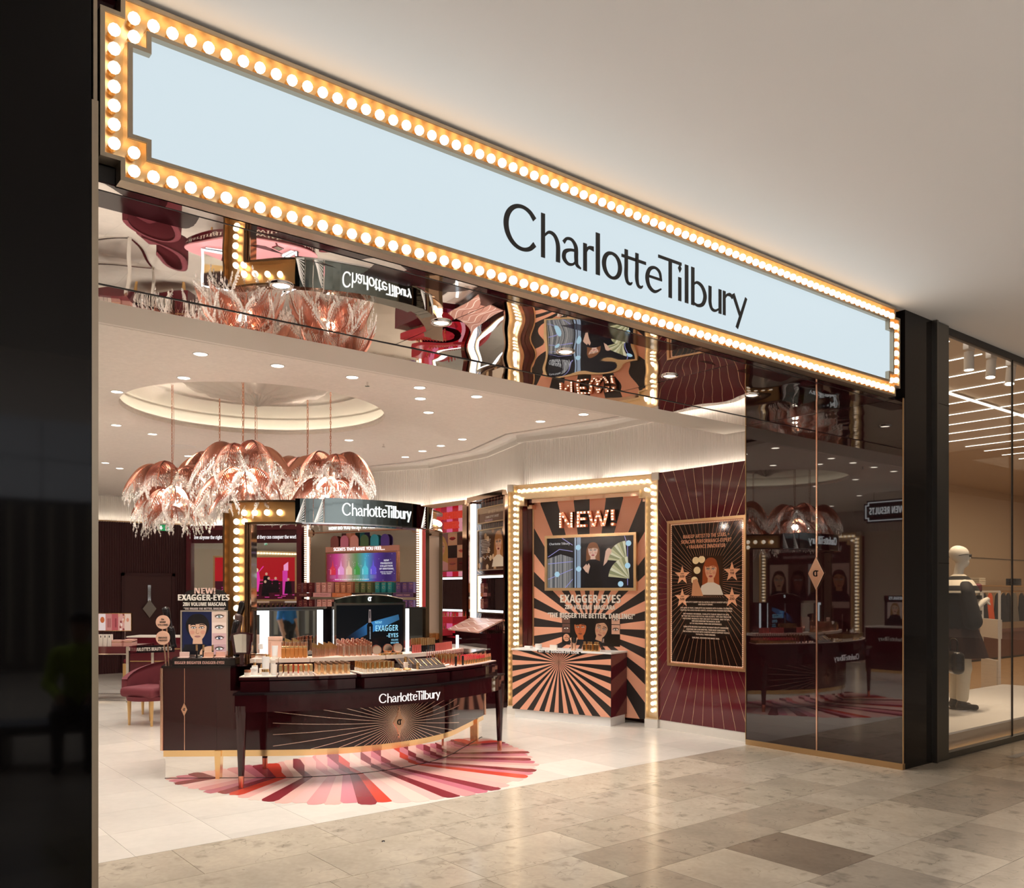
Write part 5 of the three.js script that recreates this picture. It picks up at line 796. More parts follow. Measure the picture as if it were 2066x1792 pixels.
  spread(product('open_powder', 'open round powder pot lying on the upper tier', 'powder', 'powder pots of the upper tier', [['pot', cyl(0.032, 0.032, 0.014, 24), M.gold], ['powder', cyl(0.027, 0.027, 0.002, 24, 0, 0.014, 0), amber(0.72, 0.36, 0.16)]]), [[-0.4, 1.95], [1.4, 1.95], [3.2, 1.95], [5.0, 1.95], [2.4, 1.87]].map(([d, r]) => pol(d, r, tierTop)));
  // middle tray
  spread(product('gold_lipstick', 'gold capped lipstick on a frosted foot in the middle tray block', 'lipstick', 'block of gold capped lipsticks', [['foot', cyl(0.0155, 0.0155, 0.032, 12), std(lin(0.80, 0.72, 0.62), 0.3)], ['cap', cyl(0.0145, 0.0145, 0.055, 12, 0, 0.0325, 0), M.gold]]), gridP(-8.9, -2.4, 7, 2.27, 2.04, 5, trayTop), undefined, 7, 'of the middle tray block');
  spread(product('powder_compact', 'flat gold-rimmed compact lying open on the middle tray', 'compact', 'compacts lying on the middle tray', [['rim', new THREE.TorusGeometry(0.034, 0.004, 6, 28).rotateX(Math.PI / 2).translate(0, 0.008, 0), M.gold], ['pan', cyl(0.033, 0.033, 0.008, 24), M.cream], ['powder', cyl(0.022, 0.022, 0.002, 20, 0, 0.008, 0), amber(0.80, 0.50, 0.32)]]), [[-0.8, 2.25], [1.3, 2.27], [0.6, 2.13], [2.6, 2.19], [-0.6, 2.05]].map(([d, r]) => pol(d, r, trayTop)));
  for (const [n, l, d, r, parts] of [['clear_bottle', 'tall frosted bottle with gold cap among the compacts', 3.6, 2.12, [['bottle', rbox(0.036, 0.06, 0.03, 0.005, 0, 0.03, 0), std(lin(0.75, 0.66, 0.6), 0.15)], ['cap', cyl(0.014, 0.014, 0.05, 14, 0, 0.06, 0), M.gold]]], ['short_lipstick', 'single short gold lipstick at the front of the middle tray', 4.4, 2.26, [['case', cyl(0.0125, 0.0125, 0.03, 12), M.brassMatt], ['cap', cyl(0.0125, 0.0125, 0.03, 12, 0, 0.0305, 0), M.gold]]]]) { const o = product(n, l, 'bottle', undefined, parts), q = pol(d, r, trayTop); o.position.set(...q.slice(0, 3)); o.rotation.y = q[3]; }
  spread(product('pencil_card', 'dark sloping card with a gold pencil, middle tray', 'card', 'dark pencil cards', [['card', box(0.058, 0.006, 0.15, 0, 0.045, 0).translate(0, -0.045, 0).rotateX(R(32)).translate(0, 0.045, 0), std(lin(0.05, 0.03, 0.025), 0.35)], ['wedge', box(0.056, 0.04, 0.08, 0, 0.02, -0.02), std(lin(0.04, 0.025, 0.02), 0.4)], ['pencil', cyl(0.0032, 0.0032, 0.10, 6, 0, -0.05, 0).rotateX(Math.PI / 2 + R(32)).translate(0, 0.054, 0), M.gold]]), [...[5.4, 7.0, 8.6, 10.2, 11.7].map((d) => pol(d, 2.22, trayTop)), ...[3.4, 5.0, 6.6, 8.2].map((d) => pol(d, 2.06, trayTop))]).forEach((o, i) => { o.userData.label = 'dark sloping pencil card, ' + (i < 5 ? ORD[i] + ' from the left in the front row' : ORD[i - 5] + ' from the left in the back row'); });
  // right tray and upper right
  const bullet = (rgb, nm, d0) => spread(product('bullet_lipstick', nm + ' lipstick bullet in a gold case on the right tray', 'lipstick', nm + ' lipsticks of the right tray', [['case', cyl(0.0115, 0.0115, 0.04, 10), M.gold], ['bullet', cyl(0.009, 0.006, 0.03, 10, 0, 0.04, 0), std(lin(...rgb), 0.35)]]), gridP(d0, d0 + 4.6, 5, 2.25, 2.06, 5, trayTop)).forEach((o, i) => { o.userData.label = nm + ' lipstick, ' + ORD[i % 5] + ' from the left in the ' + ORD[i / 5 | 0] + ' row from the front'; });
  bullet([0.55, 0.10, 0.08], 'brick red', 21.2); bullet([0.62, 0.03, 0.05], 'scarlet', 26.4); bullet([0.55, 0.18, 0.10], 'coral', 31.2);
  spread(product('tall_lip_tube', 'tall bronze lip tube at the left of the right tray', 'tube', 'bronze lip tubes of the right tray', [['tube', cyl(0.009, 0.009, 0.06, 10), M.copper], ['cap', cyl(0.0095, 0.0095, 0.045, 10, 0, 0.06, 0), M.gold]]), gridP(15.0, 20.4, 5, 2.20, 2.03, 4, trayTop), undefined, 5, 'on the right tray');
  spread(product('black_mascara', 'slim black mascara at the front of the right tray', 'mascara', 'black mascaras of the right tray', [['tube', cyl(0.010, 0.010, 0.05, 10), M.inkGloss], ['cap', cyl(0.0105, 0.0105, 0.04, 10, 0, 0.05, 0), M.inkGloss]]), [16.4, 19.2].map((d) => pol(d, 2.27, trayTop)));
  spread(product('round_tip', 'round pale applicator lying at the corner of the right tray', 'applicator', 'applicators of the right tray', [['ball', new THREE.SphereGeometry(0.011, 12, 8).translate(0, 0.011, 0), M.cream], ['stem', cyl(0.005, 0.005, 0.04, 8).rotateX(-1.2).translate(0, 0.012, -0.01), M.copper]]), [13.6, 14.3, 15.0, 15.6].map((d, i) => pol(d, 2.24 - i * 0.01, trayTop)));
  spread(product('lip_gloss', 'clear rose lip gloss with pale cap on the upper tier', 'lip gloss', 'lip glosses of the upper tier', [['tube', cyl(0.012, 0.010, 0.075, 10), std(lin(0.55, 0.12, 0.10), 0.1)], ['cap', cyl(0.0105, 0.0105, 0.03, 10, 0, -0.0, 0), M.roseGold]]), [...rowOf(5, 10.4, 13.2).map((d) => pol(d, 1.93, tierTop)), ...rowOf(9, 20.0, 25.6).map((d) => pol(d, 1.92, tierTop)), ...rowOf(7, 26.4, 30.5).map((d) => pol(d, 1.90, tierTop))]).forEach((o, i) => { o.userData.label = 'rose lip gloss, ' + (i < 5 ? ORD[i] + ' from the left of the five beside the compacts' : i < 14 ? ORD[i - 5] + ' from the left of the nine beside the mascaras' : ORD[i - 14] + ' from the left of the seven at the right end'); });
  spread(product('mascara_wand', 'gold and black mascara wand in the dense rows of the upper tier', 'mascara', 'mascara wands of the upper tier', [['tube', cyl(0.0075, 0.0075, 0.065, 8), M.inkGloss], ['cap', cyl(0.008, 0.008, 0.065, 8, 0, 0.065, 0), M.gold]]), gridP(13.8, 19.4, 8, 1.93, 1.80, 3, tierTop), undefined, 8, 'on the upper tier');
  spread(product('lip_pencil', 'slim mauve lip pencil hanging in the rack below the upper tier', 'lip pencil', 'lip pencils in the rack', [['shaft', cyl(0.004, 0.004, 0.11, 6), std(lin(0.28, 0.08, 0.07), 0.4)], ['tip', cyl(0.004, 0.0012, 0.02, 6, 0, 0.11, 0), std(lin(0.6, 0.2, 0.18), 0.4)]]), rowOf(22, 14.0, 33).map((d, i) => pol(d, 1.995, trayTop + 0.002)), undefined, 22, 'of the pencil rack');
}
// ---- vanity unit on the island: lit columns, mirrors, screen
{
  const z = -3.62, u = thing('vanity_unit', 'row of framed mirrors and glowing white columns on the island', 'mirror unit', [0, -0.028, z]); u.scale.set(1.0163, 1.0163, 1);
  mesh('base_shelf', b6(3.0, 4.98, 0.9755, 0.99, -0.05, 0.05), M.inkGloss, u);
  for (const [x0, x1] of [[2.985, 3.015], [3.10, 3.165], [3.63, 3.69], [4.575, 4.62], [4.925, 4.965]]) mesh('light_column', b6(x0, x1, 0.99, 1.43, 0, 0.03), M.led, u);
  mesh('light_column', b6(3.015, 3.10, 1.395, 1.43, 0, 0.02), M.led, u); mesh('light_column', b6(3.015, 3.10, 1.02, 1.055, 0, 0.02), M.led, u);
  mesh('mirror', b6(3.015, 3.10, 1.055, 1.395, -0.01, 0.008), M.clearMirror, u); mesh('mirror', b6(3.19, 3.61, 1.0, 1.425, -0.01, 0.008), M.clearMirror, u); mesh('mirror', b6(4.635, 4.91, 1.0, 1.425, -0.01, 0.008), M.clearMirror, u);
  mesh('frame', frameGeo(3.17, 0.985, 3.63, 1.445, 0.02, 0.03, 0), M.chrome, u); mesh('frame', frameGeo(4.618, 0.985, 4.928, 1.445, 0.017, 0.03, 0), M.chrome, u); mesh('top_bar', b6(2.97, 3.78, 1.44, 1.46, -0.04, 0.03), M.chrome, u); mesh('back_board', b6(2.97, 4.98, 0.97, 1.44, -0.04, -0.012), M.inkGloss, u);
  const s = thing('counter_screen', 'screen with an arched mirrored crown showing a mascara beam of blue light', 'screen', [4.20, 0, -3.51]);
  const film = cv(640, 400, (c, w, h) => {
    rect(c, '#03070c', 0, 0, w, h); const g = c.createLinearGradient(60, 300, 620, 100); g.addColorStop(0, 'rgba(20,60,110,0)'); g.addColorStop(0.5, 'rgba(60,140,210,0.9)'); g.addColorStop(1, 'rgba(90,170,230,0.5)'); path(c, [[30, 300], [50, 330], [330, 235], [610, 130], [600, 85], [300, 150]], g);
    path(c, [[288, 170], [300, 150], [330, 150], [345, 170], [345, 270], [330, 300], [300, 300], [290, 270]], '#05060a'); path(c, [[306, 40], [326, 40], [330, 150], [302, 150]], '#8a7a78'); rect(c, '#03070c', 312, 52, 8, 60);
    T(c, 'NEW!', 400, 150, 28, { color: '#8fd2f0' }); fitT(c, 'EXAGGER', 482, 200, 70, 230, { color: '#9bdcf8' }); fitT(c, '-EYES', 540, 262, 48, 120, { color: '#9bdcf8' }); T(c, 'VOLUME', 562, 302, 22, { color: '#9bdcf8', sx: 0.8 }); T(c, 'MASCARA', 562, 326, 22, { color: '#9bdcf8', sx: 0.8 }); c.save(); c.translate(318, 235); c.rotate(-Math.PI / 2); T(c, 'EXAGGER-EYES', 0, 0, 15, { color: '#b8c8d8' }); c.restore();
  });
  mesh('housing', b6(-0.375, 0.375, 0.99, 1.475, -0.03, 0.01), M.inkGloss, s); mesh('screen', plane(0.72, 0.46, 0, 1.24, 0.0115), emap(film, 0.9), s); mesh('frame', frameGeo(-0.385, 0.985, 0.385, 1.485, 0.018, 0.035, -0.01), M.chrome, s);
  const cr = new THREE.Shape(); cr.moveTo(-0.37, 1.486); cr.lineTo(0.37, 1.486); cr.lineTo(0.37, 1.52); cr.quadraticCurveTo(0, 1.61, -0.37, 1.52); cr.lineTo(-0.37, 1.486);
  mesh('crown', ext(cr, 0.012, -0.01), std(lin(0.25, 0.30, 0.28), 0.04, 1), s); const cr2 = [[-0.37, 1.525, 0], [-0.2, 1.555, 0], [0, 1.567, 0], [0.2, 1.555, 0], [0.37, 1.525, 0]]; mesh('crown_edge', tube(cr2, 0.006, 24, 6), M.chrome, s); mesh('monogram', mono(0.04, 0.004).translate(0, 1.525, 0.004), M.whiteNeon, s); mesh('post', b6(-0.39, -0.372, 0.963, 1.5, -0.02, 0.02), M.chrome, s); mesh('post', b6(0.372, 0.39, 0.963, 1.5, -0.02, 0.02), M.chrome, s);
  const v = thing('table_mirror', 'small brown-framed vanity mirror on a stem before the left bulb column', 'mirror', [2.88, 0.963, -3.36], R(-38)); mesh('base', cyl(0.045, 0.045, 0.01, 20), M.burg, v); mesh('stem', box(0.035, 0.1, 0.02, 0, 0.055, 0), M.burg, v);
  const fr = new THREE.Shape(); fr.moveTo(-0.07, 0); fr.lineTo(0.07, 0); fr.lineTo(0.095, 0.17); fr.quadraticCurveTo(0, 0.205, -0.095, 0.17); fr.lineTo(-0.07, 0); const ho = new THREE.Path(); ho.moveTo(-0.056, 0.014); ho.lineTo(-0.078, 0.16); ho.quadraticCurveTo(0, 0.186, 0.078, 0.16); ho.lineTo(0.056, 0.014); ho.lineTo(-0.056, 0.014); fr.holes.push(ho);
  mesh('frame', ext(fr, 0.02, -0.01).translate(0, 0.1, 0), M.burg, v); mesh('glass', box(0.15, 0.165, 0.004, 0, 0.19, -0.004), M.clearMirror, v);
}
// ---- bulb-lined arch over the island, bent in plan, with the mirrored header
{
  const c0 = [4.0, -4.3], r = 1.3, P = (a, rr, y) => [c0[0] + Math.sin(a) * rr, y, c0[1] + Math.cos(a) * rr];
  const curved = (a0, a1, r0, r1, y0, y1) => { const p = [], n = Math.max(2, Math.ceil((a1 - a0) / R(3))); for (let i = 0; i <= n; i++) { const q = P(a0 + (a1 - a0) * i / n, r1, 0); p.push([q[0], q[2]]); } for (let i = n; i >= 0; i--) { const q = P(a0 + (a1 - a0) * i / n, r0, 0); p.push([q[0], q[2]]); } return slab(p, y0, y1); };
  const m = thing('marquee_arch', 'bronze arch on the island lined inside with golden bulbs', 'arch');
  const g = bulbGeo(0.028), bronze = std(lin(0.22, 0.14, 0.08), 0.25, 1);
  for (const sgn of [-1, 1]) {
    const a = sgn * R(57), hw = R(4.9), lo = Math.min(a - hw, a + hw), hi = Math.max(a - hw, a + hw);
    mesh('channel', curved(lo, hi, r - 0.07, r - 0.05, 0.963, 2.33), M.channelDeep, m); mesh('column_back', curved(lo, hi, r - 0.16, r - 0.07, 0.963, 2.33), bronze, m);
    for (const e of [lo, hi]) mesh('column_side', curved(e - R(0.42), e + R(0.42), r - 0.10, r + 0.012, 0.963, e === (sgn < 0 ? lo : hi) ? 2.29 : 2.20), bronze, m);
    const b0 = sgn < 0 ? lo + R(1.6) : R(33), b1 = sgn < 0 ? -R(33) : hi - R(1.6);
    mesh('channel', curved(b0, b1, r - 0.07, r - 0.05, 2.20, 2.375), M.channelDeep, m); mesh('head_back', curved(b0, b1, r - 0.16, r - 0.07, 2.20, 2.375), bronze, m);
    mesh('head_top', curved(b0, b1, r - 0.10, r + 0.012, 2.375, 2.392), bronze, m); mesh('head_bottom', curved(sgn < 0 ? hi : b0, sgn < 0 ? b1 : lo, r - 0.10, r + 0.012, 2.185, 2.202), bronze, m);
    for (const y of rowOf(15, 1.03, 2.21)) mesh('bulb', g, M.bulbStore, m, P(a, r - 0.02, y));
    for (const d of [53.5, 49, 44, 39]) mesh('bulb', g, M.bulbStore, m, P(sgn * R(d), r - 0.02, 2.285));
    mesh('bulb', g, M.bulbStore, m, P(sgn * R(53.4), r - 0.02, 2.21));
    mesh('inner_mirror', curved(sgn < 0 ? hi + R(0.6) : lo - R(1.6), sgn < 0 ? hi + R(1.6) : lo - R(0.6), r - 0.12, r - 0.02, 0.963, 2.2), M.bronzeMirror, m);
  }
  const h = thing('mirror_header', 'curved dark mirrored header with glowing white lettering on the arch', 'sign');
  const dk = std(lin(0.22, 0.25, 0.23), 0.03, 1), crown = (a) => 2.392 + 0.03 * (1 - (a / R(33)) ** 2);
  mesh('box', curved(-R(22), R(22), r - 0.12, r + 0.03, 2.195, 2.415), dk, h);
  for (const sgn of [-1, 1]) for (const [p, q, k] of [[22.4, 26, 1], [26.2, 29, 0], [29.2, 32.8, 1]]) {
    const a0 = sgn > 0 ? R(p) : -R(q), a1 = sgn > 0 ? R(q) : -R(p), o = mesh('facet', curved(a0, a1, r - 0.1, r + 0.02, 2.195, 2.405), dk, h);
    if (k) for (let i = 0; i < 9; i++) { const t = i / 8, am = (a0 + a1) / 2; const s = P(a0 + (a1 - a0) * 0.06, r + 0.022, 2.2 + 0.0), e = P(a0 + (a1 - a0) * 0.94, r + 0.022, 2.2 + 0.2 * t); const L = Math.hypot(e[0] - s[0], e[1] - s[1], e[2] - s[2]); const b = mesh('etched_line', box(L, 0.004, 0.002), M.white, o); b.position.set((s[0] + e[0]) / 2, (s[1] + e[1]) / 2, (s[2] + e[2]) / 2); b.quaternion.setFromUnitVectors(new THREE.Vector3(1, 0, 0), new THREE.Vector3(e[0] - s[0], e[1] - s[1], e[2] - s[2]).normalize()); }
  }
  mesh('under_lip', curved(-R(33), R(33), r - 0.12, r + 0.04, 2.183, 2.195), M.chrome, h);
  for (const [, lg] of logoLetters(0.72, 0.11, 0.006)) { lg.computeBoundingBox(); const mx = (lg.boundingBox.min.x + lg.boundingBox.max.x) / 2, a = mx / (r + 0.032); lg.translate(-mx, 0, 0); mesh('letter', lg, M.whiteNeon, h, P(a, r + 0.032, 2.265), [0, a, 0]); }
}
// ---- mascara display on the left flank of the island
{
  const d = thing('mascara_display', 'counter display with a model’s face, mascaras and the words EXAGGER-EYES', 'display stand', [fx, 0.963, fz], flank), z = -0.17;
  mesh('base', b6(0.07, 0.60, 0, 0.055, z - 0.1, z + 0.12), M.inkGloss, d); lettering(d, 'BIGGER BRIGHTER EXAGGER-EYES!', 0.30, 0.012, 0.42, 0.024, 0.003, std(lin(0.85, 0.5, 0.42), 0.4), z + 0.12);
  mesh('base_top', b6(0.07, 0.60, 0.055, 0.062, z - 0.1, z + 0.12), pmap(cv(256, 128, (c, w, h) => { rect(c, '#2a1a1c', 0, 0, w, h); c.strokeStyle = '#fff'; c.lineWidth = 4; c.beginPath(); c.moveTo(30, 80); c.bezierCurveTo(60, 20, 80, 110, 120, 60); c.stroke(); T(c, 'me?', 200, 80, 40, { font: 'serif', w: 'normal', italic: true }); }), 0.2), d);
  const t = cv(512, 512, (c, w, h) => {
    rect(c, '#0e1430', 0, 0, w, h); rect(c, '#e8c4ac', 340, 0, 172, h);
    c.save(); c.beginPath(); c.rect(0, 0, 340, h); c.clip(); rect(c, '#101a3c', 0, 0, 340, h); portrait(c, 175, 205, 150, { skin: '#dba684', hair: '#0c0a10', lip: '#c48a78', long: false, fringe: true, shirt: '#0a0c12' }); rect(c, '#0c0e16', 20, 390, 250, 90); ell(c, '#dba684', 320, 500, 120, 90); c.restore();
    for (let i = 0; i < 4; i++) { rect(c, ['#e2bda4', '#efcdb6', '#d8a8a0', '#c89a98'][i], 346, i * 128 + 2, 162, 124); eye(c, 428, i * 128 + 62, 46, '#e2bda4', 0, i === 2 ? '#3a4a6a' : '#8a9a8a'); }
  });
  mesh('panel_box', b6(0.085, 0.505, 0.075, 0.465, z - 0.08, z - 0.03), M.inkGloss, d); mesh('lit_print', plane(0.38, 0.375, 0.295, 0.27, z - 0.029), emap(t, 0.85), d); mesh('panel_frame', frameGeo(0.09, 0.07, 0.50, 0.47, 0.012, 0.02, z - 0.04), M.chrome, d);
  const hd = new THREE.Shape(); hd.moveTo(0.10, 0.465); hd.lineTo(0.49, 0.465); hd.lineTo(0.49, 0.60); hd.lineTo(0.45, 0.64); hd.quadraticCurveTo(0.295, 0.675, 0.14, 0.64); hd.lineTo(0.10, 0.60);
  mesh('header', ext(hd, 0.02, z - 0.07), M.inkGloss, d); lettering(d, 'NEW!', 0.295, 0.615, 0.18, 0.05, 0.015, std(lin(0.72, 0.5, 0.42), 0.4), z - 0.05); lettering(d, 'EXAGGER-EYES', 0.285, 0.556, 0.44, 0.052, 0.02, M.cream, z - 0.05); lettering(d, '28H VOLUME MASCARA', 0.29, 0.508, 0.37, 0.032, 0.012, M.cream, z - 0.05); lettering(d, '“THE BIGGER THE BETTER, DARLING!”', 0.29, 0.475, 0.36, 0.018, 0.008, std(lin(0.6, 0.5, 0.46), 0.4), z - 0.05);
  const mk = (x, y, tilt, s, m1, m2) => { const o = new THREE.Group(); o.name = 'giant_mascara'; d.add(o); o.position.set(x, y, z - 0.02); o.rotation.z = tilt; o.scale.setScalar(s); mesh('tube', lathe([[0, 0], [0.026, 0.005], [0.024, 0.04], [0.038, 0.15], [0.036, 0.19], [0, 0.2]], 18), m1, o); mesh('fluted_cap', lathe([[0, 0.2], [0.022, 0.2], [0.034, 0.34], [0.03, 0.36], [0, 0.37]], 9), m2, o); return o; };
  mk(0.035, 0.14, R(12), 1.0, M.inkGloss, M.inkGloss); mk(0.575, 0.06, R(-3), 1.05, M.inkGloss, std(lin(0.10, 0.06, 0.055), 0.25)); mk(0.535, 0.20, R(-16), 1.0, M.inkGloss, M.inkGloss);
  for (const [x, y, s] of [[-0.03, 0.37, ['9x', 'MORE', 'VOLUME!']], [-0.03, 0.235, ['', 'SMUDGE', 'PROOF!']]]) { const bd = mesh('badge', cyl(0.06, 0.06, 0.008, 28).rotateX(Math.PI / 2).translate(x, y, z + 0.06), std(lin(0.78, 0.46, 0.33), 0.4), d); s.forEach((q, i) => q && lettering(bd, q, x, y + 0.018 - i * 0.024, q.length * 0.0125, 0.014, 0.002, M.ink, z + 0.068)); }
  for (const [x, a] of [[-0.015, 0.10], [0.01, 0.06], [0.625, -0.05]]) mesh('wand', cyl(0.007, 0.007, 0.42, 8), M.roseGold, d, [x, 0.0, z + 0.03], [0, 0, a]);
  const o1 = product('standing_mascara', 'slim dark mascara standing on the base of the face display', 'mascara', 'mascaras on the face display base', [['tube', cyl(0.008, 0.008, 0.06, 10), M.inkGloss], ['cap', cyl(0.0085, 0.0085, 0.05, 10, 0, 0.06, 0), M.brassMatt]]); d.updateMatrixWorld();
  spread(o1, [[0.31, 0.05], [0.39, 0.05], [0.25, 0.04]].map(([u, w]) => { const v = new THREE.Vector3(u, 0.062, z + w).applyMatrix4(d.matrixWorld); return [v.x, v.y, v.z]; }));
  for (const [n, l, u, w, k] of [['marble_palette', 'pink marbled makeup palette leaning on the face display base', 0.15, 0.08, std(lin(0.72, 0.52, 0.46), 0.3)], ['eyeshadow_palette', 'open peach eyeshadow palette on the face display base', 0.36, 0.09, std(lin(0.7, 0.42, 0.3), 0.35)], ['blush_card', 'small peach tester card on the face display base', 0.45, 0.05, std(lin(0.75, 0.45, 0.36), 0.35)]]) { const v = new THREE.Vector3(u, 0.062, z + w).applyMatrix4(d.matrixWorld), o = thing(n, l, 'palette', [v.x, v.y, v.z], flank); mesh('case', rbox(0.085, 0.008, 0.05, 0.003, 0, 0.004, 0), k, o); mesh('lid', rbox(0.085, 0.045, 0.006, 0.002, 0, 0.028, -0.028), k, o); }
}
// ================= palm chandeliers =================
{
  const frondGeo = (len, rise, drop, n, leaf) => {
    const mid = (t) => { const r = len * (0.12 + 0.88 * t), y = rise * Math.sin(Math.min(1, t * 1.25) * Math.PI * 0.5) - drop * t * t * (0.35 + 0.65 * t); return [r, y]; };
    const rib = [], leaves = [], pos = [], idx = [], cr = [];
    for (let i = 0; i <= 10; i++) { const [r, y] = mid(i / 10); rib.push([r, y, 0]); }
    const tips = [];
    for (let i = 0; i < n; i++) {
      const t = 0.05 + 0.93 * i / (n - 1), [r, y] = mid(t), [r2, y2] = mid(Math.min(1, t + 0.02)), dx = (r2 - r) / Math.hypot(r2 - r, y2 - y), dy = (y2 - y) / Math.hypot(r2 - r, y2 - y), L = leaf * (0.45 + 0.75 * Math.sin(Math.PI * (0.12 + 0.8 * t)));
      for (const s of [-1, 1]) {
        const w = 0.0108 + 0.0015 * Math.sin(i), b = pos.length / 3, k = 4;
        for (let j = 0; j <= k; j++) { const q = j / k, fan = 0.35 + 0.35 * t, px = r + dx * L * q * fan, py = y + dy * L * q * fan - L * q * q * 0.55 - (q > 0 ? 0.004 : 0), pz = s * L * q * (0.86 - 0.22 * q), ww = w * (q > 0.95 ? 0.15 : 1 - 0.35 * q); pos.push(px - dx * ww, py - dy * ww, pz, px + dx * ww, py + dy * ww + 0.013 * (1 - 0.5 * q), pz); if (j === k) tips.push([px, py, pz]); if (j < k) { const a = b + j * 2; idx.push(a, a + 1, a + 2, a + 1, a + 3, a + 2); } }
      }
    }
    const g = new THREE.BufferGeometry(); g.setAttribute('position', new THREE.Float32BufferAttribute(pos, 3)); g.setIndex(idx); g.computeVertexNormals(); g.setAttribute('uv', new THREE.Float32BufferAttribute(new Float32Array(pos.length / 3 * 2), 2));
    const drop1 = new THREE.OctahedronGeometry(0.010, 0).scale(1, 2.5, 1), drop2 = new THREE.OctahedronGeometry(0.009, 0);
    tips.forEach(([x, y, z], i) => { const d = 0.02 * hash(i, 3, 8); cr.push(drop2.clone().translate(x, y - 0.01, z), drop1.clone().translate(x, y - 0.042 - d, z)); if (i % 3 === 0) cr.push(drop2.clone().translate(x * 0.96, y - 0.07 - d, z * 0.8), drop1.clone().translate(x * 0.96, y - 0.10 - d, z * 0.8)); });
    return [merge([g, tube(rib, 0.006, 14, 5)]), merge(cr)];
  };
  const up = frondGeo(0.44, 0.10, 0.25, 22, 0.17), low = frondGeo(0.37, 0.04, 0.24, 19, 0.15);
  const leafM = std(lin(0.52, 0.25, 0.185), 0.36, 1, { side: THREE.DoubleSide });
  const chain = (h) => { const a = []; const n = Math.round(h / 0.034); for (let i = 0; i < n; i++) { const g = new THREE.TorusGeometry(0.0105, 0.0026, 5, 10).scale(0.72, 1.45, 1); if (i % 2) g.rotateY(Math.PI / 2); a.push(g.translate(0, (i + 0.5) * h / n, 0)); } return merge(a); };
  const bulb = new THREE.SphereGeometry(0.016, 10, 8);
  const make = ([x, y, z], turn, label, k) => {
    const c = thing('palm_chandelier', label, 'chandelier', [x, y, z], turn, 'palm chandeliers under the coffer');
    mesh('chain', chain(3.74 - y), M.copper, c); mesh('cable', tube([[0.008, 0, 0], [0.02, 0.3, 0.004], [0.012, 3.74 - y, 0]], 0.0025, 10, 4), M.copper, c); mesh('canopy', cyl(0.05, 0.045, 0.02, 16, 0, 3.735 - y, 0), M.plaster, c);
    mesh('stem', cyl(0.014, 0.014, 0.5, 10, 0, -0.5, 0), M.copper, c);
    const ring = (n, g, yy, off, s) => { for (let i = 0; i < n; i++) { const f = mesh('frond', g[0], leafM, c, [0, yy + 0.03 * (i % 2), 0], [0, off + i / n * 2 * Math.PI + 0.12 * Math.sin(i * 2.3), 0]); f.scale.setScalar(s * (0.94 + 0.1 * ((i * 7) % 3) / 2)); mesh('crystal_drops', g[1], M.crystal, f); } };
    ring(8, up, -0.05, 0, k); ring(8, low, -0.24, 0.4, k); ring(6, low, -0.40, 0.1, k * 0.72);
    for (let i = 0; i < 4; i++) { const a = i * Math.PI / 2 + 0.5, b = mesh('candle_bulb', bulb, glow(0xffd9a0, 14), c, [Math.cos(a) * 0.14, -0.22, Math.sin(a) * 0.14]); }
    const l = new THREE.PointLight(0xffeedb, 3.6, 0, 2); l.position.set(x, y - 0.31, z); l.shadow.radius = 2; l.castShadow = true; scene.add(l);
  };
  make([2.824, 2.83, -5.026], 0.3, 'leftmost copper palm chandelier with crystal drops, apart from the others', 1.0);
  make([3.34, 3.0, -5.124], 1.1, 'copper palm chandelier behind the tallest one, second chain from the left', 1.0);
  make([3.064, 2.90, -3.805], 0.85, 'large copper palm chandelier at the front, third chain from the left', 1.0);
  make([3.71, 2.99, -5.082], 0.2, 'copper palm chandelier at the back, fourth chain from the left', 1.0);
  make([4.008, 2.95, -4.456], 0.7, 'copper palm chandelier on the second chain from the right', 0.95);
  make([3.822, 2.86, -3.578], 1.3, 'rightmost copper palm chandelier with crystal drops', 0.95);
}
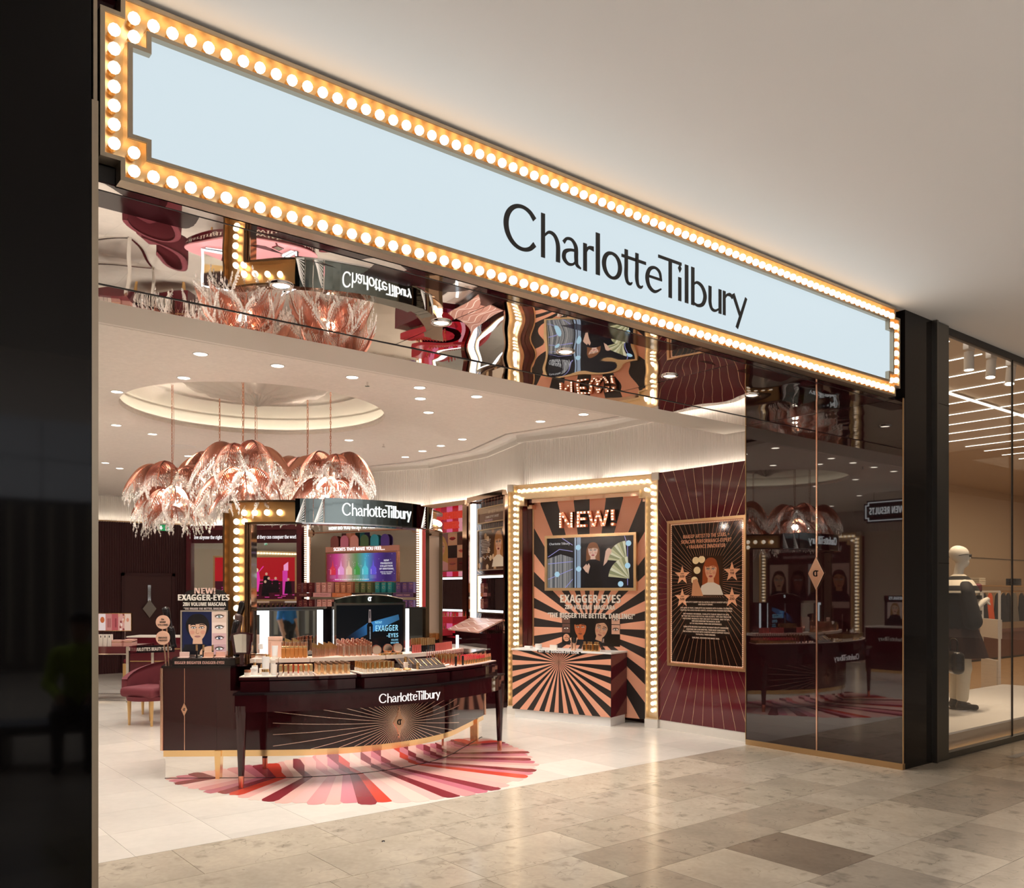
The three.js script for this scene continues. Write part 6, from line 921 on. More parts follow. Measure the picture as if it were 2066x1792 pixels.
// ================= tables and chairs at the back and left of the shop =================
{
  // tub chair in ribbed maroon velvet
  const shell = (() => {
    const pos = [], idx = [], n = 40, m = 6, at = (t, k, r) => { const a = R(-118) + R(236) * t, h = 0.46 - 0.20 * Math.pow(Math.abs(t * 2 - 1), 1.6), rr = r + (n % 2) * 0 + 0.004 * Math.abs(Math.sin(t * 60)); return [Math.sin(a) * rr, 0.36 + (h - 0.08) * k, -Math.cos(a) * rr]; };
    for (const r of [0.34, 0.275]) for (let i = 0; i <= n; i++) for (let j = 0; j <= m; j++) pos.push(...at(i / n, j / m, r));
    const off = (n + 1) * (m + 1); for (let i = 0; i < n; i++) for (let j = 0; j < m; j++) { const a = i * (m + 1) + j, b = a + m + 1; idx.push(a, a + 1, b, b, a + 1, b + 1); const c = a + off, d = b + off; idx.push(c, d, c + 1, d, d + 1, c + 1); }
    for (let i = 0; i < n; i++) for (const j of [0, m]) { const a = i * (m + 1) + j, b = a + m + 1; idx.push(a, b, a + off, b, b + off, a + off); }
    for (const i of [0, n]) for (let j = 0; j < m; j++) { const a = i * (m + 1) + j; idx.push(a, a + off, a + 1, a + 1, a + off, a + off + 1); }
    const g = new THREE.BufferGeometry(); g.setAttribute('position', new THREE.Float32BufferAttribute(pos, 3)); g.setIndex(idx); g.setAttribute('uv', new THREE.Float32BufferAttribute(pos.filter((_, i) => i % 3 < 2), 2)); g.computeVertexNormals(); return g;
  })();
  const ch = thing('tub_chair', 'maroon ribbed velvet tub chair left of the round pink table', 'chair', [3.22, 0, -7.05], R(-60), 'velvet tub chairs at the pink table');
  const vm = std(lin(0.17, 0.028, 0.040), 0.8, 0, { side: THREE.DoubleSide }); mesh('backrest', shell, vm, ch); mesh('seat', rbox(0.5, 0.12, 0.48, 0.05, 0, 0.40, 0.02), vm, ch); mesh('seat_base', cyl(0.27, 0.28, 0.05, 24, 0, 0.30, 0), vm, ch);
  for (const [x, z] of [[-0.17, -0.17], [0.17, -0.17], [-0.17, 0.17], [0.17, 0.17]]) mesh('leg', cyl(0.014, 0.024, 0.31, 8, x, 0, z), M.wood, ch);
  copy(ch, [5.42, 0, -6.25], R(110), 'maroon velvet tub chair right of the round pink table, seen in the soffit mirror'); copy(ch, [4.55, 0, -8.05], R(195), 'maroon velvet tub chair behind the round pink table'); copy(ch, [3.62, 0, -8.0], R(235), 'maroon velvet tub chair at the far left of the pink table');
  const t = thing('makeup_table', 'oval pink-topped makeup table with a lettered burgundy edge behind the island', 'table', [4.42, 0, -6.9], R(-30)), ov = (a, b) => Array.from({ length: 48 }, (_, i) => [Math.cos(i / 48 * 2 * Math.PI) * a, Math.sin(i / 48 * 2 * Math.PI) * b]);
  mesh('top', slab(ov(0.82, 0.5), 0.74, 0.76), M.pink, t); mesh('apron', slab(ov(0.80, 0.48), 0.62, 0.74), M.burgRed, t); mesh('pedestal', lathe([[0.26, 0], [0.26, 0.03], [0.08, 0.08], [0.08, 0.62]], 24), M.burg, t);
  const wr = cv(1024, 64, (c, w, h) => { rect(c, '#000', 0, 0, w, h); for (let i = 0; i < 3; i++) T(c, 'I’ll play with me darling', 170 + i * 340, 32, 40, { font: 'serif', w: 'normal', italic: true, sx: 0.8 }); }, false);
  const wg = (() => { const pos = [], uv = [], idx = [], n = 96; for (let i = 0; i <= n; i++) { const a = i / n * 2 * Math.PI; for (const y of [0.64, 0.725]) { pos.push(Math.cos(a) * 0.802, y, Math.sin(a) * 0.482); uv.push(1 - i / n, y > 0.7 ? 1 : 0); } if (i < n) { const b = i * 2; idx.push(b, b + 1, b + 2, b + 1, b + 3, b + 2); } } const g = new THREE.BufferGeometry(); g.setAttribute('position', new THREE.Float32BufferAttribute(pos, 3)); g.setAttribute('uv', new THREE.Float32BufferAttribute(uv, 2)); g.setIndex(idx); g.computeVertexNormals(); return g; })();
  mesh('handwriting', wg, std(0xf6e6da, 0.5, 0, { alphaMap: wr, transparent: true, side: THREE.DoubleSide }), t);
  for (const [x, l, tr] of [[4.02, 'left square mirror with a glowing border on the pink table', 0.3], [4.80, 'right square mirror with a glowing border on the pink table', -1.0]]) { const m = thing('vanity_mirror', l, 'mirror', [x, 0.76, -7.02 + (x - 4.02) * 0.5], R(-30) + tr); mesh('stand', box(0.3, 0.02, 0.14, 0, 0.01, 0), M.chrome, m); mesh('back', b6(-0.2, 0.2, 0.02, 0.48, -0.02, 0), M.burg, m); mesh('light_border', frameGeo(-0.2, 0.03, 0.2, 0.48, 0.03, 0.012, 0), M.led, m); mesh('glass', b6(-0.17, 0.17, 0.06, 0.45, 0, 0.006), M.clearMirror, m); }
  for (const [x, z, a, l] of [[4.1, -6.62, 0.4, 'brown hand mirror lying at the left of the pink table'], [4.6, -6.55, -0.5, 'brown hand mirror lying at the front of the pink table'], [4.95, -6.85, 1.2, 'brown hand mirror lying at the right of the pink table']]) { const h = thing('hand_mirror', l, 'mirror', [x, 0.76, z], a, 'hand mirrors on the pink table'); mesh('frame', ext(diamond(0.15, 0.22), 0.012).rotateX(-Math.PI / 2), M.burgRed, h); mesh('handle', box(0.02, 0.012, 0.12, 0, 0.006, 0.15), M.burgRed, h); mesh('glass', ext(diamond(0.11, 0.17), 0.002, 0.0122).rotateX(-Math.PI / 2), M.clearMirror, h); }
  // treats table
  const yaw = R(-38.9), tt = thing('gift_table', 'chrome-framed gift table with a tilted edge sign at the far left', 'table', [3.49, 0, -10.03], yaw);
  mesh('drawer_body', b6(-0.52, 0.48, 0.70, 0.80, -0.42, 0.42), M.burgRed, tt); mesh('edge_rail', b6(-0.52, 0.5, 0.685, 0.70, 0.40, 0.44), M.chrome, tt);
  for (const x of [-0.48, 0.48]) { mesh('frame_leg', merge([b6(x - 0.02, x + 0.02, 0, 0.80, 0.42, 0.46), b6(x - 0.02, x + 0.02, 0, 0.80, -0.46, -0.42), b6(x - 0.02, x + 0.02, 0, 0.02, -0.44, 0.44)]), M.chrome, tt); } mesh('frame_rail', b6(-0.48, 0.48, 0, 0.02, 0.42, 0.46), M.chrome, tt); mesh('frame_rail', b6(-0.48, 0.48, 0, 0.02, -0.46, -0.42), M.chrome, tt);
  const sg = thing('edge_sign', 'dark tilted sign CHARLOTTE’S BEAUTY TREATS on the gift table edge', 'sign', [3.49, 0, -10.03], yaw); const sgp = new THREE.Group(); sgp.name = 'plate_holder'; sg.add(sgp); sgp.position.set(0.53, 0.74, 0); sgp.rotation.y = Math.PI / 2 - R(60); mesh('plate', box(0.62, 0.11, 0.01, 0.10, 0, 0.1), M.inkGloss, sgp); lettering(sgp, 'CHARLOTTE’S BEAUTY TREATS', 0.10, -0.025, 0.54, 0.05, 0.004, M.cream, 0.105);
  tag(sg, 'dark tilted edge sign with cream capitals on the gift table', 'sign');
  const pt = cv(600, 220, (c, w, h) => { ['#e8c0b4', '#eed8d4', '#c88078', '#b8585a', '#d89c90', '#e8c4b0'].forEach((k, i) => { rect(c, k, i * 100, 0, 100, h); }); ell(c, '#c8683c', 150, 80, 34, 40); for (let i = 0; i < 14; i++) ell(c, ['#8a3a3a', '#d89a7a', '#f0d0c0'][i % 3], 410 + hash(i, 2, 6) * 90, hash(i, 3, 6) * h, 14, 18); for (const x of [230, 250, 270, 350, 365]) rect(c, '#7a2e34', x, 60, 8, 120); ell(c, '#d88a70', 550, 80, 22, 26); for (const [x, y] of [[40, 80], [55, 140], [30, 150]]) rect(c, '#a06a60', x, y, 8, 26); });
  const gp = thing('picture_stand', 'wide lit picture stand of pink cosmetics above the gift table', 'picture', [3.49, 0, -10.03], yaw); mesh('board', b6(-0.32, 0.30, 1.0, 1.27, -0.12, -0.08), M.gold, gp); mesh('print', plane(0.57, 0.25, 0.01, 1.135, -0.079), emap(pt, 0.7), gp); for (const x of [-0.2, 0.2]) mesh('leg', cyl(0.006, 0.006, 0.2, 8, x, 0.80, -0.1), M.chrome, gp);
  tt.updateMatrixWorld(); const onT = (u, w, y = 0.80) => { const v = new THREE.Vector3(u, y, w).applyMatrix4(tt.matrixWorld); return [v.x, v.y, v.z, yaw]; };
  spread(product('red_carton', 'small red carton in the row at the left of the gift table', 'carton', 'red cartons on the gift table', [['carton', box(0.05, 0.14, 0.06, 0, 0.07, 0), std(lin(0.55, 0.12, 0.14), 0.4)], ['foil', box(0.03, 0.01, 0.002, 0, 0.11, 0.031), M.gold]]), rowOf(5, -0.45, -0.22).map((u) => onT(u, 0.3)), undefined, 5, 'on the gift table');
  spread(product('cream_carton', 'small cream carton in the row on the gift table', 'carton', 'cream cartons on the gift table', [['carton', box(0.055, 0.17, 0.06, 0, 0.085, 0), M.cream], ['emblem', box(0.012, 0.03, 0.002, 0, 0.14, 0.031), M.ink]]), rowOf(6, -0.15, 0.16).map((u) => onT(u, 0.3)), undefined, 6, 'on the gift table');
  spread(product('pink_carton', 'pink carton lying at the right of the gift table', 'carton', 'pink cartons on the gift table', [['carton', box(0.13, 0.09, 0.1, 0, 0.045, 0), std(lin(0.72, 0.42, 0.36), 0.45)], ['band', box(0.132, 0.01, 0.102, 0, 0.06, 0), M.roseGold]]), [onT(0.26, 0.28), onT(0.40, 0.22), onT(0.36, 0.05)]);
  const db = thing('drawer_cabinet', 'maroon drawer cabinet with gold rails and a pale top behind the gift table', 'cabinet', [4.55, 0, -10.9], yaw); mesh('body', b6(-0.5, 0.5, 0.25, 0.85, -0.25, 0.25), M.burgRed, db); for (const y of [0.46, 0.66]) mesh('rail', b6(-0.5, 0.5, y, y + 0.015, 0.25, 0.262), M.gold, db); for (const x of [-0.4, 0.4]) mesh('leg', cyl(0.02, 0.035, 0.25, 8, x, 0, 0.15), M.wood, db); mesh('top', b6(-0.5, 0.5, 0.85, 0.87, -0.25, 0.25), M.cream, db);
  const ob = thing('brass_box_seat', 'low brass-edged bench at the foot of the maroon panelling', 'bench', [4.9, 0, -12.6], yaw); mesh('body', b6(-0.45, 0.45, 0.02, 0.30, -0.25, 0.25), M.wood, ob); mesh('cushion', rbox(0.9, 0.08, 0.5, 0.03, 0, 0.34, 0), M.velvet, ob);
}
// ---- things left of the opening that are seen only in the return wall and the soffit
{
  const c = thing('skincare_counter', 'burgundy skincare counter with a row of lit portraits, mirrored in the return wall', 'counter', [0, 0, 0]);
  mesh('body', b6(-0.35, 0.35, 0.2, 0.95, -4.4, -2.6), M.burg, c); mesh('gold_band', b6(-0.35, 0.345, 0.15, 0.2, -4.4, -2.6), M.gold, c); mesh('plinth', b6(-0.33, 0.32, 0, 0.15, -4.38, -2.62), M.mirror, c); mesh('top', b6(-0.36, 0.36, 0.95, 0.97, -4.41, -2.59), M.marble, c);
  const pt = cv(900, 180, (c2, w, h) => { for (let i = 0; i < 5; i++) { rect(c2, ['#5a3a34', '#c8a08c', '#e6d0c4', '#8a6a60', '#d8b8a8'][i], i * 180 + 4, 0, 172, h); c2.save(); c2.beginPath(); c2.rect(i * 180 + 4, 0, 172, h); c2.clip(); portrait(c2, i * 180 + 90, 70, 52, { skin: ['#b8754c', '#d8a482', '#c98a62', '#7a4a34', '#e0b494'][i], hair: ['#1a1210', '#5a3a20', '#2a1a14', '#120c0a', '#a87a4a'][i] }); c2.restore(); } });
  mesh('portrait_row', plane(1.5, 0.3).rotateY(Math.PI / 2).translate(-0.14, 1.25, -3.5), emap(pt, 0.7), c); mesh('portrait_board', b6(-0.2, -0.145, 0.97, 1.5, -4.3, -2.7), M.inkGloss, c); mesh('header', b6(-0.2, -0.12, 1.42, 1.52, -4.3, -2.7), M.inkGloss, c);
  lettering(c, 'MAGICAL + CLINICALLY PROVEN RESULTS', 0, 0, 1.4, 0.05, 0.006, M.whiteNeon, 0, fontB, [0, Math.PI / 2, 0]).position.set(-0.118, 1.448, -3.5);
  for (const [, g] of logoLetters(0.5, 0.07, 0.01)) mesh('letter', g, M.white, c, [0.352, 0.72, -3.9], [0, Math.PI / 2, 0]);
  const ep = cv(300, 160, (c2, w, h) => { rect(c2, '#c8a0a8', 0, 0, w, h); eye(c2, 150, 80, 70, '#c8a0a8', 0, '#4a3a52'); }); mesh('eye_print', plane(0.55, 0.3).rotateY(Math.PI / 2).translate(0.353, 0.62, -3.0), emap(ep, 0.35), c);
  const n = thing('neon_sign', 'hanging black sign edged in white neon reading proven results', 'sign', [0.4, 3.02, -3.6], Math.PI / 2);
  mesh('board', ext(poly(stepped(-0.78, -0.2, 0.78, 0.2, 0.05)), 0.03), M.inkGloss, n); const o = stepped(-0.75, -0.17, 0.75, 0.17, 0.05); mesh('neon_border', ext(poly(o, [inset(o, 0.016).reverse()]), 0.012, 0.03), M.whiteNeon, n); lettering(n, 'CLINICALLY PROVEN RESULTS', 0, -0.05, 1.35, 0.12, 0.01, M.whiteNeon, 0.03); for (const x of [-0.6, 0.6]) mesh('wire', cyl(0.003, 0.003, 0.2, 5, x, 0.2, 0.015), M.ink, n);
  const X = [-3.1, -6.5, -3.1, -9.1], proto = scene.getObjectByName('marquee_portal'), p2 = copy(proto, [X[0], 0, X[1]], turnOf(...X), 'golden bulb portal on the far left wall, mirrored in the return wall'); p2.scale.set(1.25, 0.98, 1);
  const w = bay('complexion_wall', 'printed wall of faces inside the far left bulb portal', 'wall panel', ...X);
  const ft = cv(900, 760, (c2, W, H) => { rect(c2, '#4a2420', 0, 0, W, H); T(c2, 'MY COMPLEXION WARDROBE', W / 2, 80, 56, { sx: 0.9, color: '#e8c8b8' }); T(c2, 'FIND YOUR PERFECT FINISH AND SHADE', W / 2, 150, 32, { color: '#d8b0a0', sx: 0.9 }); for (let i = 0; i < 4; i++) { c2.save(); c2.beginPath(); c2.rect(20 + i * 216, 220, 210, 420); c2.clip(); rect(c2, ['#c89a84', '#e6cabc', '#6a4638', '#d8aa90'][i], 20 + i * 216, 220, 210, 420); portrait(c2, 125 + i * 216, 380, 84, { skin: ['#b8754c', '#e0b494', '#6a3e2a', '#d09a74'][i], hair: ['#1a1210', '#6a4a28', '#120c0a', '#3a2418'][i] }); c2.restore(); } });
  mesh('printed_face', plane(2.2, 1.85, 1.25, 1.85, 0), emap(ft, 0.5), w); mesh('backing', b6(0.12, 2.38, 0.1, 2.78, -0.05, -0.004), M.burg, w);
}
// ================= the neighbouring fashion shop behind its window =================
const blob = (bones, cell, k = 0.03) => {                                  // joints with radii joined by a smooth minimum and meshed
  const lo = [1e9, 1e9, 1e9], hi = [-1e9, -1e9, -1e9]; for (const [a, ra, b, rb] of bones) for (let i = 0; i < 3; i++) { lo[i] = Math.min(lo[i], a[i] - ra - 0.05, b[i] - rb - 0.05); hi[i] = Math.max(hi[i], a[i] + ra + 0.05, b[i] + rb + 0.05); }
  const size = Math.max(...hi.map((v, i) => v - lo[i])), n = Math.min(120, Math.ceil(size / cell) + 4), half = size / 2 * n / (n - 4), ce = lo.map((v, i) => (v + hi[i]) / 2);
  const mc = new MarchingCubes(n, M.white, false, false, 200000); mc.isolation = 0;
  for (let z = 0; z < n; z++) for (let y = 0; y < n; y++) for (let x = 0; x < n; x++) {
    const p = [ce[0] + (x - n / 2) / (n / 2) * half, ce[1] + (y - n / 2) / (n / 2) * half, ce[2] + (z - n / 2) / (n / 2) * half]; let d = 1e3;
    for (const [a, ra, b, rb, fl] of bones) { const ab = [b[0] - a[0], b[1] - a[1], b[2] - a[2]], ap = [p[0] - a[0], p[1] - a[1], p[2] - a[2]], L = ab[0] ** 2 + ab[1] ** 2 + ab[2] ** 2 || 1e-9, t = Math.max(0, Math.min(1, (ap[0] * ab[0] + ap[1] * ab[1] + ap[2] * ab[2]) / L)); const q = [ap[0] - ab[0] * t, ap[1] - ab[1] * t, (ap[2] - ab[2] * t) * (fl ?? 1)], e = Math.hypot(...q) - (ra + (rb - ra) * t); const h = Math.max(0, Math.min(1, 0.5 + 0.5 * (d - e) / k)); d = d + (e - d) * h - k * h * (1 - h); }
    mc.field[x + y * n + z * n * n] = -d;
  }
  mc.update();
  const c = mc.count, g = new THREE.BufferGeometry(), pos = new Float32Array(c * 3); for (let i = 0; i < c; i++) for (let j = 0; j < 3; j++) pos[i * 3 + j] = ce[j] + mc.positionArray[i * 3 + j] * half;
  g.setAttribute('position', new THREE.BufferAttribute(pos, 3)); g.setAttribute('normal', new THREE.BufferAttribute(Float32Array.from(mc.normalArray.subarray(0, c * 3)), 3)); return g;
};
{
  const warmWall = std(lin(0.62, 0.49, 0.34), 0.8), woodF = std(lin(0.42, 0.25, 0.11), 0.4);
  struct('wall_neighbour_back', 'beige back wall of the neighbouring fashion shop', b6(8.3, 30, 0, 4.7, -7.3, -7.1), warmWall); struct('wall_neighbour_left', 'beige side wall of the neighbouring fashion shop', b6(8.3, 8.436, 0, 4.7, -7.1, -0.5), warmWall); struct('wall_neighbour_right', 'far side wall of the neighbouring fashion shop', b6(30, 30.2, 0, 4.7, -7.3, -0.1), warmWall);
  struct('floor', 'oak floor of the neighbouring fashion shop', b6(8.436, 30, -0.05, 0.002, -7.1, -0.06), woodF); struct('ceiling', 'beige ceiling of the neighbouring fashion shop', b6(8.3, 30, 4.5, 4.7, -7.3, -0.05), warmWall); struct('wall_neighbour_head', 'dark head above the neighbouring shop window', b6(8.436, 31, 4.06, 4.7, -0.05, -0.002), M.ink); struct('wall_neighbour_far', 'closed shop front far along the mall on the right', b6(22, 31, 0, 4.06, -0.3, 0), warmWall);
  const w = setting('window_1', 'tall frameless shop window of the neighbouring fashion shop', [0, 0, 0]);
  for (const [a, b] of [[8.44, 9.968], [9.98, 11.9], [11.912, 14], [14.012, 17.5], [17.512, 22]]) mesh('pane', b6(a, b, 0.06, 4.06, -0.018, -0.006), phy(0xffffff, 0.01, 0, { transmission: 1, thickness: 0, ior: 1.5 }), w); mesh('sill', b6(8.436, 22, 0, 0.06, -0.05, 0.02), M.steel, w); for (const x of [9.974, 11.906, 14.006, 17.506]) mesh('joint', b6(x - 0.004, x + 0.004, 0.06, 4.06, -0.02, 0), M.ink, w);
  const p = thing('window_platform', 'white display platform behind the neighbouring shop window', 'platform', [0, 0, 0]); mesh('top', b6(8.44, 14, 0.18, 0.2, -1.7, -0.12), M.white, p); mesh('front', b6(8.44, 14, 0.002, 0.18, -1.68, -0.14), std(lin(0.5, 0.44, 0.36), 0.6), p); mesh('underlight', b6(8.5, 14, 0.004, 0.012, -0.13, -0.12), glow(0xffc27a, 3), p);
  // ceiling light lines
  for (let i = 0; i < 16; i++) { const s = thing('light_line', 'thin linear light, ' + ORD[i] + ' from the left of those running back from the neighbouring window', 'light', [9.4 + i * 0.86, 4.49, -2.4], 0, 'light lines of the neighbouring shop'); mesh('tube', box(0.025, 0.015, 3.2), M.ledWarm, s); mesh('rail', box(0.03, 0.012, 3.22, 0, 0.006, 0), M.white, s); }
  const cross = thing('light_line', 'long linear light crossing the neighbouring shop ceiling along the window', 'light', [15.2, 4.46, -1.97]); mesh('tube', box(13, 0.02, 0.04), M.ledWarm, cross); mesh('rail', box(13.02, 0.012, 0.045, 0, 0.014, 0), M.white, cross);
  for (const x of [11, 16, 21.5, 26]) rectLight(0xffe6c4, 2.4, 4, 2.6, [x, 4.42, -3.2], [x, 0, -3.2]);
  const tr = thing('track', 'white lighting track along the top of the neighbouring shop window', 'track', [12, 4.38, -0.5]); mesh('rail', box(7, 0.035, 0.04), M.white, tr); mesh('strip', box(7, 0.006, 0.02, 0, -0.02, 0.0), M.ledWarm, tr);
  [[10.083, 0], [10.657, 0.12], [11.205, 0.22]].forEach(([x, t], i) => { const s = thing('track_spotlight', ['first', 'second', 'third'][i] + ' white cylinder spotlight from the left on the neighbouring track', 'spotlight', [x, 4.36, -0.5], 0, 'spotlights on the neighbouring track'); mesh('adapter', box(0.16, 0.07, 0.06, 0, -0.035, 0), M.white, s); const h = new THREE.Group(); h.name = 'head'; s.add(h); h.position.set(0, -0.09, 0); h.rotation.z = -t; mesh('barrel', cyl(0.052, 0.052, 0.2, 20, 0, -0.2, 0), M.white, h); mesh('lens', cyl(0.047, 0.047, 0.004, 20, 0, -0.204, 0), M.lamp, h); spot(x - Math.sin(t) * 0.3, 4.03, -0.5, 9, 32, x - 0.1, -0.95, 0xffe2bd); });
  // mannequin, facing right
  const m = thing('mannequin', 'white mannequin in a striped scarf, black cape, dark skirt and boots', 'mannequin', [10.62, 0.2, -0.85], R(46));
  const skin = std(lin(0.78, 0.74, 0.66), 0.45), blackC = std(lin(0.012, 0.011, 0.012), 0.75), brown = std(lin(0.045, 0.018, 0.014), 0.8), cream = std(lin(0.72, 0.64, 0.50), 0.85);
  mesh('body', blob([[[0, 1.83, 0.02], 0.095, [0, 1.74, 0.055], 0.062], [[0, 1.85, -0.02], 0.09, [0, 1.84, 0.0], 0.09], [[0, 1.7, 0.01], 0.05, [0, 1.56, -0.01], 0.055], [[-0.15, 1.47, 0], 0.07, [0.15, 1.47, 0], 0.07], [[0, 1.45, 0], 0.13, [0, 1.1, 0], 0.12], [[0, 1.05, 0], 0.14, [0, 0.95, 0], 0.15], [[-0.19, 1.45, 0], 0.055, [-0.24, 1.18, 0.06], 0.045], [[-0.24, 1.18, 0.06], 0.043, [-0.06, 1.28, 0.26], 0.033], [[0.19, 1.45, 0], 0.055, [0.24, 1.16, 0], 0.045], [[0.24, 1.16, 0], 0.042, [0.22, 0.92, 0.08], 0.032]], 0.016, 0.03), skin, m);
  mesh('nose_ridge', blob([[[0, 1.83, 0.105], 0.012, [0, 1.79, 0.12], 0.016]], 0.004, 0.01), skin, m);
  mesh('cape', blob([[[-0.17, 1.44, 0], 0.085, [0.17, 1.44, 0], 0.085], [[0, 1.40, 0], 0.17, [0, 1.02, 0.0], 0.21], [[-0.22, 1.38, 0], 0.085, [-0.27, 1.05, 0.05], 0.10], [[0.22, 1.38, 0], 0.085, [0.27, 1.02, 0], 0.10]], 0.018, 0.05), blackC, m);
  const skirt = lathe([[0.17, 1.05], [0.24, 0.85], [0.30, 0.62], [0.29, 0.62], [0.15, 1.05]], 40), sp = skirt.attributes.position; for (let i = 0; i < sp.count; i++) { const a = Math.atan2(sp.getZ(i), sp.getX(i)), k = 1 + 0.06 * Math.cos(a * 20) * (1.05 - sp.getY(i)) / 0.43; sp.setX(i, sp.getX(i) * k); sp.setZ(i, sp.getZ(i) * k); } skirt.computeVertexNormals(); mesh('skirt', skirt, brown, m);
  for (const s of [-1, 1]) { mesh('trouser_leg', blob([[[s * 0.09, 0.9, 0], 0.10, [s * 0.10, 0.5, 0.02], 0.078], [[s * 0.10, 0.5, 0.02], 0.078, [s * 0.10, 0.15, 0.0], 0.066]], 0.016), cream, m); mesh('boot', blob([[[s * 0.10, 0.2, 0], 0.052, [s * 0.10, 0.06, -0.01], 0.05], [[s * 0.10, 0.045, -0.03], 0.042, [s * 0.10, 0.035, 0.15], 0.034]], 0.010), std(lin(0.012, 0.010, 0.010), 0.25), m); }
  const scarfT = cv(256, 64, (c, w, h) => { for (let i = 0; i < 8; i++) rect(c, i % 2 ? '#e8e0d0' : '#15130f', 0, i * 8, w, 8); });
  const sc = lathe([[0.075, 1.60], [0.12, 1.575], [0.19, 1.52], [0.26, 1.43], [0.275, 1.38], [0.265, 1.375], [0.18, 1.49], [0.07, 1.58]], 32).scale(1, 1, 0.78); mesh('striped_scarf', sc, pmap(scarfT, 0.85), m); mesh('scarf_end', box(0.1, 0.36, 0.02, 0.04, 1.26, 0.25), pmap(scarfT, 0.85), m); mesh('scarf_knot', rbox(0.09, 0.1, 0.07, 0.03, 0.03, 1.44, 0.235), std(lin(0.16, 0.02, 0.03), 0.7), m);
  mesh('sunglasses', merge([rbox(0.055, 0.035, 0.012, 0.005, -0.035, 1.82, 0.118), rbox(0.055, 0.035, 0.012, 0.005, 0.035, 1.82, 0.118), tube([[0.075, 1.825, 0.11], [0.1, 1.83, 0.04], [0.1, 1.82, -0.04]], 0.004, 10, 5), tube([[-0.075, 1.825, 0.11], [-0.1, 1.83, 0.04], [-0.1, 1.82, -0.04]], 0.004, 10, 5)]), M.inkGloss, m);
  mesh('hand', blob([[[-0.06, 1.28, 0.26], 0.034, [-0.03, 1.3, 0.31], 0.03], ...[0, 1, 2, 3].map((i) => [[-0.05 + i * 0.018, 1.30, 0.31], 0.009, [-0.05 + i * 0.02, 1.24 + i * 0.004, 0.335], 0.007]), [[-0.07, 1.29, 0.28], 0.010, [-0.085, 1.25, 0.31], 0.008]], 0.005, 0.008), skin, m);
  mesh('foot_plate', cyl(0.16, 0.16, 0.008, 24), M.chrome, m);
  const m2 = thing('mannequin', 'second mannequin in a dark coat with a black bag, cut by the pilaster', 'mannequin', [9.98, 0.2, -1.05], R(40)); mesh('coat', blob([[[-0.17, 1.42, 0], 0.09, [0.17, 1.42, 0], 0.09], [[0, 1.40, 0], 0.17, [0, 0.6, 0], 0.24], [[0.22, 1.38, 0], 0.08, [0.26, 0.95, 0.05], 0.07], [[-0.22, 1.38, 0], 0.08, [-0.26, 0.95, 0.05], 0.07]], 0.022, 0.05), blackC, m2); mesh('head', blob([[[0, 1.8, 0], 0.095, [0, 1.72, 0.03], 0.07], [[0, 1.66, 0], 0.05, [0, 1.5, 0], 0.06]], 0.012), blackC, m2); for (const s of [-1, 1]) { mesh('trouser_leg', blob([[[s * 0.09, 0.7, 0], 0.085, [s * 0.1, 0.12, 0], 0.07]], 0.016), cream, m2); mesh('boot', blob([[[s * 0.10, 0.16, 0], 0.05, [s * 0.10, 0.05, 0], 0.05], [[s * 0.10, 0.04, 0], 0.04, [s * 0.10, 0.035, 0.16], 0.034]], 0.012), M.inkGloss, m2); } mesh('foot_plate', cyl(0.16, 0.16, 0.008, 24), M.chrome, m2);
  const bag = thing('handbag', 'rounded black leather handbag beside the mannequins', 'bag', [10.16, 0.66, -0.70], R(45)); mesh('body', rbox(0.34, 0.26, 0.14, 0.06, 0, 0.13, 0), std(lin(0.012, 0.010, 0.010), 0.3), bag); mesh('handle', tube([[-0.1, 0.24, 0], [-0.09, 0.38, 0], [0.09, 0.38, 0], [0.1, 0.24, 0]], 0.01, 20, 6), M.inkGloss, bag); mesh('buckle', box(0.14, 0.03, 0.01, 0, 0.09, 0.072), M.chrome, bag);
  tag(bag, 'rounded black leather handbag hanging from the cut-off mannequin’s arm', 'bag');
  // rail with clothes, shelf of folded knitwear, white frames
  const sh = thing('wall_shelf', 'long wooden wall shelf with a brass rail in the fashion shop', 'shelf', [22.5, 0, -5.9]); mesh('board', b6(-5.5, 5.5, 1.72, 1.75, -0.2, 0.2), woodF, sh); mesh('hanging_rail', cyl(0.012, 0.012, 11, 8).rotateZ(Math.PI / 2).translate(5.5, 1.6, 0.1), M.gold, sh); mesh('upper_rail', b6(-5.5, 5.5, 2.42, 2.44, -0.18, 0.12), M.inkGloss, sh);
  const st = product('folded_knitwear', 'stack of folded cream knitwear on the wooden wall shelf', 'clothes', undefined, [0, 1, 2, 3].map((i) => ['folded_piece', rbox(0.36, 0.045, 0.26, 0.015, 0, 0.023 + i * 0.047, 0), cream])); st.position.set(23.0, 1.75, -5.9); const st2 = product('folded_knitwear', 'stack of folded black knitwear on the wooden wall shelf', 'clothes', undefined, [0, 1, 2, 3].map((i) => ['folded_piece', rbox(0.36, 0.045, 0.26, 0.015, 0, 0.023 + i * 0.047, 0), blackC])); st2.position.set(25.2, 1.75, -5.9);
  const dress = (label, mat, x, g) => { const o = thing('hanging_garment', label, 'garment', [x, 1.55, -5.78], 0, g); const q = lathe([[0.05, 0], [0.12, -0.08], [0.15, -0.3], [0.24, -0.75], [0.23, -0.75]], 18); q.scale(1, 1, 0.35); mesh('cloth', q, mat, o); mesh('hanger', tube([[-0.16, -0.04, 0], [0, 0.03, 0], [0.16, -0.04, 0]], 0.005, 8, 5), M.gold, o); return o; };
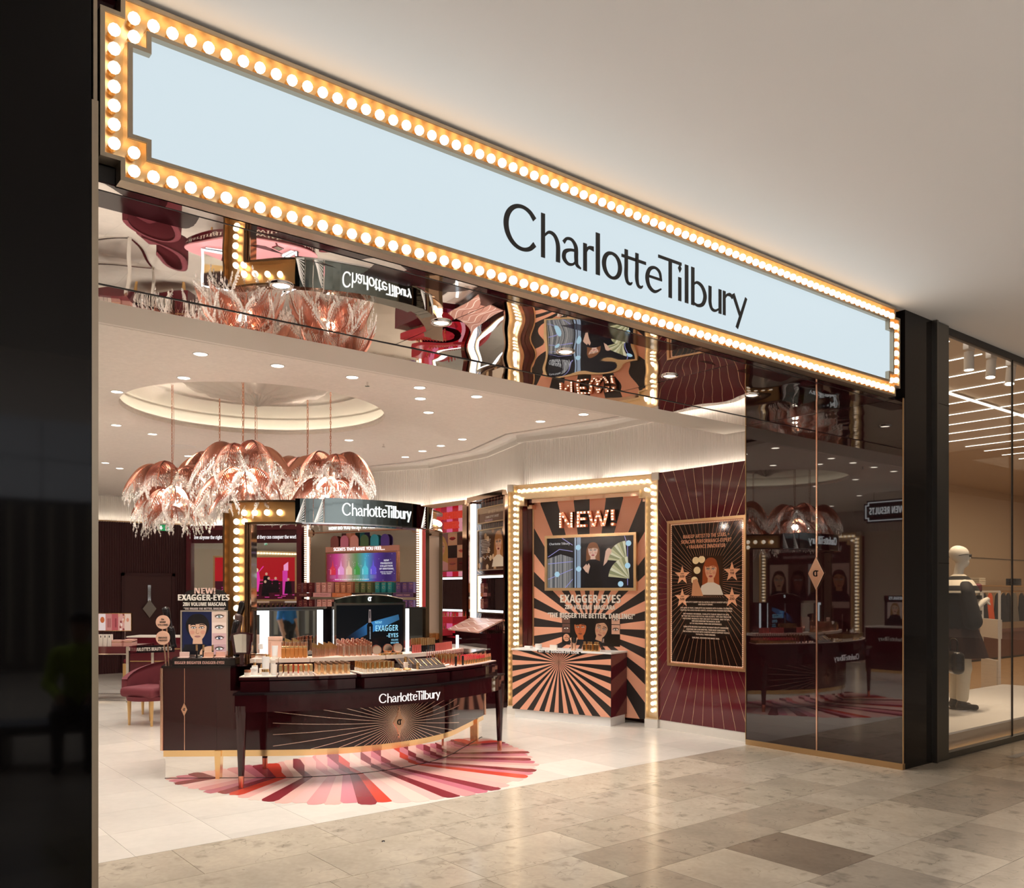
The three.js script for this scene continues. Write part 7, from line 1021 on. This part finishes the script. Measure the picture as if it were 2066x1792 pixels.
  dress('bright orange dress hanging on the fashion shop rail', std(lin(0.75, 0.11, 0.02), 0.7), 23.45); dress('grey quilted coat hanging on the fashion shop rail', std(lin(0.16, 0.14, 0.11), 0.8), 24.95); const blk = dress('black garment hanging on the fashion shop rail', blackC, 19.6, 'black garments on the rail'); for (const [k, x] of [20.0, 20.4, 20.8, 21.2, 21.6, 22.0, 22.4, 22.8, 23.1, 23.9, 24.25, 24.55, 25.4, 25.7, 26.1].entries()) copy(blk, [x, 1.55, -5.78], undefined, 'black garment, ' + ORD[k + 1] + ' from the left on the fashion shop rail'); blk.userData.label = 'black garment at the left end of the fashion shop rail';
  const fr = thing('white_display_frame', 'white metal frame with two grey panels behind the mannequin', 'display frame', [14.9, 0, -2.25], R(40)); for (const x of [-0.4, 0.4]) mesh('post', b6(x - 0.015, x + 0.015, 0, 1.6, -0.015, 0.015), M.white, fr); mesh('top_bar', b6(-0.4, 0.4, 1.58, 1.61, -0.015, 0.015), M.white, fr); mesh('panel', b6(-0.42, 0.42, 0.85, 1.15, -0.03, 0.03), M.marble, fr); mesh('panel', b6(-0.36, 0.36, 0.02, 0.5, -0.03, 0.03), M.marble, fr);
  const cab = thing('low_wood_cabinet', 'low dark wood cabinet at the back of the fashion shop', 'cabinet', [21.0, 0, -5.2]); mesh('body', b6(-3.6, 4.6, 0.05, 0.62, -0.3, 0.3), std(lin(0.13, 0.045, 0.025), 0.45), cab); mesh('top', b6(-3.62, 4.62, 0.62, 0.65, -0.32, 0.32), std(lin(0.16, 0.06, 0.03), 0.4), cab); mesh('foot_rail', b6(-3.55, 4.55, 0, 0.05, -0.25, 0.25), M.ink, cab);
}
// ================= people in the mall, seen only in mirrors and lacquer =================
{
  const person = (label, pos, turn, bones, cols, extra) => {
    const o = thing('person', label, 'person', pos, turn), g = blob(bones.map((b) => b.slice(0, 4)), 0.02, 0.035), p = g.attributes.position, c = new Float32Array(p.count * 3);
    for (let i = 0; i < p.count; i++) { let best = 1e9, k = 0; bones.forEach(([a, ra, b, rb, ci]) => { const ab = b.map((v, j) => v - a[j]), ap = [p.getX(i) - a[0], p.getY(i) - a[1], p.getZ(i) - a[2]], L = ab.reduce((s, v) => s + v * v, 0) || 1e-9, t = Math.max(0, Math.min(1, (ap[0] * ab[0] + ap[1] * ab[1] + ap[2] * ab[2]) / L)), d = Math.hypot(...ap.map((v, j) => v - ab[j] * t)) - (ra + (rb - ra) * t); if (d < best) { best = d; k = ci; } }); c.set(cols[k], i * 3); }
    g.setAttribute('color', new THREE.BufferAttribute(c, 3)); mesh('body', g, std(0xffffff, 0.8, 0, { vertexColors: true }), o);
    mesh('hair', blob([[[extra.hx, extra.hy + 0.05, extra.hz - 0.015], 0.098, [extra.hx, extra.hy, extra.hz - 0.05], 0.085]], 0.012), std(lin(0.03, 0.02, 0.015), 0.7), o); return o;
  };
  const skin = [0.55, 0.32, 0.22];
  const hand = (s, x, y, z, ci) => [[[x, y, z], 0.032, [x, y - 0.06, z + 0.02], 0.03, ci], ...[-1.5, -0.5, 0.5, 1.5].map((f) => [[x + f * 0.016, y - 0.07, z + 0.02], 0.010, [x + f * 0.018, y - 0.14 + Math.abs(f) * 0.008, z + 0.045], 0.008, ci]), [[x - s * 0.03, y - 0.02, z + 0.02], 0.011, [x - s * 0.05, y - 0.07, z + 0.05], 0.009, ci]];
  // worker in a yellow jacket sitting on a bench
  person('seated person in a bright yellow safety jacket, reflected in the black panel', [2.0, 0, 5.06], R(200), [
    [[0, 1.27, 0.05], 0.085, [0, 1.20, 0.08], 0.07, 0], [[0, 1.13, 0.03], 0.05, [0, 1.05, 0], 0.055, 0], [[-0.16, 1.0, 0], 0.085, [0.16, 1.0, 0], 0.085, 1], [[0, 0.98, 0], 0.15, [0, 0.58, -0.03], 0.16, 1], [[-0.12, 0.52, 0], 0.13, [0.12, 0.52, 0], 0.13, 2],
    ...[-1, 1].flatMap((s) => [[[s * 0.2, 1.0, 0], 0.07, [s * 0.26, 0.74, 0.08], 0.058, 1], [[s * 0.26, 0.74, 0.08], 0.055, [s * 0.14, 0.64, 0.30], 0.045, 1], ...hand(s, s * 0.13, 0.64, 0.33, 0), [[s * 0.11, 0.53, 0.05], 0.095, [s * 0.13, 0.50, 0.45], 0.07, 2], [[s * 0.13, 0.48, 0.46], 0.065, [s * 0.13, 0.10, 0.48], 0.05, 2], [[s * 0.13, 0.05, 0.46], 0.045, [s * 0.13, 0.04, 0.62], 0.036, 3]])], [skin, [0.45, 0.62, 0.02], [0.02, 0.022, 0.03], [0.02, 0.02, 0.02]], { hx: 0, hy: 1.27, hz: 0.04 });
  const bn = thing('mall_bench', 'grey upholstered bench under the person in the yellow jacket', 'bench', [2.0, 0, 5.02], R(200)); mesh('seat', rbox(1.6, 0.10, 0.5, 0.03, 0, 0.35, 0), std(lin(0.12, 0.13, 0.14), 0.7), bn); for (const x of [-0.65, 0.65]) mesh('leg', box(0.08, 0.30, 0.42, x, 0.15, 0), M.steel, bn);
  const stand = (top, leg, stride) => [[[0, 1.62, 0.02], 0.09, [0, 1.54, 0.05], 0.068, 0], [[0, 1.47, 0.0], 0.05, [0, 1.38, -0.01], 0.055, 0], [[-0.15, 1.34, 0], 0.075, [0.15, 1.34, 0], 0.075, 1], [[0, 1.30, 0], 0.14, [0, 0.98, 0], 0.13, 1], [[-0.08, 0.92, 0], 0.13, [0.08, 0.92, 0], 0.13, 2],
    ...[-1, 1].flatMap((s) => [[[s * 0.19, 1.33, 0], 0.06, [s * 0.24, 1.06, -s * stride * 0.2], 0.05, 1], [[s * 0.24, 1.06, -s * stride * 0.2], 0.045, [s * 0.23, 0.84, 0.05 - s * stride * 0.1], 0.036, 0], ...hand(s, s * 0.23, 0.82, 0.06 - s * stride * 0.1, 0), [[s * 0.09, 0.88, 0], 0.095, [s * 0.10, 0.48, s * stride * 0.55], 0.068, 2], [[s * 0.10, 0.48, s * stride * 0.55], 0.062, [s * 0.10, 0.10, s * stride - (s < 0 ? 0.08 : 0)], 0.045, 2], [[s * 0.10, 0.05, s * stride - 0.02], 0.042, [s * 0.10, 0.035, s * stride + 0.14], 0.034, 3]])];
  person('walking person in pale jeans, seen small in the island mirror', [7.5, 0, 7.6], R(60), stand(1, 2, 0.26), [skin, [0.05, 0.05, 0.055], [0.30, 0.46, 0.44], [0.6, 0.6, 0.6]], { hx: 0, hy: 1.62, hz: 0.02 });
  person('standing person in a blue top and black trousers, seen small in the island mirror', [7.45, 0, 5.3], R(150), stand(1, 2, 0.03), [skin, [0.02, 0.16, 0.42], [0.012, 0.012, 0.014], [0.02, 0.02, 0.02]], { hx: 0, hy: 1.62, hz: 0.02 });
}
renderer.render(scene, camera);
